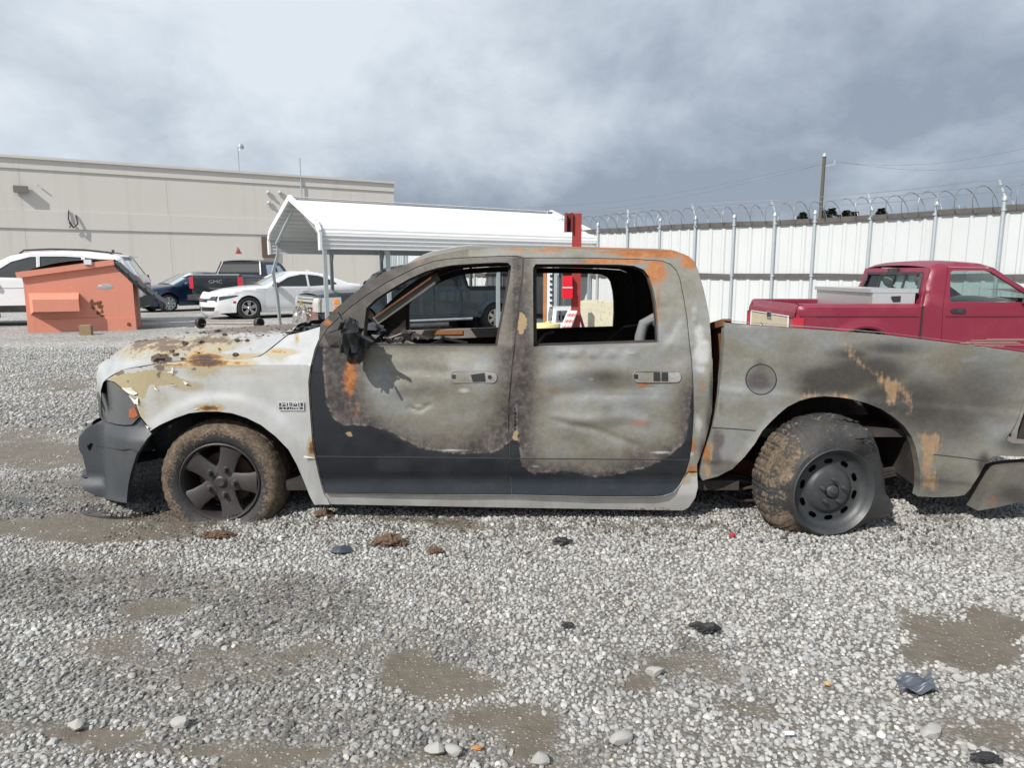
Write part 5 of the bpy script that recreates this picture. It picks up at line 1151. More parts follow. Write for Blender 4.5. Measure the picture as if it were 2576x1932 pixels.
def a_door(co):
    L = co[:, 0] < 1292
    up = co[:, 1] < 872
    char = np.where(L, sdf(co, fd_char), sdf(co, rd_char)) * PXM; ash = np.where(L, sdf(co, fd_ash), sdf(co, rd_ash)) * PXM
    char = np.where(up & (co[:, 0] > 815), .3, char)
    ash = np.where(up & L, np.minimum(.03, .012 + (co[:, 0] - 1000) * .00012), ash)
    rust = np.maximum.reduce([blobs(co, [(300, 800, 45, 150, .85), (340, 1000, 40, 60, .3)], R6), blobs(co, [(690, 130, 260, 20, 1.0), (920, 190, 70, 85, 1.05), (850, 840, 40, 25, .95), (520, 1050, 200, 30, .42), (830, 1070, 130, 35, .4), (330, 880, 60, 20, .4), (935, 400, 14, 150, .7), (330, 730, 60, 30, .3)], R7), blobs(co, [(1235, 950, 25, 60, .4), (900, 640, 60, 40, .2)], R2)])
    soot = np.maximum.reduce([blobs(co, [(560, 780, 120, 25, .25), (800, 700, 160, 25, .22)], R6), blobs(co, [(640, 790, 140, 55, .52), (560, 690, 45, 16, .35), (450, 690, 45, 16, .3), (660, 690, 45, 16, .3), (370, 690, 40, 16, .3), (720, 900, 280, 14, .32), (640, 990, 50, 50, .35)], R7),
                              blobs(co, [(640, 900, 90, 90, 1.), (740, 850, 60, 170, .95), (850, 730, 130, 70, .8), (1700, 500, 80, 60, .35), (1690, 820, 30, 160, .5), (1000, 580, 120, 40, .5)], R2)])
    vio = np.maximum.reduce([blobs(co, [(115, 580, 30, 120, .7), (180, 400, 16, 60, .4), (90, 760, 20, 150, .7), (880, 1260, 120, 40, .5), (830, 1270, 100, 30, .7)], R7), blobs(co, [(1700, 930, 40, 60, .55), (720, 800, 60, 90, .5)], R2)])
    pale = np.maximum.reduce([blobs(co, [(780, 660, 40, 10, .55), (540, 815, 40, 20, .4), (880, 870, 60, 12, .5), (560, 980, 60, 25, .3), (960, 1240, 90, 15, .6), (820, 1330, 60, 12, .5), (330, 730, 100, 10, .3), (350, 910, 60, 8, .4), (1050, 600, 25, 60, .35), (700, 1190, 160, 8, .35), (230, 1320, 50, 14, .5)], R7), blobs(co, [(740, 800, 90, 12, .45), (960, 880, 60, 25, .5), (700, 970, 60, 20, .5), (640, 1060, 40, 25, .35), (880, 660, 260, 18, .28), (900, 1225, 160, 8, .55)], R6)])
    peel = np.maximum.reduce([sdf(co, R7((128, 430), (150, 425), (175, 470), (172, 520), (150, 550), (125, 555), (120, 500))), sdf(co, R7((80, 1165), (118, 1100), (125, 1130), (118, 1170))), sdf(co, R6((275, 1125), (300, 1118), (318, 1150), (290, 1150)))]) * PXM
    return {'char': char, 'ash': ash, 'rust': rust, 'soot': soot, 'violet': vio, 'pale': pale, 'peel': np.maximum(peel, -.05), 'streak': np.full(len(co), -.1)}
def a_cab(co):
    N = len(co); zero = np.zeros(N)
    rust = np.maximum.reduce([blobs(co, [(1250, 812, 340, 44, 1.15), (1540, 870, 90, 80, 1.15), (150, 780, 200, 14, .75), (1000, 800, 300, 22, .85), (1620, 1000, 25, 60, .5)], R3), blobs(co, [(1110, 500, 60, 30, .45), (550, 890, 40, 30, .6), (1900, 440, 200, 14, .8)], R2), blobs(co, [(1185, 850, 40, 90, .35), (1130, 1200, 25, 60, .6), (1130, 1335, 30, 25, .9), (1120, 900, 30, 60, .3)], R7)])
    pale = np.maximum.reduce([blobs(co, [(1185, 650, 60, 95, .72), (1172, 560, 50, 110, .55), (1150, 430, 40, 130, .42), (1165, 1080, 40, 110, .45), (1120, 1250, 30, 20, .6), (1110, 1440, 60, 60, .9), (1180, 760, 50, 40, .5)], R7)])
    soot = np.maximum.reduce([blobs(co, [(600, 820, 130, 110, 1.0), (720, 710, 130, 80, 1.0), (860, 620, 130, 60, .9), (1000, 545, 110, 45, .6), (1150, 490, 90, 30, .35)], R2), blobs(co, [(1235, 1080, 30, 160, .9), (1245, 900, 16, 200, .8), (1200, 1250, 30, 100, .9)], R7)])
    vio = np.maximum.reduce([blobs(co, [(800, 640, 200, 120, .5), (1400, 445, 300, 20, .3)], R2), blobs(co, [(1150, 480, 30, 120, .6), (1190, 620, 20, 80, .5)], R7)])
    peel = np.full(N, -.05)
    return {'char': zero + .3, 'ash': np.where(co[:, 0] < 1180, .012 + (co[:, 0] - 1000) * .0002, .2), 'rust': rust, 'soot': soot, 'violet': vio, 'pale': pale, 'peel': peel, 'streak': zero - .1}
rock_poly = R6((120, 1479), (700, 1489)) + R7((90, 1489), (500, 1500), (900, 1502), (975, 1494), (1030, 1472), (1068, 1425), (1110, 1350), (1180, 1350), (1180, 1590), (0, 1580)) + R6((100, 1560))
tr = tri_regions(cab_out, [fwin, rwin], {'front_door': front_door, 'rear_door': rear_door, 'rocker': rock_poly}, 6.0)
def prof_cab(x, z): return prof_door(x, z) * 1.0 + .004
def a_rock(co): return {'scorch': blobs(co, [(1120, 1330, 60, 40, .9), (1090, 1400, 40, 30, .35)], R7), 'dirt': .30 * sstep(co[:, 1], 1262, 1282), 'primer': np.full(len(co), -.05), 'soot': np.zeros(len(co))}
cab = px_panel('cab_side', tr['rest'], prof_cab, M['burnt'], a_cab, .5, .06, .0, None, M['charred'])
fdo = px_panel('front_door', tr['front_door'], prof_door, M['burnt'], a_door, 1.3, .045, .0, None, M['charred'])
rdo = px_panel('rear_door', tr['rear_door'], prof_door, M['burnt'], a_door, 1.3, .045, .0, None, M['charred'])
rck = px_panel('rocker_panel', tr['rocker'], lambda x, z: .012 + .45 * np.maximum(0, .17 - z) ** 1.2 + nz3(x, z, 5, 3) * .003, M['silver'], a_rock, .6, .06, .0, None, M['charred'])
# thicker reveals round the window openings
def edge_loop(poly, prof, depth, name, mat, par, closed=True, r=None):
    P = S(prof, resample(poly, 8)); n_ = len(P); vs = []; 
    for q in P: vs += [tuple(q), (q[0], q[1] + depth, q[2])]
    fs = [(2 * i, 2 * ((i + 1) % n_), 2 * ((i + 1) % n_) + 1, 2 * i + 1) for i in range(n_)]
    return mk(name, vs, fs, mat, par, True)
def inset_poly(poly, k):
    P = np.array(poly); c = P.mean(0); return [tuple(c + (q - c) * (1 - k)) for q in P]
for wpoly, par in ((fwin, fdo), (rwin, rdo)):
    inner = inset_poly(wpoly, .022 if wpoly is fwin else .035)
    t = tri_regions(wpoly, [inner], None, 9)['rest']
    v, f, _ = panel(*t, surf(prof_door, .05), (0, 1, 0), -1, .03); mk('window_frame', v, f, M['charred'], par, True)
    t = tri_regions(inset_poly(wpoly, -.03), [inset_poly(wpoly, .03)], None, 10)['rest']
    v, f, _ = panel(*t, surf(prof_door, .052), (0, 1, 0), -1, .02); mk('inner_frame', far_xyz(v), f, M['charred'], tk, True)
for cv_, pts_, par_ in ((R6, [(106, 1264), (400, 1266), (800, 1270), (1221, 1275)], fdo), (R7, [(76, 1276), (500, 1278), (900, 1281), (1112, 1283)], rdo)):
    P = S(prof_door, resample(cv_(*pts_), 20, False), .001); MB().tube([tuple(q) for q in P], .0035, 5).build('crease_shade_line', M['dark_void'], par_, True)  # dark tube paints the shading the black door crease does not show
P = S(prof_bed, resample(R8((110, 792), (260, 800), (405, 812)), 12, False), .001); bed_line1 = [tuple(q) for q in P]
P = S(prof_bed, resample(R8((1600, 972), (1800, 995), (1960, 1018)), 12, False), .001); bed_line2 = [tuple(q) for q in P]
# door handle recesses
def handle(conv, x0, x1, y0, y1, slots, par):
    r_ = (y1 - y0) * .42; pts = []
    for cx_, cy_, a0 in ((x1 - r_, y0 + r_, -90), (x1 - r_, y1 - r_, 0), (x0 + r_, y1 - r_, 90), (x0 + r_, y0 + r_, 180)):
        for k_ in range(5): a = R(a0 + k_ * 22.5); pts.append((cx_ + r_ * math.cos(a), cy_ + r_ * math.sin(a)))
    pl = conv(*pts); P = S(prof_door, pl, -.002); mb = MB(); mb.tube([tuple(q) for q in P] + [tuple(P[0])], .004, 6)
    t = tri_regions(pl, (), None, 8)['rest']; v, f, co = panel(*t, surf(prof_door, -.003), (0, 1, 0), 0, .005)
    h = mk('handle_recess', v, f, M['burnt'], par, True, attrs={'char': np.full(len(co), .3), 'ash': np.full(len(co), .2), 'pale': np.full(len(co), .30), 'peel': np.full(len(co), -.1), 'streak': np.full(len(co), -.1)})
    mb.build('rim', M['ashbar'], h, True)
    for sl in slots:
        t = tri_regions(conv(*sl), (), None, 8)['rest']; v, f, _ = panel(*t, surf(prof_door, -.006), (0, 1, 0), 0, .004); mk('handle_slot', v, f, M['dark_void'], h, True)
sq = lambda a, b, c, d: ((a, b), (c, b), (c, d), (a, d))
handle(R6, 885, 1150, 770, 835, [((1000, 790), (1080, 778), (1085, 828), (1012, 830)), sq(891, 790, 912, 812), [(1110 + 12 * math.cos(t), 803 + 12 * math.sin(t)) for t in np.linspace(0, 6.28, 9)[:-1]]], fdo)
handle(R7, 790, 1066, 768, 832, [sq(908, 776, 946, 826), sq(954, 776, 992, 826), sq(796, 788, 818, 812)], rdo)
# ---- front fender
fend = R5((320, 485), (440, 412), (600, 387), (700, 368), (900, 352), (1150, 342), (1300, 340), (1400, 318), (1480, 260), (1560, 195), (1590, 172), (1700, 148), (1830, 108)) + R2((505, 905), (540, 935)) + \
    R6((118, 590), (98, 640), (73, 740), (60, 830), (63, 900), (73, 1050), (83, 1180), (103, 1290), (123, 1380), (150, 1478), (172, 1510), (184, 1545)) + \
    R5((1770, 1357), (1740, 1300), (1700, 1200), (1650, 1080), (1590, 972), (1500, 880), (1400, 802), (1300, 752), (1200, 720), (1100, 708), (1000, 708), (900, 720), (800, 755), (700, 800), (632, 842), (615, 810), (560, 740), (530, 660), (482, 590), (430, 540), (380, 502))
prim = R5((318, 484), (440, 440), (560, 420), (660, 402), (740, 402), (800, 432), (760, 445), (830, 468), (870, 488), (892, 510), (830, 517), (750, 522), (700, 522), (640, 524), (612, 560), (600, 612), (565, 635), (548, 602), (482, 592), (420, 545), (370, 502))
def a_fend(co):
    return {'scorch': np.maximum.reduce([blobs(co, [(1020, 365, 170, 32, 1.0), (1020, 320, 120, 26, .55), (800, 380, 160, 24, .6), (1250, 370, 150, 30, .42), (1500, 290, 160, 26, .5), (1040, 682, 90, 26, .95), (1000, 430, 160, 60, .3), (1755, 960, 30, 70, .8), (560, 700, 70, 90, .33), (900, 530, 180, 50, .25), (1650, 200, 14, 60, .5), (1230, 640, 260, 60, .12), (900, 330, 500, 60, .34), (1350, 430, 300, 60, .16), (700, 620, 120, 120, .2), (1500, 330, 100, 50, .3)], R5)]),
            'primer': np.maximum(sdf(co, prim) * PXM, -.05), 'dirt': blobs(co, [(400, 430, 50, 25, 1.0), (690, 400, 60, 25, .9), (690, 450, 20, 40, .8), (560, 395, 60, 14, .7), (935, 410, 18, 14, .9), (760, 375, 90, 12, .8), (475, 500, 14, 10, .9), (1150, 560, 400, 200, .18), (1650, 1200, 120, 160, .30)], R5),
            'soot': blobs(co, [(1330, 400, 12, 30, .0), (1760, 1005, 40, 6, .9), (660, 540, 16, 10, .7), (510, 600, 30, 50, .35)], R5)}
tf = tri_regions(fend, (), None, 6.0)['rest']
fo = px_panel('fender', tf, prof_fend, M['silver'], a_fend, .8, .035, 0, None, M['charred'])
# torn paint flakes curling off the fender
def flake(pts, conv, lift, name='paint_flake', mat=None, prof=prof_fend, par=fo):
    P = S(prof, conv(*pts), -.004); c = P.mean(0); vs = [tuple(P[i] + np.array([0, -lift * (1 if i % 2 else .3), lift * .3 * (i % 2)])) for i in range(len(P))] + [tuple(c + np.array([0, -lift * .2, 0]))]
    mk(name, vs, [(i, (i + 1) % len(P), len(P)) for i in range(len(P))], mat or M['flake'], par, True, False)
M['flake'] = mat_plain('paint_flake', (.62, .58, .50), .55, 0, .25, 30)
for pts in (((480, 590), (520, 620), (545, 605), (552, 660), (520, 650)), ((750, 518), (810, 512), (808, 524)), ((860, 486), (902, 512), (872, 518)), ((780, 405), (800, 400), (790, 440), (752, 436)), ((920, 690), (965, 674), (955, 692)), ((600, 800), (632, 812), (612, 826)), ((430, 540), (500, 540), (545, 580), (520, 592), (470, 575)), ((650, 520), (690, 560), (660, 548)), ((1705, 1012), (1776, 1014), (1776, 1030), (1700, 1028))):
    flake(pts, R5, random.uniform(.006, .02))
# badge
bdg = R5((1526, 642), (1698, 642), (1698, 695), (1526, 695)); P = S(prof_fend, bdg, -.006)
mb = MB(); mb.add([tuple(q) for q in P] + [tuple(q + np.array([0, .01, 0])) for q in P], [(0, 1, 2, 3), (0, 1, 5, 4), (1, 2, 6, 5), (2, 3, 7, 6), (3, 0, 4, 7)])
bo = mb.build('badge', mat_plain('badge_dark', (.06, .06, .065), .4, .3, .2, 20), tk, True, False)
bc = P.mean(0); bw_ = P[1][0] - P[0][0]; tilt = Matrix.Rotation(R(90), 4, 'X')
M['badge_metal'] = mat_plain('badge_metal', (.50, .50, .51), .45, .0, .1, 20)
text_mesh('badge_letters', 'HEMI', .036, .0015, M['badge_metal'], Matrix.Translation((bc[0], bc[1] - .004, bc[2] + .0105)) @ tilt, bo, True, sx=1.42)
text_mesh('badge_letters', '5.7 LITER', .019, .0015, M['badge_metal'], Matrix.Translation((bc[0], bc[1] - .004, bc[2] - .0135)) @ tilt, bo, True, sx=1.42)
fr = MB()
for i in range(4): fr.bar(P[i] + np.array([0, -.002, 0]), P[(i + 1) % 4] + np.array([0, -.002, 0]), .004, .004)
fr.bar(bc + np.array([-bw_ / 2, -.002, -.003]), bc + np.array([bw_ / 2, -.002, -.003]), .003, .003); fr.build('badge_rim', M['badge_metal'], bo, True, False)
# ---- hood
seam = R5((322, 484), (360, 455), (440, 411), (520, 398), (600, 386), (700, 367), (800, 358), (900, 351), (1020, 346), (1150, 341), (1300, 339), (1350, 331), (1400, 317), (1440, 290), (1480, 259), (1520, 227), (1560, 194), (1590, 171))
SP_ = S(prof_fend, smoothpoly(seam, 0)); SP_ = np.array(resample([tuple(q) for q in SP_], .035, False)) if False else SP_
def dens(P, k): 
    P = np.asarray(P); seg = np.r_[0, np.cumsum(np.linalg.norm(np.diff(P, axis=0), axis=1))]; t = np.linspace(0, seg[-1], k); return np.stack([np.interp(t, seg, P[:, i]) for i in range(3)], -1)
NEAR = dens(SP_, 46); FARP = far_xyz(NEAR); nu, nv = len(NEAR), 56; vs = []; att = {'dirt': [], 'scorch': [], 'primer': [], 'soot': []}
rows = []
for i in range(nu):
    s = i / (nu - 1); row = []
    for j in range(nv + 1):
        t = j / nv; q = NEAR[i] * (1 - t) + FARP[i] * t; e = sstep(t, .0, .17) * (1 - sstep(t, .83, 1.0)); mid = 1 - (2 * t - 1) ** 2
        bul = (.115 + .01 * s) * e * (.62 + .38 * sstep(s, .0, .2)) * (1 - .62 * sstep(s, .70, 1)) + .02 * mid
        q = q + np.array([-(.10 * mid + .10 * e) * (1 - s) ** 2.0, 0, bul]); 
        valley = .012 * (1 - sstep(abs(t - .27), .0, .04)) + .012 * (1 - sstep(abs(t - .73), 0, .04)); q[2] -= valley * sstep(s, .1, .3)
        q[2] += .008 * mnoise.noise(Vector((q[0] * 4, q[1] * 4, 2))); row.append(q)
    rows.append(row)
skirt = [[np.array([q[0] - d_ * .16, q[1], q[2] - z_]) for q in rows[0]] for d_, z_ in ((.16, .20), (.26, .14), (.24, .07), (.12, .018))]
rows = skirt + rows; vs = [tuple(q) for r_ in rows for q in r_]; fs = [(i * (nv + 1) + j, i * (nv + 1) + j + 1, (i + 1) * (nv + 1) + j + 1, (i + 1) * (nv + 1) + j) for i in range(len(rows) - 1) for j in range(nv)]
V_ = np.array(vs); uu, vv_ = proj(V_[:, 0], V_[:, 1], V_[:, 2]); co = np.stack([uu, vv_], -1)
tt = (V_[:, 1] - Y0) / 1.9
att = {'dirt': np.maximum(np.maximum(blobs(co, [(560, 300, 140, 55, .42), (820, 260, 220, 45, .50), (1050, 210, 260, 40, .58), (1300, 190, 220, 40, .5), (400, 300, 90, 60, .35), (620, 210, 160, 40, .75), (700, 260, 120, 30, .8), (500, 280, 60, 60, .55), (690, 350, 60, 22, 1.), (1000, 140, 420, 34, .95), (1300, 130, 300, 40, 1.0), (800, 215, 120, 30, .7), (560, 240, 80, 40, .8), (800, 300, 60, 20, .6), (420, 390, 40, 40, .35)], R5), .86 * sstep(tt, .20, .42) * sstep(V_[:, 0], -2.35, -1.8)), .20),
       'scorch': blobs(co, [(1000, 330, 160, 30, .9), (980, 290, 130, 30, .5), (1300, 320, 200, 22, .45), (700, 300, 250, 90, .3), (500, 200, 200, 40, .35), (1100, 270, 160, 22, .35), (950, 260, 120, 10, .4), (650, 250, 420, 110, .42), (1000, 220, 340, 70, .36)], R5), 'primer': np.maximum(blobs(co, [(1000, 265, 110, 14, 1.), (620, 330, 60, 30, .9), (560, 300, 25, 60, .8)], R5) * .06 - .045, -.05), 'soot': np.zeros(len(co))}
hood = mk('hood', vs, fs, M['silver'], tk, True, angle=60, attrs=att)
# ---- headlight and bumper corner
m, n = newmat('smoked_headlight'); p = objpos(n); hv = n.noise(p, 5, 5, .6)
n.out(n.pbsdf(n.mix(hv, (.055, .060, .064), (.115, .12, .12)), n.m('MULTIPLY_ADD', n.noise(p, 20, 3), .3, .25), 0, n.bump(n.noise(p, 9, 3), .15, .02), .5)); M['head_burnt'] = m
hl = R5((262, 472), (320, 488), (380, 505), (432, 545), (484, 596), (532, 665), (558, 742), (500, 800), (450, 803), (400, 797), (340, 782), (292, 764), (272, 735), (263, 620))
t_ = tri_regions(hl, (), None, 7)['rest']; hlo = px_panel('headlight', t_, prof_lamp, M['head_burnt'], None, .8, .05, .006, None, M['head_burnt'])
mkp = R5((484, 690), (520, 676), (545, 735), (520, 752), (480, 748)); t_ = tri_regions(mkp, (), None, 7)['rest']
px_panel('marker_lamp', t_, prof_lamp, mat_plain('orange_marker', (.30, .085, .035), .4, 0, .4, 30), None, 0, .01, .001, hlo)
bmp = R5((290, 768), (340, 787), (400, 802), (450, 808), (500, 806), (560, 748), (590, 785), (628, 838), (640, 862), (610, 895), (570, 955), (535, 1010), (512, 1080), (492, 1150), (478, 1220), (466, 1342), (440, 1342), (300, 1312), (180, 1262), (133, 1205), (136, 1178), (152, 1160), (182, 1175), (200, 1165), (182, 1110), (170, 1060), (160, 1012), (134, 975), (130, 935), (133, 890), (180, 832), (225, 800))
slit = R5((190, 942), (205, 940), (212, 926), (232, 930), (225, 950), (218, 972), (205, 978), (196, 960))
t_ = tri_regions(bmp, [slit], None, 7)['rest']; bpo = px_panel('front_bumper', t_, prof_bump, M['bumper_plastic'], None, .5, .04, 0, None, M['bumper_plastic'])
crk = S(prof_bump, R5((250, 942), (290, 950), (340, 958), (400, 968), (440, 972), (490, 966), (520, 978), (545, 998)), -.002); MB().tube([tuple(q) for q in crk], [.002, .003, .004, .005, .007, .006, .006, .009], 5).build('crack', M['dark_void'], bpo, True)
def bridge(name, A_, B_, bul, mat, n=12, smooth=True, attrs=None):
    vs = []; k_ = len(A_)
    for i in range(k_):
        for j in range(n + 1): t = j / n; vs.append(tuple(np.array(A_[i]) * (1 - t) + np.array(B_[i]) * t + np.array(bul) * (1 - (2 * t - 1) ** 2)))
    fs = [(i * (n + 1) + j, i * (n + 1) + j + 1, (i + 1) * (n + 1) + j + 1, (i + 1) * (n + 1) + j) for i in range(k_ - 1) for j in range(n)]
    return mk(name, vs, fs, mat, tk, True, smooth)
fl_ = S(prof_bump, R5((225, 800), (180, 832), (133, 890), (131, 935), (134, 975), (160, 1012), (170, 1060), (182, 1110), (200, 1165), (150, 1165), (133, 1205), (180, 1262)))
bridge('bumper_face', fl_, far_xyz(fl_), (-.14, 0, 0), M['bumper_plastic'], 16)
fl_ = S(prof_lamp, R5((262, 474), (262, 560), (265, 640), (270, 735), (290, 765))) + np.array([.02, 0, 0]); bridge('grille', fl_, far_xyz(fl_), (-.10, 0, 0), M['charred'], 12)
# ---- roof, cab back, cowl, insides
top = R2((1000, 540), (1060, 521), (1130, 499), (1200, 475), (1310, 453), (1420, 435), (1600, 424), (1750, 421)) + R3((400, 767), (600, 772), (1000, 783), (1300, 790), (1400, 797), (1470, 810), (1530, 836), (1575, 885))
TP = dens(S(prof_cab, top), 44); TF = far_xyz(TP); vs = []; nv = 18
for i in range(len(TP)):
    s = i / (len(TP) - 1)
    for j in range(nv + 1):
        t = j / nv; q = TP[i] * (1 - t) + TF[i] * t; sh = min(1, t / .12, (1 - t) / .12); k_ = (.022 + .018 * (1 - sstep(s, .20, .32))) * (1 - (1 - sh) ** 2) * (1 - .55 * sstep(s, .30, .4) * (1 - sstep(s, .44, .54))) * (1 - sstep(s, .93, 1.0)) * sstep(s, -.02, .08)
        vs.append((q[0] - .02 * (1 - (2 * t - 1) ** 2) * (1 - s), q[1], q[2] + k_))
V_ = np.array(vs); N_ = len(vs); s_ = np.repeat(np.linspace(0, 1, len(TP)), nv + 1)
mk('roof', vs, [(i * (nv + 1) + j, i * (nv + 1) + j + 1, (i + 1) * (nv + 1) + j + 1, (i + 1) * (nv + 1) + j) for i in range(len(TP) - 1) for j in range(nv)], M['burnt'], tk, True, angle=50,
   attrs={'char': np.full(N_, .3), 'ash': np.full(N_, .1), 'rust': .95 * sstep(s_, .36, .5) + .2, 'pale': 1.3 * sstep(s_, .03, .05) * (1 - sstep(s_, .29, .33)) * (V_[:, 1] > Y0 + .30), 'peel': np.full(N_, -.1), 'streak': np.full(N_, -.1)})
bk = S(prof_cab, R3((1575, 885), (1600, 955), (1640, 1085), (1670, 1220), (1690, 1330), (1702, 1480), (1710, 1640)) + R7((1250, 850), (1247, 1000), (1225, 1110), (1200, 1205), (1175, 1275), (1160, 1310))); bridge('cab_back', bk, far_xyz(bk), (.06, 0, 0), M['charred'], 10)
cw = S(prof_fend, R5((1590, 172), (1700, 148), (1830, 108))); cwf = far_xyz(cw); bridge('cowl', cw + np.array([0, 0, -.02]), cwf + np.array([0, 0, -.02]), (-.05, 0, .02), M['charred'], 14)
cw2 = np.array([cw[-1] + [.02, .02, -.02], cw[-1] + [.08, .05, -.35], cw[-1] + [.08, .05, -.85]]); bridge('firewall', cw2, far_xyz(cw2), (0, 0, 0), M['charred'], 6)
def inner(name, p0, p1, wd, ht, mat): return MB().bar(p0, p1, wd, ht).build(name, mat, tk, True, False)
MB().box((.0, YC, .20), (2.7, 1.7, .06)).build('floor_pan', M['charred'], tk, True, False)
xa = -.98
mbd = MB().tube([(xa + .15, Y0 + .15, .93), (xa + .10, YC, .96), (xa + .15, 2 * YC - Y0 - .15, .90)], .04, 8); mbd.box((xa + .12, YC - .1, .84), (.20, 1.1, .14)); mbd.build('dash_beam', M['ashbar'], tk, True, False)
dbr = MB()
for i in range(22):
    c_ = Vector((xa + random.uniform(.10, .36), Y0 + random.uniform(.15, 1.0), random.uniform(.86, 1.05))); d_ = Vector((random.uniform(-1, 1), random.uniform(-1, 1), random.uniform(-.5, .5))).normalized() * random.uniform(.04, .14); dbr.bar(c_ - d_, c_ + d_, random.uniform(.01, .05), random.uniform(.008, .03))
dpl = MB()
for i in range(9):
    c_ = Vector((xa + random.uniform(.12, .55), Y0 + random.uniform(.12, .5), random.uniform(.92, 1.06))); dpl.tube([c_, c_ + Vector((random.uniform(-.03, .06), .02, random.uniform(-.03, .05))), c_ + Vector((random.uniform(.05, .16), .03, random.uniform(-.05, .05)))], random.uniform(.005, .012), 5)
dpl.box((xa + .17, Y0 + .22, 1.0), (.13, .10, .07)); o_ = dpl.build('dash_remains', M['ashbar'], tk, True, False); o_['kind'] = 'stuff'
for x_, y_ in ((-.25, Y0 + .5), (.78, Y0 + .5)):
    for k_ in range(3):
        MB().tube([(x_ + .30 + .012 * math.cos(t), y_ - .12 + .12 * k_ + .012 * math.sin(t), .55 + .012 * t) for t in np.linspace(0, 36, 90)], .003, 4).build('seat_spring', M['rusty'], tk, True)
dd_ = dbr.build('dash_debris', M['charred'], tk, True, False); dd_['kind'] = 'stuff'
MB().tube([(xa + .2, Y0 + .45, .88), (xa + .55, Y0 + .45, 1.02)], .025, 8).build('steering_column', M['charred'], tk, True)
def fpx(u, v, y): return Vector(at_y(u, v, y))
ysl = 2 * YC - Y0 - .12
a_ = fpx(600 + 1040 * .4069, 450 + 965 * .4069, ysl); b_ = fpx(600 + 1640 * .4069, 450 + 945 * .4069, ysl)
dbm = MB().bar(a_, b_, .05, .075).build('door_beam', M['ashbar'], tk, True, False)
inner('rust_band', a_.lerp(b_, .26) + Vector((0, -.03, .015)), a_.lerp(b_, .58) + Vector((0, -.03, .01)), .01, .035, M['rust_stripe'])
inner('lower_beam', a_ + Vector((.15, -.02, -.13)), b_ + Vector((.1, -.02, -.12)), .05, .06, M['charred'])
a_ = fpx(600 + 845 * .4069, 450 + 880 * .4069, 5.35); b_ = fpx(600 + 1235 * .4069, 450 + 605 * .4069, 5.5); inner('pillar_bar', a_, b_, .04, .06, M['ashbar']); inner('pillar_edge', a_ + Vector((.0, -.035, .03)), b_ + Vector((0, -.03, .03)), .012, .012, M['rusty'])
bp_ = S(prof_door, B_line); bi = [tuple(q + np.array([.0, .10, 0])) for q in bp_[3:]]
MB().tube(bi, .055, 6).build('centre_pillar', M['charred'], tk, True, False); MB().tube([tuple(q) for q in far_xyz(np.array(bi))], .06, 6).build('centre_pillar', M['charred'], tk, True, False)
for i_, (x_, y_) in enumerate(((-.25, Y0 + .5), (-.25, YC + .45), (.78, Y0 + .5), (.78, YC + .45))):
    mb = MB(); mb.tube([(x_ - .2, y_ - .22, .42), (x_ + .2, y_ - .22, .45), (x_ + .32, y_ - .2, .78), (x_ + .32, y_ + .2, .78), (x_ + .2, y_ + .22, .45), (x_ - .2, y_ + .22, .42), (x_ - .2, y_ - .22, .42)], .018, 6)
    mb.build('seat_frame', M['charred'], tk, True)
q = fpx(1250 + 1205 * .31646, 380 + 1450 * .31646, Y0 + .35)
MB().tube([q + Vector((-.05, 0, -.25)), q + Vector((-.05, 0, -.02)), q + Vector((-.03, 0, .06)), q + Vector((.02, .0, .09)), q + Vector((.07, 0, .05)), q + Vector((.10, 0, -.05)), q + Vector((.10, 0, -.25))], .035, 10).build('headrest_loop', mat_plain('ash_cushion', (.17, .18, .19), .8, 0, .3, 12, .3), tk, True)
q1 = fpx(1250 + 300 * .31646, 380 + 1560 * .31646, Y0 + .1); q2 = fpx(1250 + 450 * .31646, 380 + 1440 * .31646, Y0 + .6); MB().tube([q1, q1.lerp(q2, .5) + Vector((0, 0, .03)), q2], .01, 5).build('wire', M['charred'], tk, True)
q1 = fpx(1250 + 870 * .31646, 380 + 1520 * .31646, Y0 + 1.5); q2 = fpx(1250 + 1010 * .31646, 380 + 1400 * .31646, Y0 + 1.3); q3 = fpx(1250 + 1260 * .31646, 380 + 1290 * .31646, Y0 + .6); MB().tube([q1, q2, q2.lerp(q3, .5) + Vector((0, 0, -.03)), q3], .009, 5).build('wire', M['charred'], tk, True)
# ---- melted mirror
q = fpx(600 + 690 * .4069, 450 + 980 * .4069, Y0 - .14); mb = MB()
mb.blob(q, (.055, .10, .105), 5, 3, .5, 2.6); mb.blob(q + Vector((.02, .03, -.09)), (.05, .07, .06), 9, 2, .5, 3); mb.bar(q + Vector((.02, .05, -.03)), q + Vector((.02, .22, -.05)), .10, .07)
for i in range(16):
    a = Vector((random.uniform(-.05, .06), random.uniform(-.10, .04), random.uniform(-.05, .12))); d_ = Vector((random.uniform(-.3, .5), random.uniform(-.6, .3), random.uniform(-.8, .8))).normalized() * random.uniform(.04, .10); mb.bar(q + a, q + a + d_, random.uniform(.008, .03), .006)
mb.build('melted_mirror', mat_plain('melted_plastic', (.014, .015, .017), .33, 0, .4, 12, .4), tk, True, angle=30)
sail = S(prof_door, R2((525, 960), (560, 1035), (640, 1040), (700, 1060), (742, 1010), (735, 930), (700, 880), (640, 905)), -.006); c_ = sail.mean(0)
mk('mirror_base', [tuple(q) for q in sail] + [tuple(c_ + np.array([0, -.05, 0]))], [(i, (i + 1) % len(sail), len(sail)) for i in range(len(sail))], M['charred'], tk, True)
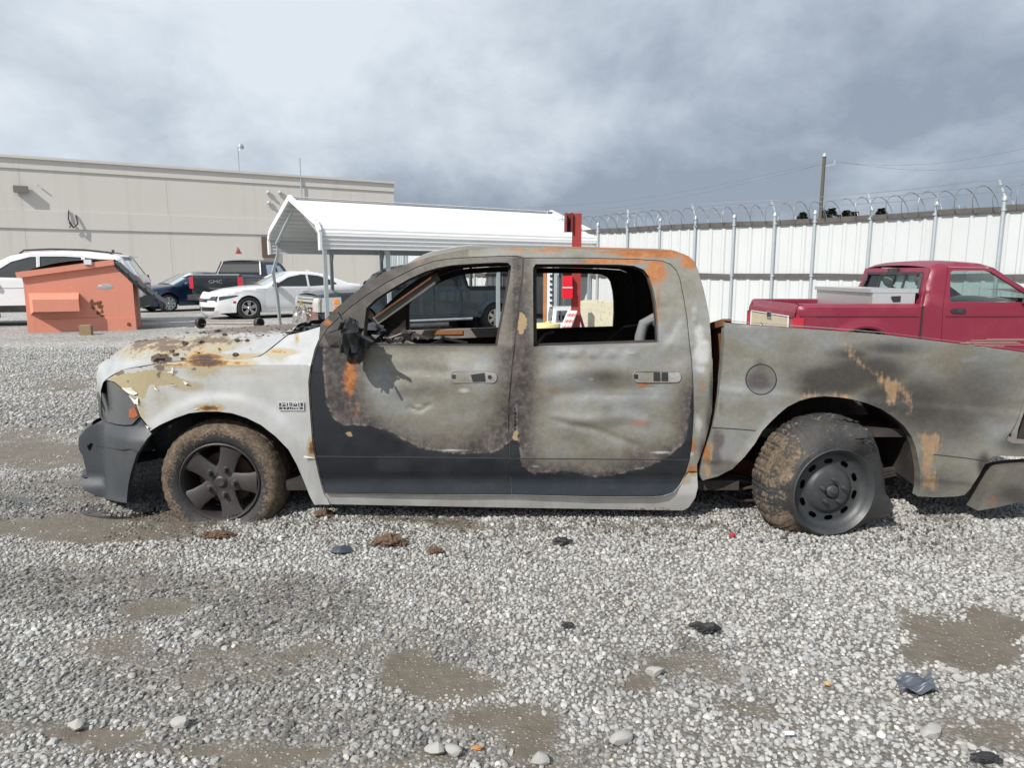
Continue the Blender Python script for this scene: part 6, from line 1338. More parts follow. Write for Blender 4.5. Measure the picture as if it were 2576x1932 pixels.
# ---- bed
bed = R8((195, 82), (400, 100), (700, 121), (1000, 142), (1300, 167), (1600, 205), (1900, 241), (2210, 282), (2450, 312), (2440, 420), (2390, 480), (2300, 520), (2212, 600), (2190, 680), (2150, 780), (2100, 850), (2092, 875), (2125, 895), (2212, 905), (2420, 935), (2420, 1000), (2212, 990), (2150, 988), (2060, 984), (2000, 990), (1955, 1030), (1905, 1120), (1850, 1205), (1812, 1246), (1750, 1258), (1600, 1263), (1495, 1256),
         (1507, 1200), (1511, 1100), (1500, 1020), (1480, 930), (1450, 850), (1400, 780), (1330, 720), (1250, 668), (1150, 628), (1050, 602), (960, 588), (870, 582), (780, 590), (700, 612), (620, 652), (560, 702), (500, 760), (450, 815), (400, 900), (330, 990), (250, 1070), (150, 1122), (45, 1150), (28, 1110), (40, 1020), (60, 950), (95, 850), (117, 780), (150, 600), (175, 400), (190, 200))
stk = [R8((985, 208), (1045, 215), (1072, 320), (1200, 398), (1320, 455), (1385, 480), (1440, 560), (1465, 650), (1440, 695), (1420, 625), (1370, 560), (1345, 605), (1300, 655), (1285, 600), (1258, 530), (1180, 450), (1100, 372), (1030, 318)), R8((1490, 830), (1655, 822), (1645, 900), (1605, 980), (1610, 1215), (1530, 1205), (1515, 1000)), R8((698, 590), (750, 570), (900, 566), (1010, 584), (1000, 590), (860, 585), (700, 612))]
def a_bed(co):
    N = len(co); soot = blobs(co, [(950, 470, 290, 110, 1.1), (1150, 420, 330, 130, 1.0), (1280, 600, 220, 130, 1.0), (1500, 640, 340, 240, .78), (1700, 700, 350, 280, .6), (1050, 300, 200, 60, .7), (1300, 260, 300, 60, .6), (800, 540, 160, 60, .8), (1900, 560, 350, 300, .55), (2150, 900, 150, 80, .6), (1650, 1150, 250, 120, .45), (430, 380, 40, 60, .5), (420, 480, 70, 60, .4), (240, 1080, 120, 80, .5), (1940, 1040, 50, 90, .9), (330, 900, 60, 120, .2)], R8)
    st = np.maximum.reduce([sdf(co, q) for q in stk]) * PXM
    vio = blobs(co, [(150, 880, 60, 110, .9), (130, 1000, 70, 110, .9), (170, 650, 30, 120, .55), (150, 1090, 90, 40, .6)], R8)
    rust = blobs(co, [(70, 950, 30, 80, .8), (1550, 1000, 70, 250, .3), (1000, 580, 200, 12, .4)], R8); pale = blobs(co, [(1850, 330, 240, 60, .28), (500, 700, 80, 60, .28), (460, 110, 500, 18, .4)], R8)
    return {'char': np.full(N, .3), 'ash': np.full(N, .2), 'soot': soot, 'streak': np.maximum(st, -.1), 'violet': vio, 'rust': rust, 'pale': pale, 'peel': np.maximum(np.maximum(sdf(co, R8((55, 1035), (95, 1050), (105, 1100), (80, 1125), (60, 1090))), sdf(co, R8((98, 900), (120, 880), (112, 1010), (90, 1030)))) * PXM, -.1)}
fuel = [(1750 + (440 + 104 * math.cos(t)) * .3738, 780 + (466 + 103 * math.sin(t)) * .3738) for t in np.linspace(0, 2 * math.pi, 33)[:-1]]
t_ = tri_regions(bed, (), {'fuel': fuel}, 6.0)
bdo = px_panel('bed_side', t_['rest'], prof_bed, M['burnt'], a_bed, .8, .06, 0)
for q_ in (bed_line1, bed_line2): MB().tube(q_, .0035, 5).build('crease_shade_line', M['dark_void'], bdo, True)  # dark tubes stand in for crease shade along the bed
def a_fuel(co): d = a_bed(co); d['violet'] = blobs(co, [(420, 480, 110, 80, 1.)], R8); d['soot'] = d['soot'] * .3 + .3; d['rust'] = blobs(co, [(500, 480, 30, 20, .3)], R8); return d
px_panel('fuel_door', t_['fuel'], prof_bed, M['burnt'], a_fuel, 1.6, .02, .002)
P = S(prof_bed, fuel, .004); MB().tube([tuple(q) for q in P] + [tuple(P[0])], .005, 5).build('fuel_door_gap', M['dark_void'], tk, True)
v, f, _ = panel(*t_['rest'], surf(prof_bed), (0, 1, 0), .8, .06); mk('bed_side', far_xyz(v, .34), [q[::-1] for q in f], M['charred'], tk, True)
tp = S(prof_bed, R8((195, 82), (400, 100), (700, 121), (1000, 142), (1300, 167), (1600, 205), (1900, 241), (2210, 282), (2450, 312)))
mb = MB(); mb.grid(lambda i, j: tuple(np.array([np.interp(i, np.linspace(0, 1, len(tp)), tp[:, k_]) for k_ in range(3)]) + np.array([0, -.004 + .08 * j, .010])), 24, 2); mb.build('bed_rail', M['ashbar'], tk, True)
fr_ = S(prof_bed, R8((195, 84), (190, 200), (175, 400), (150, 600), (117, 780), (60, 950))); fr_[:, 0] += .02; fr_[:, 1] += .02
bridge('bed_front_wall', fr_, far_xyz(fr_, .30), (0, 0, 0), M['rusty'], 8)
mb = MB().bar(fr_[0] + np.array([.0, 0, .0]), far_xyz(fr_[:1], .30)[0], .05, .04); mb.build('wall_cap', M['rusty'], tk, True, False)
MB().box((2.05, YC, .52), (2.2, 1.7, .05)).build('bed_floor', M['charred'], tk, True, False)
tl_ = S(prof_bed, R8((2212, 600), (2190, 680), (2150, 780), (2100, 850), (2092, 875), (2125, 895), (2212, 905), (2420, 935), (2440, 420), (2300, 520)), .06); mk('tail_lamp_cavity', [tuple(q) for q in tl_], [tuple(range(len(tl_)))], M['charred'], tk, True, False)
t_ = tri_regions(R8((2150, 640), (2212, 600), (2240, 600), (2170, 800), (2160, 870), (2240, 880), (2240, 905), (2125, 895), (2092, 875), (2100, 850)), [R8((2108, 832), (2128, 830), (2128, 858), (2110, 858))], None, 6)['rest']; px_panel('lamp_bracket', t_, prof_bed, M['ashbar'], None, 0, .03, .012)
rbm = R8((2040, 1078), (2080, 1062), (2212, 1043), (2500, 1030), (2500, 1250), (2212, 1285), (2050, 1325), (1900, 1352), (1960, 1205))
t_ = tri_regions(rbm, (), None, 8)['rest']
def a_rb(co): N = len(co); return {'char': np.full(N, .3), 'ash': np.full(N, .2), 'rust': blobs(co, [(1980, 1280, 60, 80, .35)], R8), 'soot': np.full(N, .38) + blobs(co, [(2150, 1250, 120, 60, .4)], R8), 'pale': np.full(N, .05), 'peel': np.full(N, -.1), 'streak': np.full(N, -.1)}
px_panel('rear_bumper', t_, lambda x, z: .02 + .45 * (x - 2.38) * 0 + nz3(x, z, 6, 1) * .01, M['burnt'], a_rb, 0, .12, -.04)
q = fpx(2690, 1120, Y0 + .05); MB().box((q.x, YC, .58), (.06, 1.7, .55)).build('tailgate', M['burnt'], tk, True, False)
# wheel arch liners and running gear
def liner(name, arch, prof, dep, mat):
    P = S(prof, arch, .01); vs = []
    for q in P: vs += [tuple(q), (q[0], q[1] + dep, q[2] + .04)]
    mk(name, vs, [(2 * i, 2 * i + 2, 2 * i + 3, 2 * i + 1) for i in range(len(P) - 1)], mat, tk, True)
farch = R5((1740, 1300), (1700, 1200), (1650, 1080), (1590, 972), (1500, 880), (1400, 802), (1300, 752), (1200, 720), (1100, 708), (1000, 708), (900, 720), (800, 755), (700, 800), (632, 842), (600, 900))
rarch = R8((1507, 1200), (1511, 1100), (1500, 1020), (1480, 930), (1450, 850), (1400, 780), (1330, 720), (1250, 668), (1150, 628), (1050, 602), (960, 588), (870, 582), (780, 590), (700, 612), (620, 652), (560, 702), (500, 760), (450, 815), (400, 900), (330, 990), (250, 1070))
liner('wheel_liner', farch, prof_fend, .55, M['dark_void']); liner('wheel_liner', rarch, prof_bed, .5, M['charred'])
MB().box((-1.62, Y0 + .58, .62), (.95, .04, .66)).build('inner_wing', M['dark_void'], tk, True, False)
MB().box((1.85, Y0 + .56, .48), (1.35, .04, .85)).build('inner_wing', M['charred'], tk, True, False)
for y_ in (Y0 + .52, 2 * YC - Y0 - .55):
    MB().bar((-2.2, y_, .30), (1.25, y_, .20), .09, .15).build('frame_rail', M['charred'], tk, True, False)
    MB().bar((1.25, y_, .20), (2.55, y_, .30), .09, .15).build('frame_rail', M['rusty'], tk, True, False)
MB().tube([(1.80, Y0 + .1, .26), (1.80, YC - .15, .26), (1.80, YC, .26), (1.80, YC + .15, .26), (1.80, 2 * YC - Y0 - .1, .24)], [.05, .06, .15, .06, .05], 12).build('rear_axle', M['charred'], tk, True)
MB().tube([(-1.63, Y0 + .2, .24), (-1.63, 2 * YC - Y0 - .2, .24)], .05, 10).build('front_axle', M['charred'], tk, True)
MB().tube([(1.7, YC, .26), (-.4, YC, .24)], .045, 8).build('drive_shaft', M['charred'], tk, True)
sp = MB()
for i in range(3): sp.bar((1.05, Y0 + .30, .26 - i * .02), (1.85, Y0 + .26, .14 - i * .018), .06, .014); sp.bar((1.85, Y0 + .26, .14 - i * .018), (2.5, Y0 + .30, .28 - i * .02), .06, .014)
sp.build('leaf_spring', M['charred'], tk, True, False)
hs = MB()
for i in range(10): a = Vector((random.uniform(1.0, 1.5), Y0 + random.uniform(.1, .5), random.uniform(.10, .3))); hs.tube([a, a + Vector((random.uniform(.1, .3), .02, -.05)), a + Vector((random.uniform(.2, .6), .03, random.uniform(-.12, .05)))], random.uniform(.006, .018), 5)
o_ = hs.build('hanging_lines', M['charred'], tk, True); o_['kind'] = 'stuff'
# ---- wheels
m, n = newmat('muddy_rubber'); p = objpos(n); md = n.attr('mud').outputs['Fac']; n1 = n.noise(p, 16, 6, .65); n2 = n.noise(p, 70, 4, .6)
mm = n.ss(n.m('ADD', md, n.m('MULTIPLY_ADD', n.m('ADD', n1, n2), 1.7, -1.7)), .38, .66)
c = n.mix(mm, n.mix(n1, (.016, .016, .018), (.05, .048, .047)), n.ramp(n.m('ADD', n.m('MULTIPLY', n1, .5), n.m('MULTIPLY', n2, .5)), [(.3, (.035, .026, .02)), (.47, (.085, .063, .045)), (.58, (.14, .108, .078)), (.72, (.25, .20, .145))]))
n.out(n.pbsdf(c, n.mixf(mm, .6, .92), 0, n.bump(n.m('ADD', n2, n.m('MULTIPLY', mm, .5)), .5, .008), .35)); M['mud_rubber'] = m
M['wheel_dark'] = mat_plain('sooty_alloy', (.040, .036, .036), .5, .2, .2, 9, .08, .5, dirt=.3, dirtcol=(.12, .10, .09))
M['steel_dark'] = mat_plain('sooty_steel_wheel', (.040, .044, .048), .46, .2, .18, 8, .05, .5, dirt=.25, dirtcol=(.13, .12, .11))
M['disc_rust'] = mat_plain('brake_disc', (.085, .05, .036), .75, .3, .4, 12)
def tyre(name, c, prof, fn, mudf, par, n=110, yaw=0.0):
    mb = MB().lathe(prof, (0, 0, 0), (0, 1, 0), n, fn); k_ = len(prof); md = []
    for i in range(n):
        t = 2 * math.pi * i / n
        for r, o in prof: md.append(mudf(t, r, o))
    Mx = Matrix.Translation(c) @ Matrix.Rotation(yaw, 4, 'Z'); return mk(name, [tuple(Mx @ Vector(q)) for q in mb.v], mb.f, M['mud_rubber'], par, True, attrs={'mud': md}, angle=45)
def put(mb, c, yaw=0.0): return xform(mb, Matrix.Translation(c) @ Matrix.Rotation(yaw, 4, 'Z'))
fc = Vector(at_y(150 + 1115 * .3616, 780 + 1200 * .3616, 3.945)); fyaw = R(0)
wh = put(MB().lathe([(0, .10), (.16, .10), (.165, .11), (.165, .13), (0, .13)], (0, 0, 0), (0, 1, 0), 28), fc).build('wheel', M['disc_rust'], tk, True)
prof_t = [(.226, .05), (.230, .012), (.242, .0), (.262, -.012), (.30, -.018), (.325, -.010), (.334, -.002), (.345, .008), (.357, .03), (.362, .05), (.355, .053), (.355, .062), (.364, .066), (.366, .13), (.358, .134), (.358, .144), (.366, .148), (.364, .21), (.356, .214), (.356, .222), (.362, .226), (.350, .255), (.32, .27), (.23, .24)]
def fn_f(t, r, o):
    cz = math.cos(t); tr_ = .003 * math.sin(t * 72) if (r > .34) else 0; r2 = r + tr_
    lim = .248
    if -r2 * cz > lim and r > .245:
        k_ = (r - .245) / .12; r2 = lim / -cz + (r - .245) * .04
        o -= .02 * math.sin(min(1, k_) * math.pi)
    elif cz < -.2 and r > .25: r2 += .008 * (-cz) * min(1, (r - .25) / .08); o -= .014 * max(0, -cz) * math.sin(min(1, (r - .245) / .12) * math.pi)
    return r2, o
tyre('tyre', fc, prof_t, fn_f, lambda t, r, o: .18 + .75 * float(sstep(r, .268, .315)) + (.15 if o > .1 else 0) - .18 * math.sin(t * 3 + 1) * (r < .34), wh)
rim = MB().lathe([(.236, .012), (.238, -.004), (.231, -.010), (.224, -.002), (.216, .02), (.212, .06), (.208, .16)], (0, 0, 0), (0, 1, 0), 64)
for k_ in range(5):
    a = R(70 + 72 * k_)
    for prt in (0,):
        po = [(-.058, .045), (.058, .045), (.050, .11), (.056, .17), (.070, .214), (-.070, .214), (-.056, .17), (-.050, .11)]
        ctr = [(x_ * .70, y_) for x_, y_ in po]
        vv = []
        for (x_, y_), dep in [(q, .030) for q in po] + [(q, .012) for q in po] + [(q, .004) for q in ctr]:
            dep2 = dep + .018 * (1 - abs(y_ - .10) / .12)
            vv.append((y_ * math.cos(a) - x_ * math.sin(a), dep2, y_ * math.sin(a) + x_ * math.cos(a)))
        fs = [tuple(16 + i for i in range(8))] + [(8 + i, 8 + (i + 1) % 8, 16 + (i + 1) % 8, 16 + i) for i in range(8)] + [(i, (i + 1) % 8, 8 + (i + 1) % 8, 8 + i) for i in range(8)]
        rim.add(vv, fs)
rim.lathe([(0, .006), (.028, .006), (.034, .010), (.036, .016), (.080, .020), (.088, .034), (.088, .07)], (0, 0, 0), (0, 1, 0), 40)
put(rim, fc).build('rim', M['wheel_dark'], wh, True, angle=30)
for k_ in range(5):
    a = R(66 + 72 * k_); c_ = fc + Vector((.080 * math.cos(a), .006, .080 * math.sin(a)))
    MB().lathe([(0, -.020), (.009, -.020), (.014, -.012), (.015, .006), (.020, .008), (.021, .016)], c_, (0, 1, 0), 12).build('lug_nut', M['black_plastic'], wh, True)
MB().lathe([(0, 0), (.024, .0), (.028, .004), (.028, .012)], fc + Vector((0, .0, 0)), (0, 1, 0), 24).build('centre_cap', M['black_plastic'], wh, True)
# rear: burst tyre on a steel wheel
yw = R(9); rc_ = Vector(at_y(1750 + 930 * .3738, 780 + 1226 * .3738, 3.70))
wr = put(MB().lathe([(0, .10), (.17, .10), (.17, .2), (0, .2)], (0, 0, 0), (0, 1, 0), 24), rc_, yw).build('wheel', M['dark_void'], tk, True)
def pol(t, tab):
    d = math.degrees(t) % 360; ks = [k for k, _ in tab] + [360 + tab[0][0]]; vs_ = [q for _, q in tab] + [tab[0][1]]; return float(np.interp(d, ks, vs_))
RF = [(0, .335), (25, .385), (38, .36), (55, .325), (75, .31), (95, .325), (106, .385), (116, .36), (130, .30), (150, .27), (180, .262), (215, .262), (245, .262), (270, .262), (300, .275), (330, .295)]
RM = [(0, .400), (25, .415), (40, .385), (60, .36), (90, .345), (108, .382), (130, .32), (150, .285), (180, .272), (205, .32), (225, .352), (245, .352), (270, .340), (300, .352), (330, .375)]
prof_r = [(0, .06), (1, .018), (2, -.008), (3, -.004), (4, .02), (5, .045), (6, .075), (6.5, .080), (7, .085), (8, .135), (8.5, .14), (9, .146), (10, .20), (10.5, .205), (11, .21), (12, .262), (13, .275), (14, .25)]
def fn_r(t, k_, o):
    rf = pol(t, RF) + .006; rm = pol(t, RM); fold = mnoise.noise(Vector((math.cos(t) * 3.0, math.sin(t) * 3.0, o * 6))); bot = max(0, -math.cos(t))
    rad = [.222, .232, .240, None][int(k_)] if k_ < 3 else None
    if k_ < 3: rr_ = (.222, .232, .241)[int(k_)]
    elif k_ == 3: rr_ = .241 + (rf - .241) * .5
    elif k_ == 4: rr_ = rf
    elif k_ <= 7: rr_ = rf + (rm - rf) * {5: .45, 6: .8, 6.5: .78, 7: .86}[k_]
    elif k_ <= 11: rr_ = rm - (.020 if k_ in (6.5, 8.5, 10.5) else 0)
    elif k_ == 12: rr_ = rm * .97
    elif k_ == 13: rr_ = rm * .86
    else: rr_ = .23
    if k_ >= 3 and k_ < 14:
        rr_ += .010 * fold + (.003 * (1 if math.sin(t * 62) > -.5 else -1.5) if 5 <= k_ <= 12 else 0); crumple = math.exp(-((math.degrees(t) - 28) / 16) ** 2)
        o += .05 * crumple * math.sin(k_ * 1.4) - .028 * math.exp(-((math.degrees(t) - 108) / 12) ** 2) * (4 <= k_ <= 8)
        lim = .266
        if -rr_ * math.cos(t) > lim: rr_ = lim / max(.05, -math.cos(t))
    lft = max(0, math.sin(-t)); o2 = o + .02 * lft * (k_ >= 4)
    return rr_, o2
def mud_r(t, k_, o):
    d = math.degrees(t) % 360; l = float(sstep(d, 195, 235)) * (1 - float(sstep(d, 322, 345))); return .22 + (.42 + .30 * math.sin(t * 5 + .6)) * l * (k_ >= 4) + (.22 * l if 6 < k_ < 9 else 0) - .15 * (k_ < 4) - (.55 * l if k_ in (6.5, 8.5, 10.5) else 0) - (.30 * l if math.sin(t * 62) < -.5 and k_ > 4 else 0)
tyre('tyre', rc_, prof_r, fn_r, mud_r, wr, 150, yw)
# rim disc as a polar grid with ten oval slots
nA = 160; rad = [(.040, .030), (.062, .032), (.085, .036), (.105, .040), (.118, .048), (.126, .062), (.136, .064), (.1445, .063), (.150, .063), (.155, .063), (.160, .063), (.165, .063), (.1705, .063), (.180, .062), (.190, .055), (.200, .046), (.208, .030), (.214, .018), (.222, .010), (.230, .000), (.236, .004), (.236, .02)]
vs = []; fs = []
for i in range(nA):
    t = 2 * math.pi * i / nA
    for r_, o in rad: vs.append((r_ * 1.05 * math.sin(t), o - .012, r_ * 1.05 * math.cos(t)))
for i in range(nA):
    for j in range(len(rad) - 1):
        t = 2 * math.pi * (i + .5) / nA; rm_ = (rad[j][0] + rad[j + 1][0]) / 2; dt = ((t + R(4) + R(18)) % R(36)) - R(18)
        if (dt * .158 / .024) ** 4 + ((rm_ - .1575) / .0145) ** 2 < 1: continue
        i2 = (i + 1) % nA; m_ = len(rad); fs.append((i * m_ + j, i2 * m_ + j, i2 * m_ + j + 1, i * m_ + j + 1))
rm = MB().add(vs, fs); rm.lathe([(0, .004), (.030, .004), (.034, .008), (.038, .030)], (0, 0, 0), (0, 1, 0), 28); rm.lathe([(0, -.004), (.012, -.004), (.014, .004)], (0, 0, 0), (0, 1, 0), 14)
th = MB(); a_ = R(30); 
for (aa, rr_, oo, sx_, sz_, sd_) in ((24, .325, -.012, .050, .020, 1), (33, .322, -.008, .04, .02, 4)):
    a_ = R(aa); th.blob((rr_ * math.sin(a_), oo, rr_ * math.cos(a_)), (sx_, .03, sz_), sd_, 3, .9, 3)
put(th, rc_, yw).build('torn_rubber', M['rubber'], wr, True, angle=40)
put(MB().blob((.300 * math.sin(R(30)), -.018, .318 * math.cos(R(30))), (.045, .016, .012), 3, 2, .6, 3), rc_, yw).build('tear', M['dark_void'], wr, True)
put(rm, rc_, yw).build('rim', M['steel_dark'], wr, True, angle=50)
put(MB().lathe([(.206, .07), (.206, .22), (.0, .15)], (0, 0, 0), (0, 1, 0), 40), rc_, yw).build('barrel', M['dark_void'], wr, True)
for k_ in range(5):
    a = R(90 + 72 * k_ - 2); b = MB().lathe([(0, -.012), (.009, -.012), (.012, -.004), (.013, .02), (.020, .024), (.022, .036)], (.068 * math.cos(a), .006, .068 * math.sin(a)), (0, 1, 0), 12); put(b, rc_, yw).build('lug_nut', M['steel_dark'], wr, True)
# far wheels
for x_, lb in ((fc.x, 0), (rc_.x, 0)):
    w2 = MB().lathe([(0, .04), (.22, .04), (.22, .2), (0, .2)], (x_, 2 * YC - Y0 - .05, .24), (0, -1, 0), 20).build('wheel', M['dark_void'], tk, True)
    MB().lathe([(.22, .0), (.30, -.01), (.34, .03), (.345, .22), (.30, .27), (.22, .24)], (x_, 2 * YC - Y0 - .05, .27), (0, -1, 0), 32).build('tyre', M['rubber'], w2, True)
# ---- cowl debris, dirt and flakes on the hood (nobody could count them)
def heap(conv, items, name, mat, y):
    mb = MB()
    for i, (a, b, r_) in enumerate(items):
        (u, v), = conv((a, b)); q = fpx(u, v, y if not callable(y) else y(a, b)); mb.blob(q, (r_, r_ * .9, r_ * .6), i + 1, 2, .75, 2.2)
    o = mb.build(name, mat, None, True, angle=30); return o
M['soil'] = mat_plain('burnt_soil', (.105, .080, .064), .95, 0, .5, 30, .6, .2)
def on_hood(conv, a, b):
    (u, v), = conv((a, b)); d = ray(u, v); best = None
    for i in range(4, len(rows)):
        for j in range(0, 40, 1):
            q = rows[i][j]; uu_, vv2 = proj(q[0], q[1], q[2]); e = (uu_ - u) ** 2 + (vv2 - v) ** 2
            if best is None or e < best[0] - 30: best = (e, q)
    return Vector(best[1])
sb = MB(); cl_ = [(560, 225, .022), (590, 215, .018), (700, 250, .02), (690, 350, .032), (720, 358, .03), (760, 362, .02), (640, 300, .012), (560, 300, .012), (880, 245, .014), (825, 320, .012), (800, 290, .012), (435, 305, .014), (380, 310, .012), (1240, 225, .012), (980, 208, .012), (1300, 210, .01), (1160, 180, .012), (600, 250, .016), (540, 250, .014), (660, 240, .016), (740, 235, .012), (1000, 180, .016), (900, 170, .016), (1100, 160, .014), (760, 190, .016), (1230, 325, .014), (870, 345, .012), (680, 270, .022), (650, 220, .02), (520, 238, .018)]
for i, (a, b, r_) in enumerate(cl_): sb.blob(on_hood(R5, a, b) + Vector((0, 0, r_ * .35)), (r_ * 1.3, r_ * 1.3, r_ * .8), i, 2, .9, 2.4)
for i in range(130):
    q = rows[random.randint(8, len(rows) - 2)][random.randint(3, 40)]; r_ = random.choice((.003, .004, .005, .006, .006, .009)); sb.blob(Vector(q) + Vector((random.uniform(-.02, .02), random.uniform(-.02, .02), r_ * .3)), (r_, r_, r_ * .7), i, 1, .6)
o_ = sb.build('hood_dirt', M['soil'], None, False, angle=30); o_['kind'] = 'stuff'
for a, b in ((780, 212), (800, 212)): pass
q = on_hood(R5, 798, 216); fk = MB(); fk.grid(lambda i, j: (q.x - .045 + .09 * i, q.y - .02 + .05 * j, q.z + .012 + .012 * math.sin(i * 4)), 4, 2); tag(fk.build('paint_chip', M['white_paint']), 'white paint chip lying on the dirty hood of the burnt pickup', 'debris')
cb_ = MB()
for i in range(130):
    t = random.random(); s = random.random(); q = Vector(cw[0] * (1 - t) + cw[-1] * t) + Vector((random.uniform(-.05, .12), .05 + s * .8, random.uniform(-.03, .015))); d_ = Vector((random.uniform(-1, 1), random.uniform(-1, 1), random.uniform(-.12, .12))).normalized() * random.uniform(.015, .08)
    cb_.bar(q - d_, q + d_, random.uniform(.008, .035), random.uniform(.004, .014))
for i in range(10): cb_.blob(Vector(cw[0]) + Vector((random.uniform(.0, .4), random.uniform(.06, .7), random.uniform(-.04, .0))), (.08, .08, .035), i, 2, .8)
o_ = cb_.build('cowl_debris', M['black_plastic'], None, False, angle=25); o_['kind'] = 'stuff'
# ================================================================== YARD OBJECTS
# ---- dumpster
m, n = newmat('dumpster_orange'); p = objpos(n); n1 = n.noise(p, 2.5, 6, .65); n2 = n.noise(p, 22, 5, .65); nd = n.noise(n.vm('MULTIPLY', p, (9, 9, 1.2)), 1.2, 5, .6)
c = n.mix(n1, (.58, .215, .145), (.66, .275, .195)); c = n.mix(n.m('MULTIPLY', n.ss(nd, .56, .8), .35), c, (.40, .15, .10)); c = n.mix(n.m('MULTIPLY', n.ss(n2, .66, .78), .7), c, (.13, .07, .05))
n.out(n.pbsdf(c, .6, 0, n.bump(n2, .12, .01), .4)); M['dump'] = m
rz = R(24); q = at_z(62 * D, 719 * D, 0); dw, dh, dd = 2.02, 1.47, 1.55
du = empty('dumpster', (q[0], q[1], 0), rz, 'orange steel dumpster with black plastic lids hanging open', 'dumpster')
du.scale = (1.15, 1.15, 1.23)
side = [(0, 0), (dw * 1.06, 0), (dw * 1.06, 1.0), (dw * .90, 1.44), (-.05, 1.02), (-.05, .80)]
side = [(0, 0), (dw, 0), (dw, .95), (dw * .83, 1.36), (-.02, 1.10), (0.0, 1.0)]
mb = MB(); mb.prism(side, lambda a, b, d: (a, d, b), 0.0, .05); mb.prism(side, lambda a, b, d: (a, d, b), dd - .05, dd)
mb.box((dw - .02, dd / 2, .475), (.04, dd - .1, .95)); mb.box((.02, dd / 2, .5), (.04, dd - .1, 1.0)); mb.box((dw / 2, dd / 2, .05), (dw - .08, dd - .1, .05))
mb.bar((dw - .02, dd / 2, .95), (dw * .83, dd / 2, 1.36), .04, dd - .1, up=(0, 1, 0)); bo_ = mb.build('body', M['dump'], du, smooth=False)
MB().box((dw / 2, -.012, .13), (dw + .01, .025, .26)).build('skid_band', M['dump'], du, smooth=False)
MB().bar((-.10, -.03, 1.13), (dw * .84, -.03, 1.39), .08, .11, up=(0, 0, 1)).build('top_rim', M['dump'], du, smooth=False)
fp = MB(); x0, x1 = .07, .98
fp.add([(x0, 0, .78), (x1, 0, .78), (x1 + .02, -.26, .66), (x0 + .10, -.26, .66), (x1 + .02, -.26, .42), (x0 + .10, -.26, .42), (x0, 0, .36), (x1, 0, .40)], [(0, 1, 2, 3), (3, 2, 4, 5), (0, 3, 5, 6)]); fp.build('fork_pocket', M['dump'], du, smooth=False)
MB().box((.52, -.02, .55), (.80, .02, .2)).build('pocket_hole', M['dark_void'], du, smooth=False)
M['lid_plastic'] = mat_plain('lid_plastic', (.022, .024, .028), .45, 0, .25, 6, .1, .5, dirt=.35, dirtcol=(.09, .09, .09))
ld = MB(); ld.grid(lambda i, j: (-.10 + 1.80 * i, .0 + 1.5 * j, 1.17 + .26 * i + .10 * math.sin(math.pi * i) * (1 - .5 * j) + .02 * math.sin(j * 9)), 14, 8); ld.build('lid', M['lid_plastic'], du)
ld = MB(); ld.grid(lambda i, j: (dw * .84 + .95 * i, .02 + 1.46 * j, 1.40 - .88 * i - .05 * math.sin(math.pi * i) + (.02 if int(j * 12) % 2 else 0)), 10, 12); ld.grid(lambda i, j: (dw * .84 + .95 * i, .02 - .03 * j, 1.40 - .88 * i - .05 * math.sin(math.pi * i) - .09 * j), 10, 1)
for k_ in range(6): x_ = dw * .84 + .08 + .16 * k_; ld.bar((x_, .0, 1.40 - .88 * (x_ - dw * .84) / .95 - .01), (x_ + .02, -.015, 1.40 - .88 * (x_ - dw * .84) / .95 - .12), .05, .02)
ld.build('lid', M['lid_plastic'], du)
MB().lathe([(0, -.01), (.03, -.01), (.04, 0)], (dw - .14, -.028, .12), (0, 1, 0), 12).build('drain', M['rusty'], du)
mb = MB().blob((dw * .74, -.003, .90), (.15, .006, .055), 2, 2, .25, 2); mb.build('bare_patch', M['galv'], du)
mb = MB()
for i in range(16): a = (1.30 + random.gauss(0, .05), .50 + random.gauss(0, .07)); mb.blob((a[0], -.001, a[1]), (random.uniform(.015, .05), .004, random.uniform(.015, .05)), i, 2, .6, 2)
mb.build('rust_scar', M['rusty'], du)
MB().box((dw * .60, -.02, 1.39), (.14, .16, .10)).build('hinge_tab', M['white_paint'], du)
q = at_z(188 * D, 723 * D, 0); bl = MB().box((q[0], q[1] - .02, .11), (.24, .26, .24), Matrix.Rotation(R(20), 3, 'Z')); tag(bl.build('wood_block', mat_plain('wood_block', (.27, .19, .11), .85, 0, .3, 10, .3), smooth=False), 'short wooden block against the front foot of the orange dumpster', 'block')
# ---- red steel post with boxes
M['red_steel'] = mat_plain('rusty_red_steel', (.30, .035, .03), .6, .1, .25, 5, .15, .4, dirt=.6, dirtcol=(.16, .05, .035))
q = at_y(1243 * D, 714 * D, 12.2); dp = q[1]; s = dp / FPX
ht = at_y(1243 * D, 461 * D, dp)[2]
rpost = empty('red_post', (q[0], dp, 0), 0, 'tall red steel channel post standing behind the burnt cab', 'post')
wq = 17 * s; mb = MB(); mb.box((q[0], dp, (.05 + ht) / 2), (wq * .35, wq * .9, ht - .05)); mb.box((q[0], dp - wq * .5, (.05 + ht) / 2), (wq * 1.25, .02, ht - .05)); mb.box((q[0], dp + wq * .5, (.05 + ht) / 2), (wq * 1.25, .02, ht - .05)); mb.build('beam', M['red_steel'], rpost, True, False)
a = at_y(1222 * D, 459 * D, dp - .1); b = at_y(1248 * D, 500 * D, dp - .1); xL, xR = a[0], b[0]
mb = MB(); mb.box(((xL + xR) / 2, dp - .02, (a[2] + b[2]) / 2), (.03, .22, a[2] - b[2])); mb.box((xL + .01, dp - .03, (a[2] + b[2]) / 2), (.02, .26, a[2] - b[2])); mb.box(((xL + xR) / 2 - .01, dp + .06, (a[2] + b[2]) / 2), (xR - xL, .02, a[2] - b[2])); mb.build('top_channel', mat_plain('dark_red_steel', (.15, .02, .02), .6, .1, .3, 6, .2), rpost, True, False)
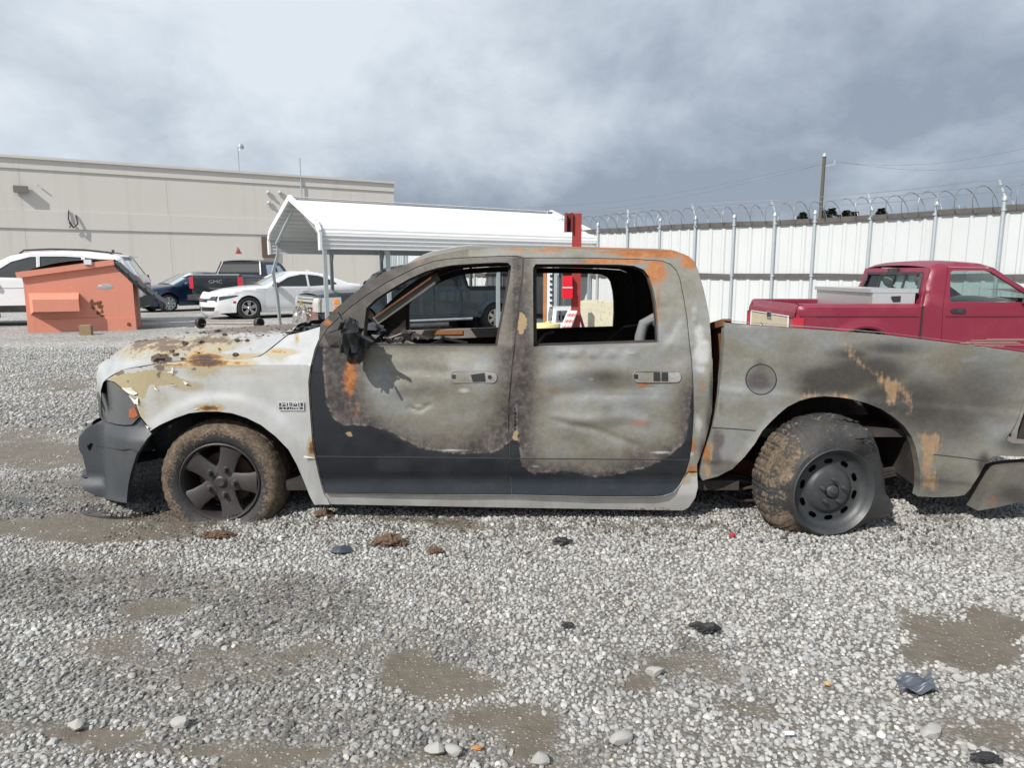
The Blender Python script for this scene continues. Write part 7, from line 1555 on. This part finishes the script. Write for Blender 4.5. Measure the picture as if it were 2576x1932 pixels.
M['red_box'] = mat_plain('bright_red_box', (.62, .008, .025), .35, 0, .06, 5, coat=.3)
def boxpx(u0, v0, u1, v1, y, dep): a = at_y(u0 * D, v0 * D, y); b = at_y(u1 * D, v1 * D, y); return ((a[0] + b[0]) / 2, y + dep / 2, (a[2] + b[2]) / 2), (b[0] - a[0], dep, a[2] - b[2])
c_, d_ = boxpx(1215.5, 594, 1237, 644, dp - .20, .17)
rb = empty('red_box', (c_[0], c_[1], c_[2] - d_[2] / 2), 0, 'bright red box with white seam strapped to the red post', 'box')
MB().box((c_[0], c_[1], c_[2] - .27 * d_[2]), (d_[0], d_[1], d_[2] * .46)).build('box', M['red_box'], rb, True, False); MB().box((c_[0], c_[1], c_[2] + .22 * d_[2]), (d_[0] * .9, d_[1] * .9, d_[2] * .50)).build('cover', M['red_box'], rb, True, False)
MB().box((c_[0], c_[1] - .005, c_[2] - .033 * d_[2]), (d_[0] * .94, d_[1], .018)).build('white_seam', M['white_paint'], rb, True, False)
# ---- concrete block
m, n = newmat('yellowed_concrete'); p = objpos(n); n2 = n.noise(p, 9, 6, .7); pit = n.ss(n.noise(p, 26, 4, .6), .60, .68)
n.out(n.pbsdf(n.mix(pit, n.mix(n2, (.46, .43, .32), (.56, .53, .42)), (.30, .27, .20)), .9, 0, n.bump(n.m('SUBTRACT', n2, pit), .5, .03), .2)); M['conc'] = m
q = at_y(1300 * D, 706 * D, 16.6); mb = MB(); Mr = Matrix.Rotation(R(-12), 3, 'Z')
bm = bmesh.new(); bmesh.ops.create_cube(bm, size=1); bmesh.ops.scale(bm, vec=(1.22, .62, .62), verts=bm.verts); bmesh.ops.bevel(bm, geom=bm.edges[:], offset=.03, segments=2, affect='EDGES'); bmesh.ops.subdivide_edges(bm, edges=bm.edges[:], cuts=3, use_grid_fill=True)
vs = [Mr @ (v.co + Vector((0, 0, .30)) + v.co.normalized() * .02 * mnoise.noise(v.co * 5)) for v in bm.verts]; fs = [[v.index for v in f.verts] for f in bm.faces]; bm.free()
mb.add([(v.x + q[0] + .12, v.y + q[1] + .35, v.z * 1.28) for v in vs], fs); tag(mb.build('concrete_block', M['conc']), 'cream coloured chipped concrete block in front of the white fence', 'block')
# ---- yellow spool / lid
q = at_y(1181 * D, 712 * D, 8.2); yl = empty('yellow_drum', (q[0], 8.2, .05), 0, 'pale yellow round drum seen through the rear door window', 'drum')
M['yellow'] = mat_plain('pale_yellow_plastic', (.58, .52, .22), .5, 0, .08, 6); zt = at_y(1181 * D, 703 * D, 8.2)[2] + .0; rr = 29.5 * D / FPX * 8.2
MB().lathe([(0, zt + .03), (rr * .94, zt + .025), (rr, zt + .01), (rr, zt - .06), (rr * .95, zt - .07), (rr * .95, zt - .10), (rr, zt - .11), (rr, zt - .16), (rr * .86, zt - .17), (rr * .86, .05)], (q[0], 8.2, 0), (0, 0, 1), 40).build('drum', M['yellow'], yl, True)
MB().lathe([(0, .02), (.03, .02), (.035, 0)], (q[0] + .02, 8.2, zt + .03), (0, 0, 1), 12).build('bung', M['yellow'], yl, True)
# ---- white step stool
q = at_y(1222 * D, 691 * D, 14.6); ss_ = empty('step_stool', (q[0], q[1], 0), R(15), 'white plastic step stool beside the red post', 'stool')
ss_.scale = (1.1, 1.1, 1.58)
mb = MB().box((.03, .1, .45), (.44, .34, .05)); mb.build('top', M['white_paint'], ss_)
for sx_, ax_ in ((-.22, -.30), (.24, .30)):
    for y_ in (-.06, .26): MB().bar((sx_, .1 + (y_ - .1) * .8, .44), (ax_, y_ + (y_ - .1) * .3, 0), .07, .05).build('leg', M['white_paint'], ss_, smooth=False)
MB().box((.0, -.04, .24), (.50, .06, .06)).build('cross_bar', M['white_paint'], ss_)
# ---- striped leaning poles / barrier board
q = at_y(1226 * D, 716 * D, dp - .3); sb_ = empty('striped_board', (q[0], q[1], 0), 0, 'white and red striped boards leaning on the foot of the red post', 'board')
for i in range(3):
    a = Vector(at_y((1212 + i * 7) * D, 716 * D, dp - .35)); b = Vector(at_y((1231 + i * 6) * D, 672 * D, dp - .12)); MB().bar(a, b, .07, .03).build('board', M['white_paint'], sb_, True, False)
    for t in (.2, .5, .8): MB().bar(a.lerp(b, t - .07) + Vector((0, -.018, 0)), a.lerp(b, t + .07) + Vector((0, -.018, 0)), .05, .01).build('stripe', mat_plain('faded_red_stripe', (.5, .16, .14), .6) if 'fstripe' not in M else M['fstripe'], sb_, True, False)
q1 = Vector(at_y(1262 * D, 712 * D, dp)); MB().bar(q1, q1 + Vector((-.14, .3, .5)), .035, .035).build('prop', M['red_steel'], sb_, True, False)
# ---- rusty post and perforated post seen through the rear window
def tallpost(u0, u1, vb, dep, zt_, name, mat, label, holes=False):
    a = at_y(u0 * D, vb * D, dep); b = at_y(u1 * D, vb * D, dep); x = (a[0] + b[0]) / 2; w_ = b[0] - a[0]
    r_ = empty(name, (x, dep, 0), 0, label, 'post'); MB().box((x, dep, zt_ / 2), (w_, w_, zt_)).build('upright', mat, r_, True, False)
    if holes:
        for i in range(12): MB().box((x + w_ * .3, dep - w_ / 2 - .012, .35 + i * .115), (.06, .03, .045)).build('peg', M['dark_void'], r_, True, False)
tallpost(1173, 1180, 695, 14.6, 1.72, 'rusty_post', mat_plain('orange_rust_post', (.40, .16, .05), .8, 0, .4, 4, .3), 'rust orange slim post left of the red box behind the cab')
tallpost(1181, 1192, 690, 15.2, 1.74, 'pegged_post', M['white_paint'], 'white post with black pegs next to the rusty slim post', True)
tallpost(1196, 1206, 692, 15.6, 1.76, 'grey_post', M['galv'], 'thick grey steel post between the pegged post and the red box')
# ---- wheeled axle lying behind the hood
a = at_z(433 * D, 709 * D, 0); b = at_z(559 * D, 709 * D, 0); yy = a[1]
wa = empty('wheeled_axle', ((a[0] + b[0]) / 2, yy, 0), 0, 'two narrow black wheels on a thin axle standing behind the hood', 'axle')
rr = .0077 * yy
for q in (a, b):
    w_ = MB().lathe([(rr * .72, -.03), (rr * .95, -.035), (rr, -.02), (rr, .06), (rr * .95, .075), (rr * .72, .07)], (q[0], yy, rr), (.86, -.5, 0), 28, closed=True).build('wheel', M['black_plastic'], wa, True)
    MB().lathe([(0, 0), (rr * .7, 0), (rr * .74, .03)], (q[0], yy, rr), (.86, -.5, 0), 20).build('hub', M['rubber'], w_, True)
MB().tube([(a[0], yy, rr * .75), (b[0], yy, rr * .75)], .014, 6).build('axle', M['rusty'], wa, True); MB().tube([(a[0], yy + .1, rr * 1.4), (b[0], yy + .1, rr * 1.3)], .006, 5).build('wire', M['rusty'], wa, True)
# ---- debris in the gravel
def debris(name, label, u, v, fn, mat, cat='debris', angle=30):
    q = at_z(u * D, v * D, .015); mb = fn(Vector(q)); o = mb.build(name, mat, angle=angle); tag(o, label, cat); return o
M['char_lump'] = mat_plain('charcoal_plastic', (.018, .018, .019), .5, 0, .5, 30, .6)
def lump(rx, ry, rz_, s, amp=.6): return lambda q: MB().blob(q + Vector((0, 0, rz_ * .4)), (rx, ry, rz_), s, 3, amp, 2.4)
def clods(rx, ry, rz_, s):
    def f(q):
        mb = MB(); rr_ = random.Random(s); mb.blob(q, (rx * .75, ry * .75, rz_), s, 3, .8, 3)
        for i in range(42):
            a = rr_.uniform(0, 6.28); d = math.sqrt(rr_.random()); k = rr_.uniform(.10, .26) * (1.2 - .7 * d); mb.blob(q + Vector((rx * d * math.cos(a), ry * d * math.sin(a), rz_ * (1 - d * d) * .8)), (rx * k, rx * k * .9, rx * k * .75), i, 1, .8, 2)
        return mb
    return f
M['clod'] = mat_plain('brown_clod', (.115, .075, .052), .95, 0, .5, 40, .7, .2)
debris('dirt_clod', 'brown clod of earth on the gravel in front of the front door', 842, 1173, clods(.095, .06, .045, 3), M['clod'], 'dirt')
debris('dirt_clod', 'small dark brown clod right of the larger brown clod', 940, 1191, clods(.045, .03, .02, 5), M['clod'], 'dirt')
debris('dirt_clod', 'flat reddish clod just behind the front tyre in the gravel', 472, 1157, clods(.10, .04, .02, 7), M['clod'], 'dirt')
debris('dirt_clod', 'small clod of earth under the front end of the rocker panel', 700, 1112, clods(.07, .05, .03, 11), M['clod'], 'dirt')
def shell(q):
    mb = MB()
    for i in range(9): a = R(-70 + i * 17.5); mb.bar(q + Vector((0, 0, .02)), q + Vector((.055 * math.sin(a), -.02 - .02 * math.cos(a), .004)), .016, .006)
    mb.blob(q + Vector((0, .01, .008)), (.05, .03, .012), 2, 2, .3); return mb
debris('fan_shaped_scrap', 'dark blue fan shaped scrap left of the brown clod', 738, 1190, shell, mat_plain('blue_grey_scrap', (.05, .065, .085), .4, .2))
debris('charred_strip', 'burnt black strip of plastic lying on the bright gravel at right', 1522, 1365, lambda q: MB().tube([q + Vector((-.062, .012, .02)), q + Vector((-.03, .006, .028)), q + Vector((.0, -.004, .02)), q + Vector((.03, -.010, .03)), q + Vector((.062, -.008, .016))], [.006, .015, .012, .018, .007], 7).blob(q + Vector((.01, 0, .016)), (.045, .018, .016), 4, 3, 1.0, 3), M['char_lump'])
debris('charred_scrap', 'small curled black scrap on the gravel below the rear door', 1212, 1171, lump(.05, .022, .016, 8), M['char_lump'])
debris('charred_scrap', 'tiny black scrap left of the burnt strip in the gravel', 1225, 1352, lump(.025, .014, .01, 9), M['char_lump'])
debris('crushed_can', 'tiny crushed red can in front of the rear tyre', 1582, 1160, lump(.016, .014, .016, 6, .9), mat_plain('red_can', (.35, .05, .06), .4, .3, .8, 60), 'can')
def sheet_(q): return MB().grid(lambda i, j: (q.x - .07 + .14 * i + .03 * j, q.y - .05 + .10 * j, .03 + .012 * math.sin(i * 9 + j * 4) + .01 * mnoise.noise(Vector((i * 5, j * 5, 1)))), 14, 10)
m, n = newmat('scratched_film'); p = objpos(n); sc_ = n.ss(n.noise(n.vm('MULTIPLY', p, (12, 160, 12)), 1.0, 4, .7), .56, .66)
n.out(n.pbsdf(n.mix(sc_, (.07, .08, .10), (.42, .45, .50)), .3, .1)); 
debris('dark_film_scrap', 'dark scratched plastic sheet on the gravel near the right edge', 1968, 1484, sheet_, m, angle=60)
debris('rust_leaf', 'small orange leaf near the bottom edge of the gravel', 1030, 1617, lump(.014, .009, .004, 3), mat_plain('orange_leaf', (.42, .19, .06), .7))
debris('wood_chip', 'small tan wood chip right of the mud patch', 1788, 1478, lump(.012, .009, .005, 4), mat_plain('tan_chip', (.45, .28, .12), .7))
debris('white_scrap', 'small white scrap of plastic at the bottom right', 1704, 1592, lambda q: MB().box(q + Vector((0, 0, .012)), (.03, .009, .008)), M['white_paint'])
debris('dark_rag', 'dark torn scrap in the mud at the bottom right', 2128, 1640, lump(.04, .02, .012, 14), M['char_lump'])
tw = MB(); q = Vector(at_z(560 * D, 1283 * D, .03))
for i in range(5): tw.tube([q + Vector((i * .03 - .03, -i * .02, .015)), q + Vector((.05 + i * .03, -.02 - .03 * i, .03)), q + Vector((.10 + i * .02, -.04 - .035 * i, .018))], .0013, 4)
o_ = tw.build('dry_twigs', M['twig']); o_['kind'] = 'stuff'
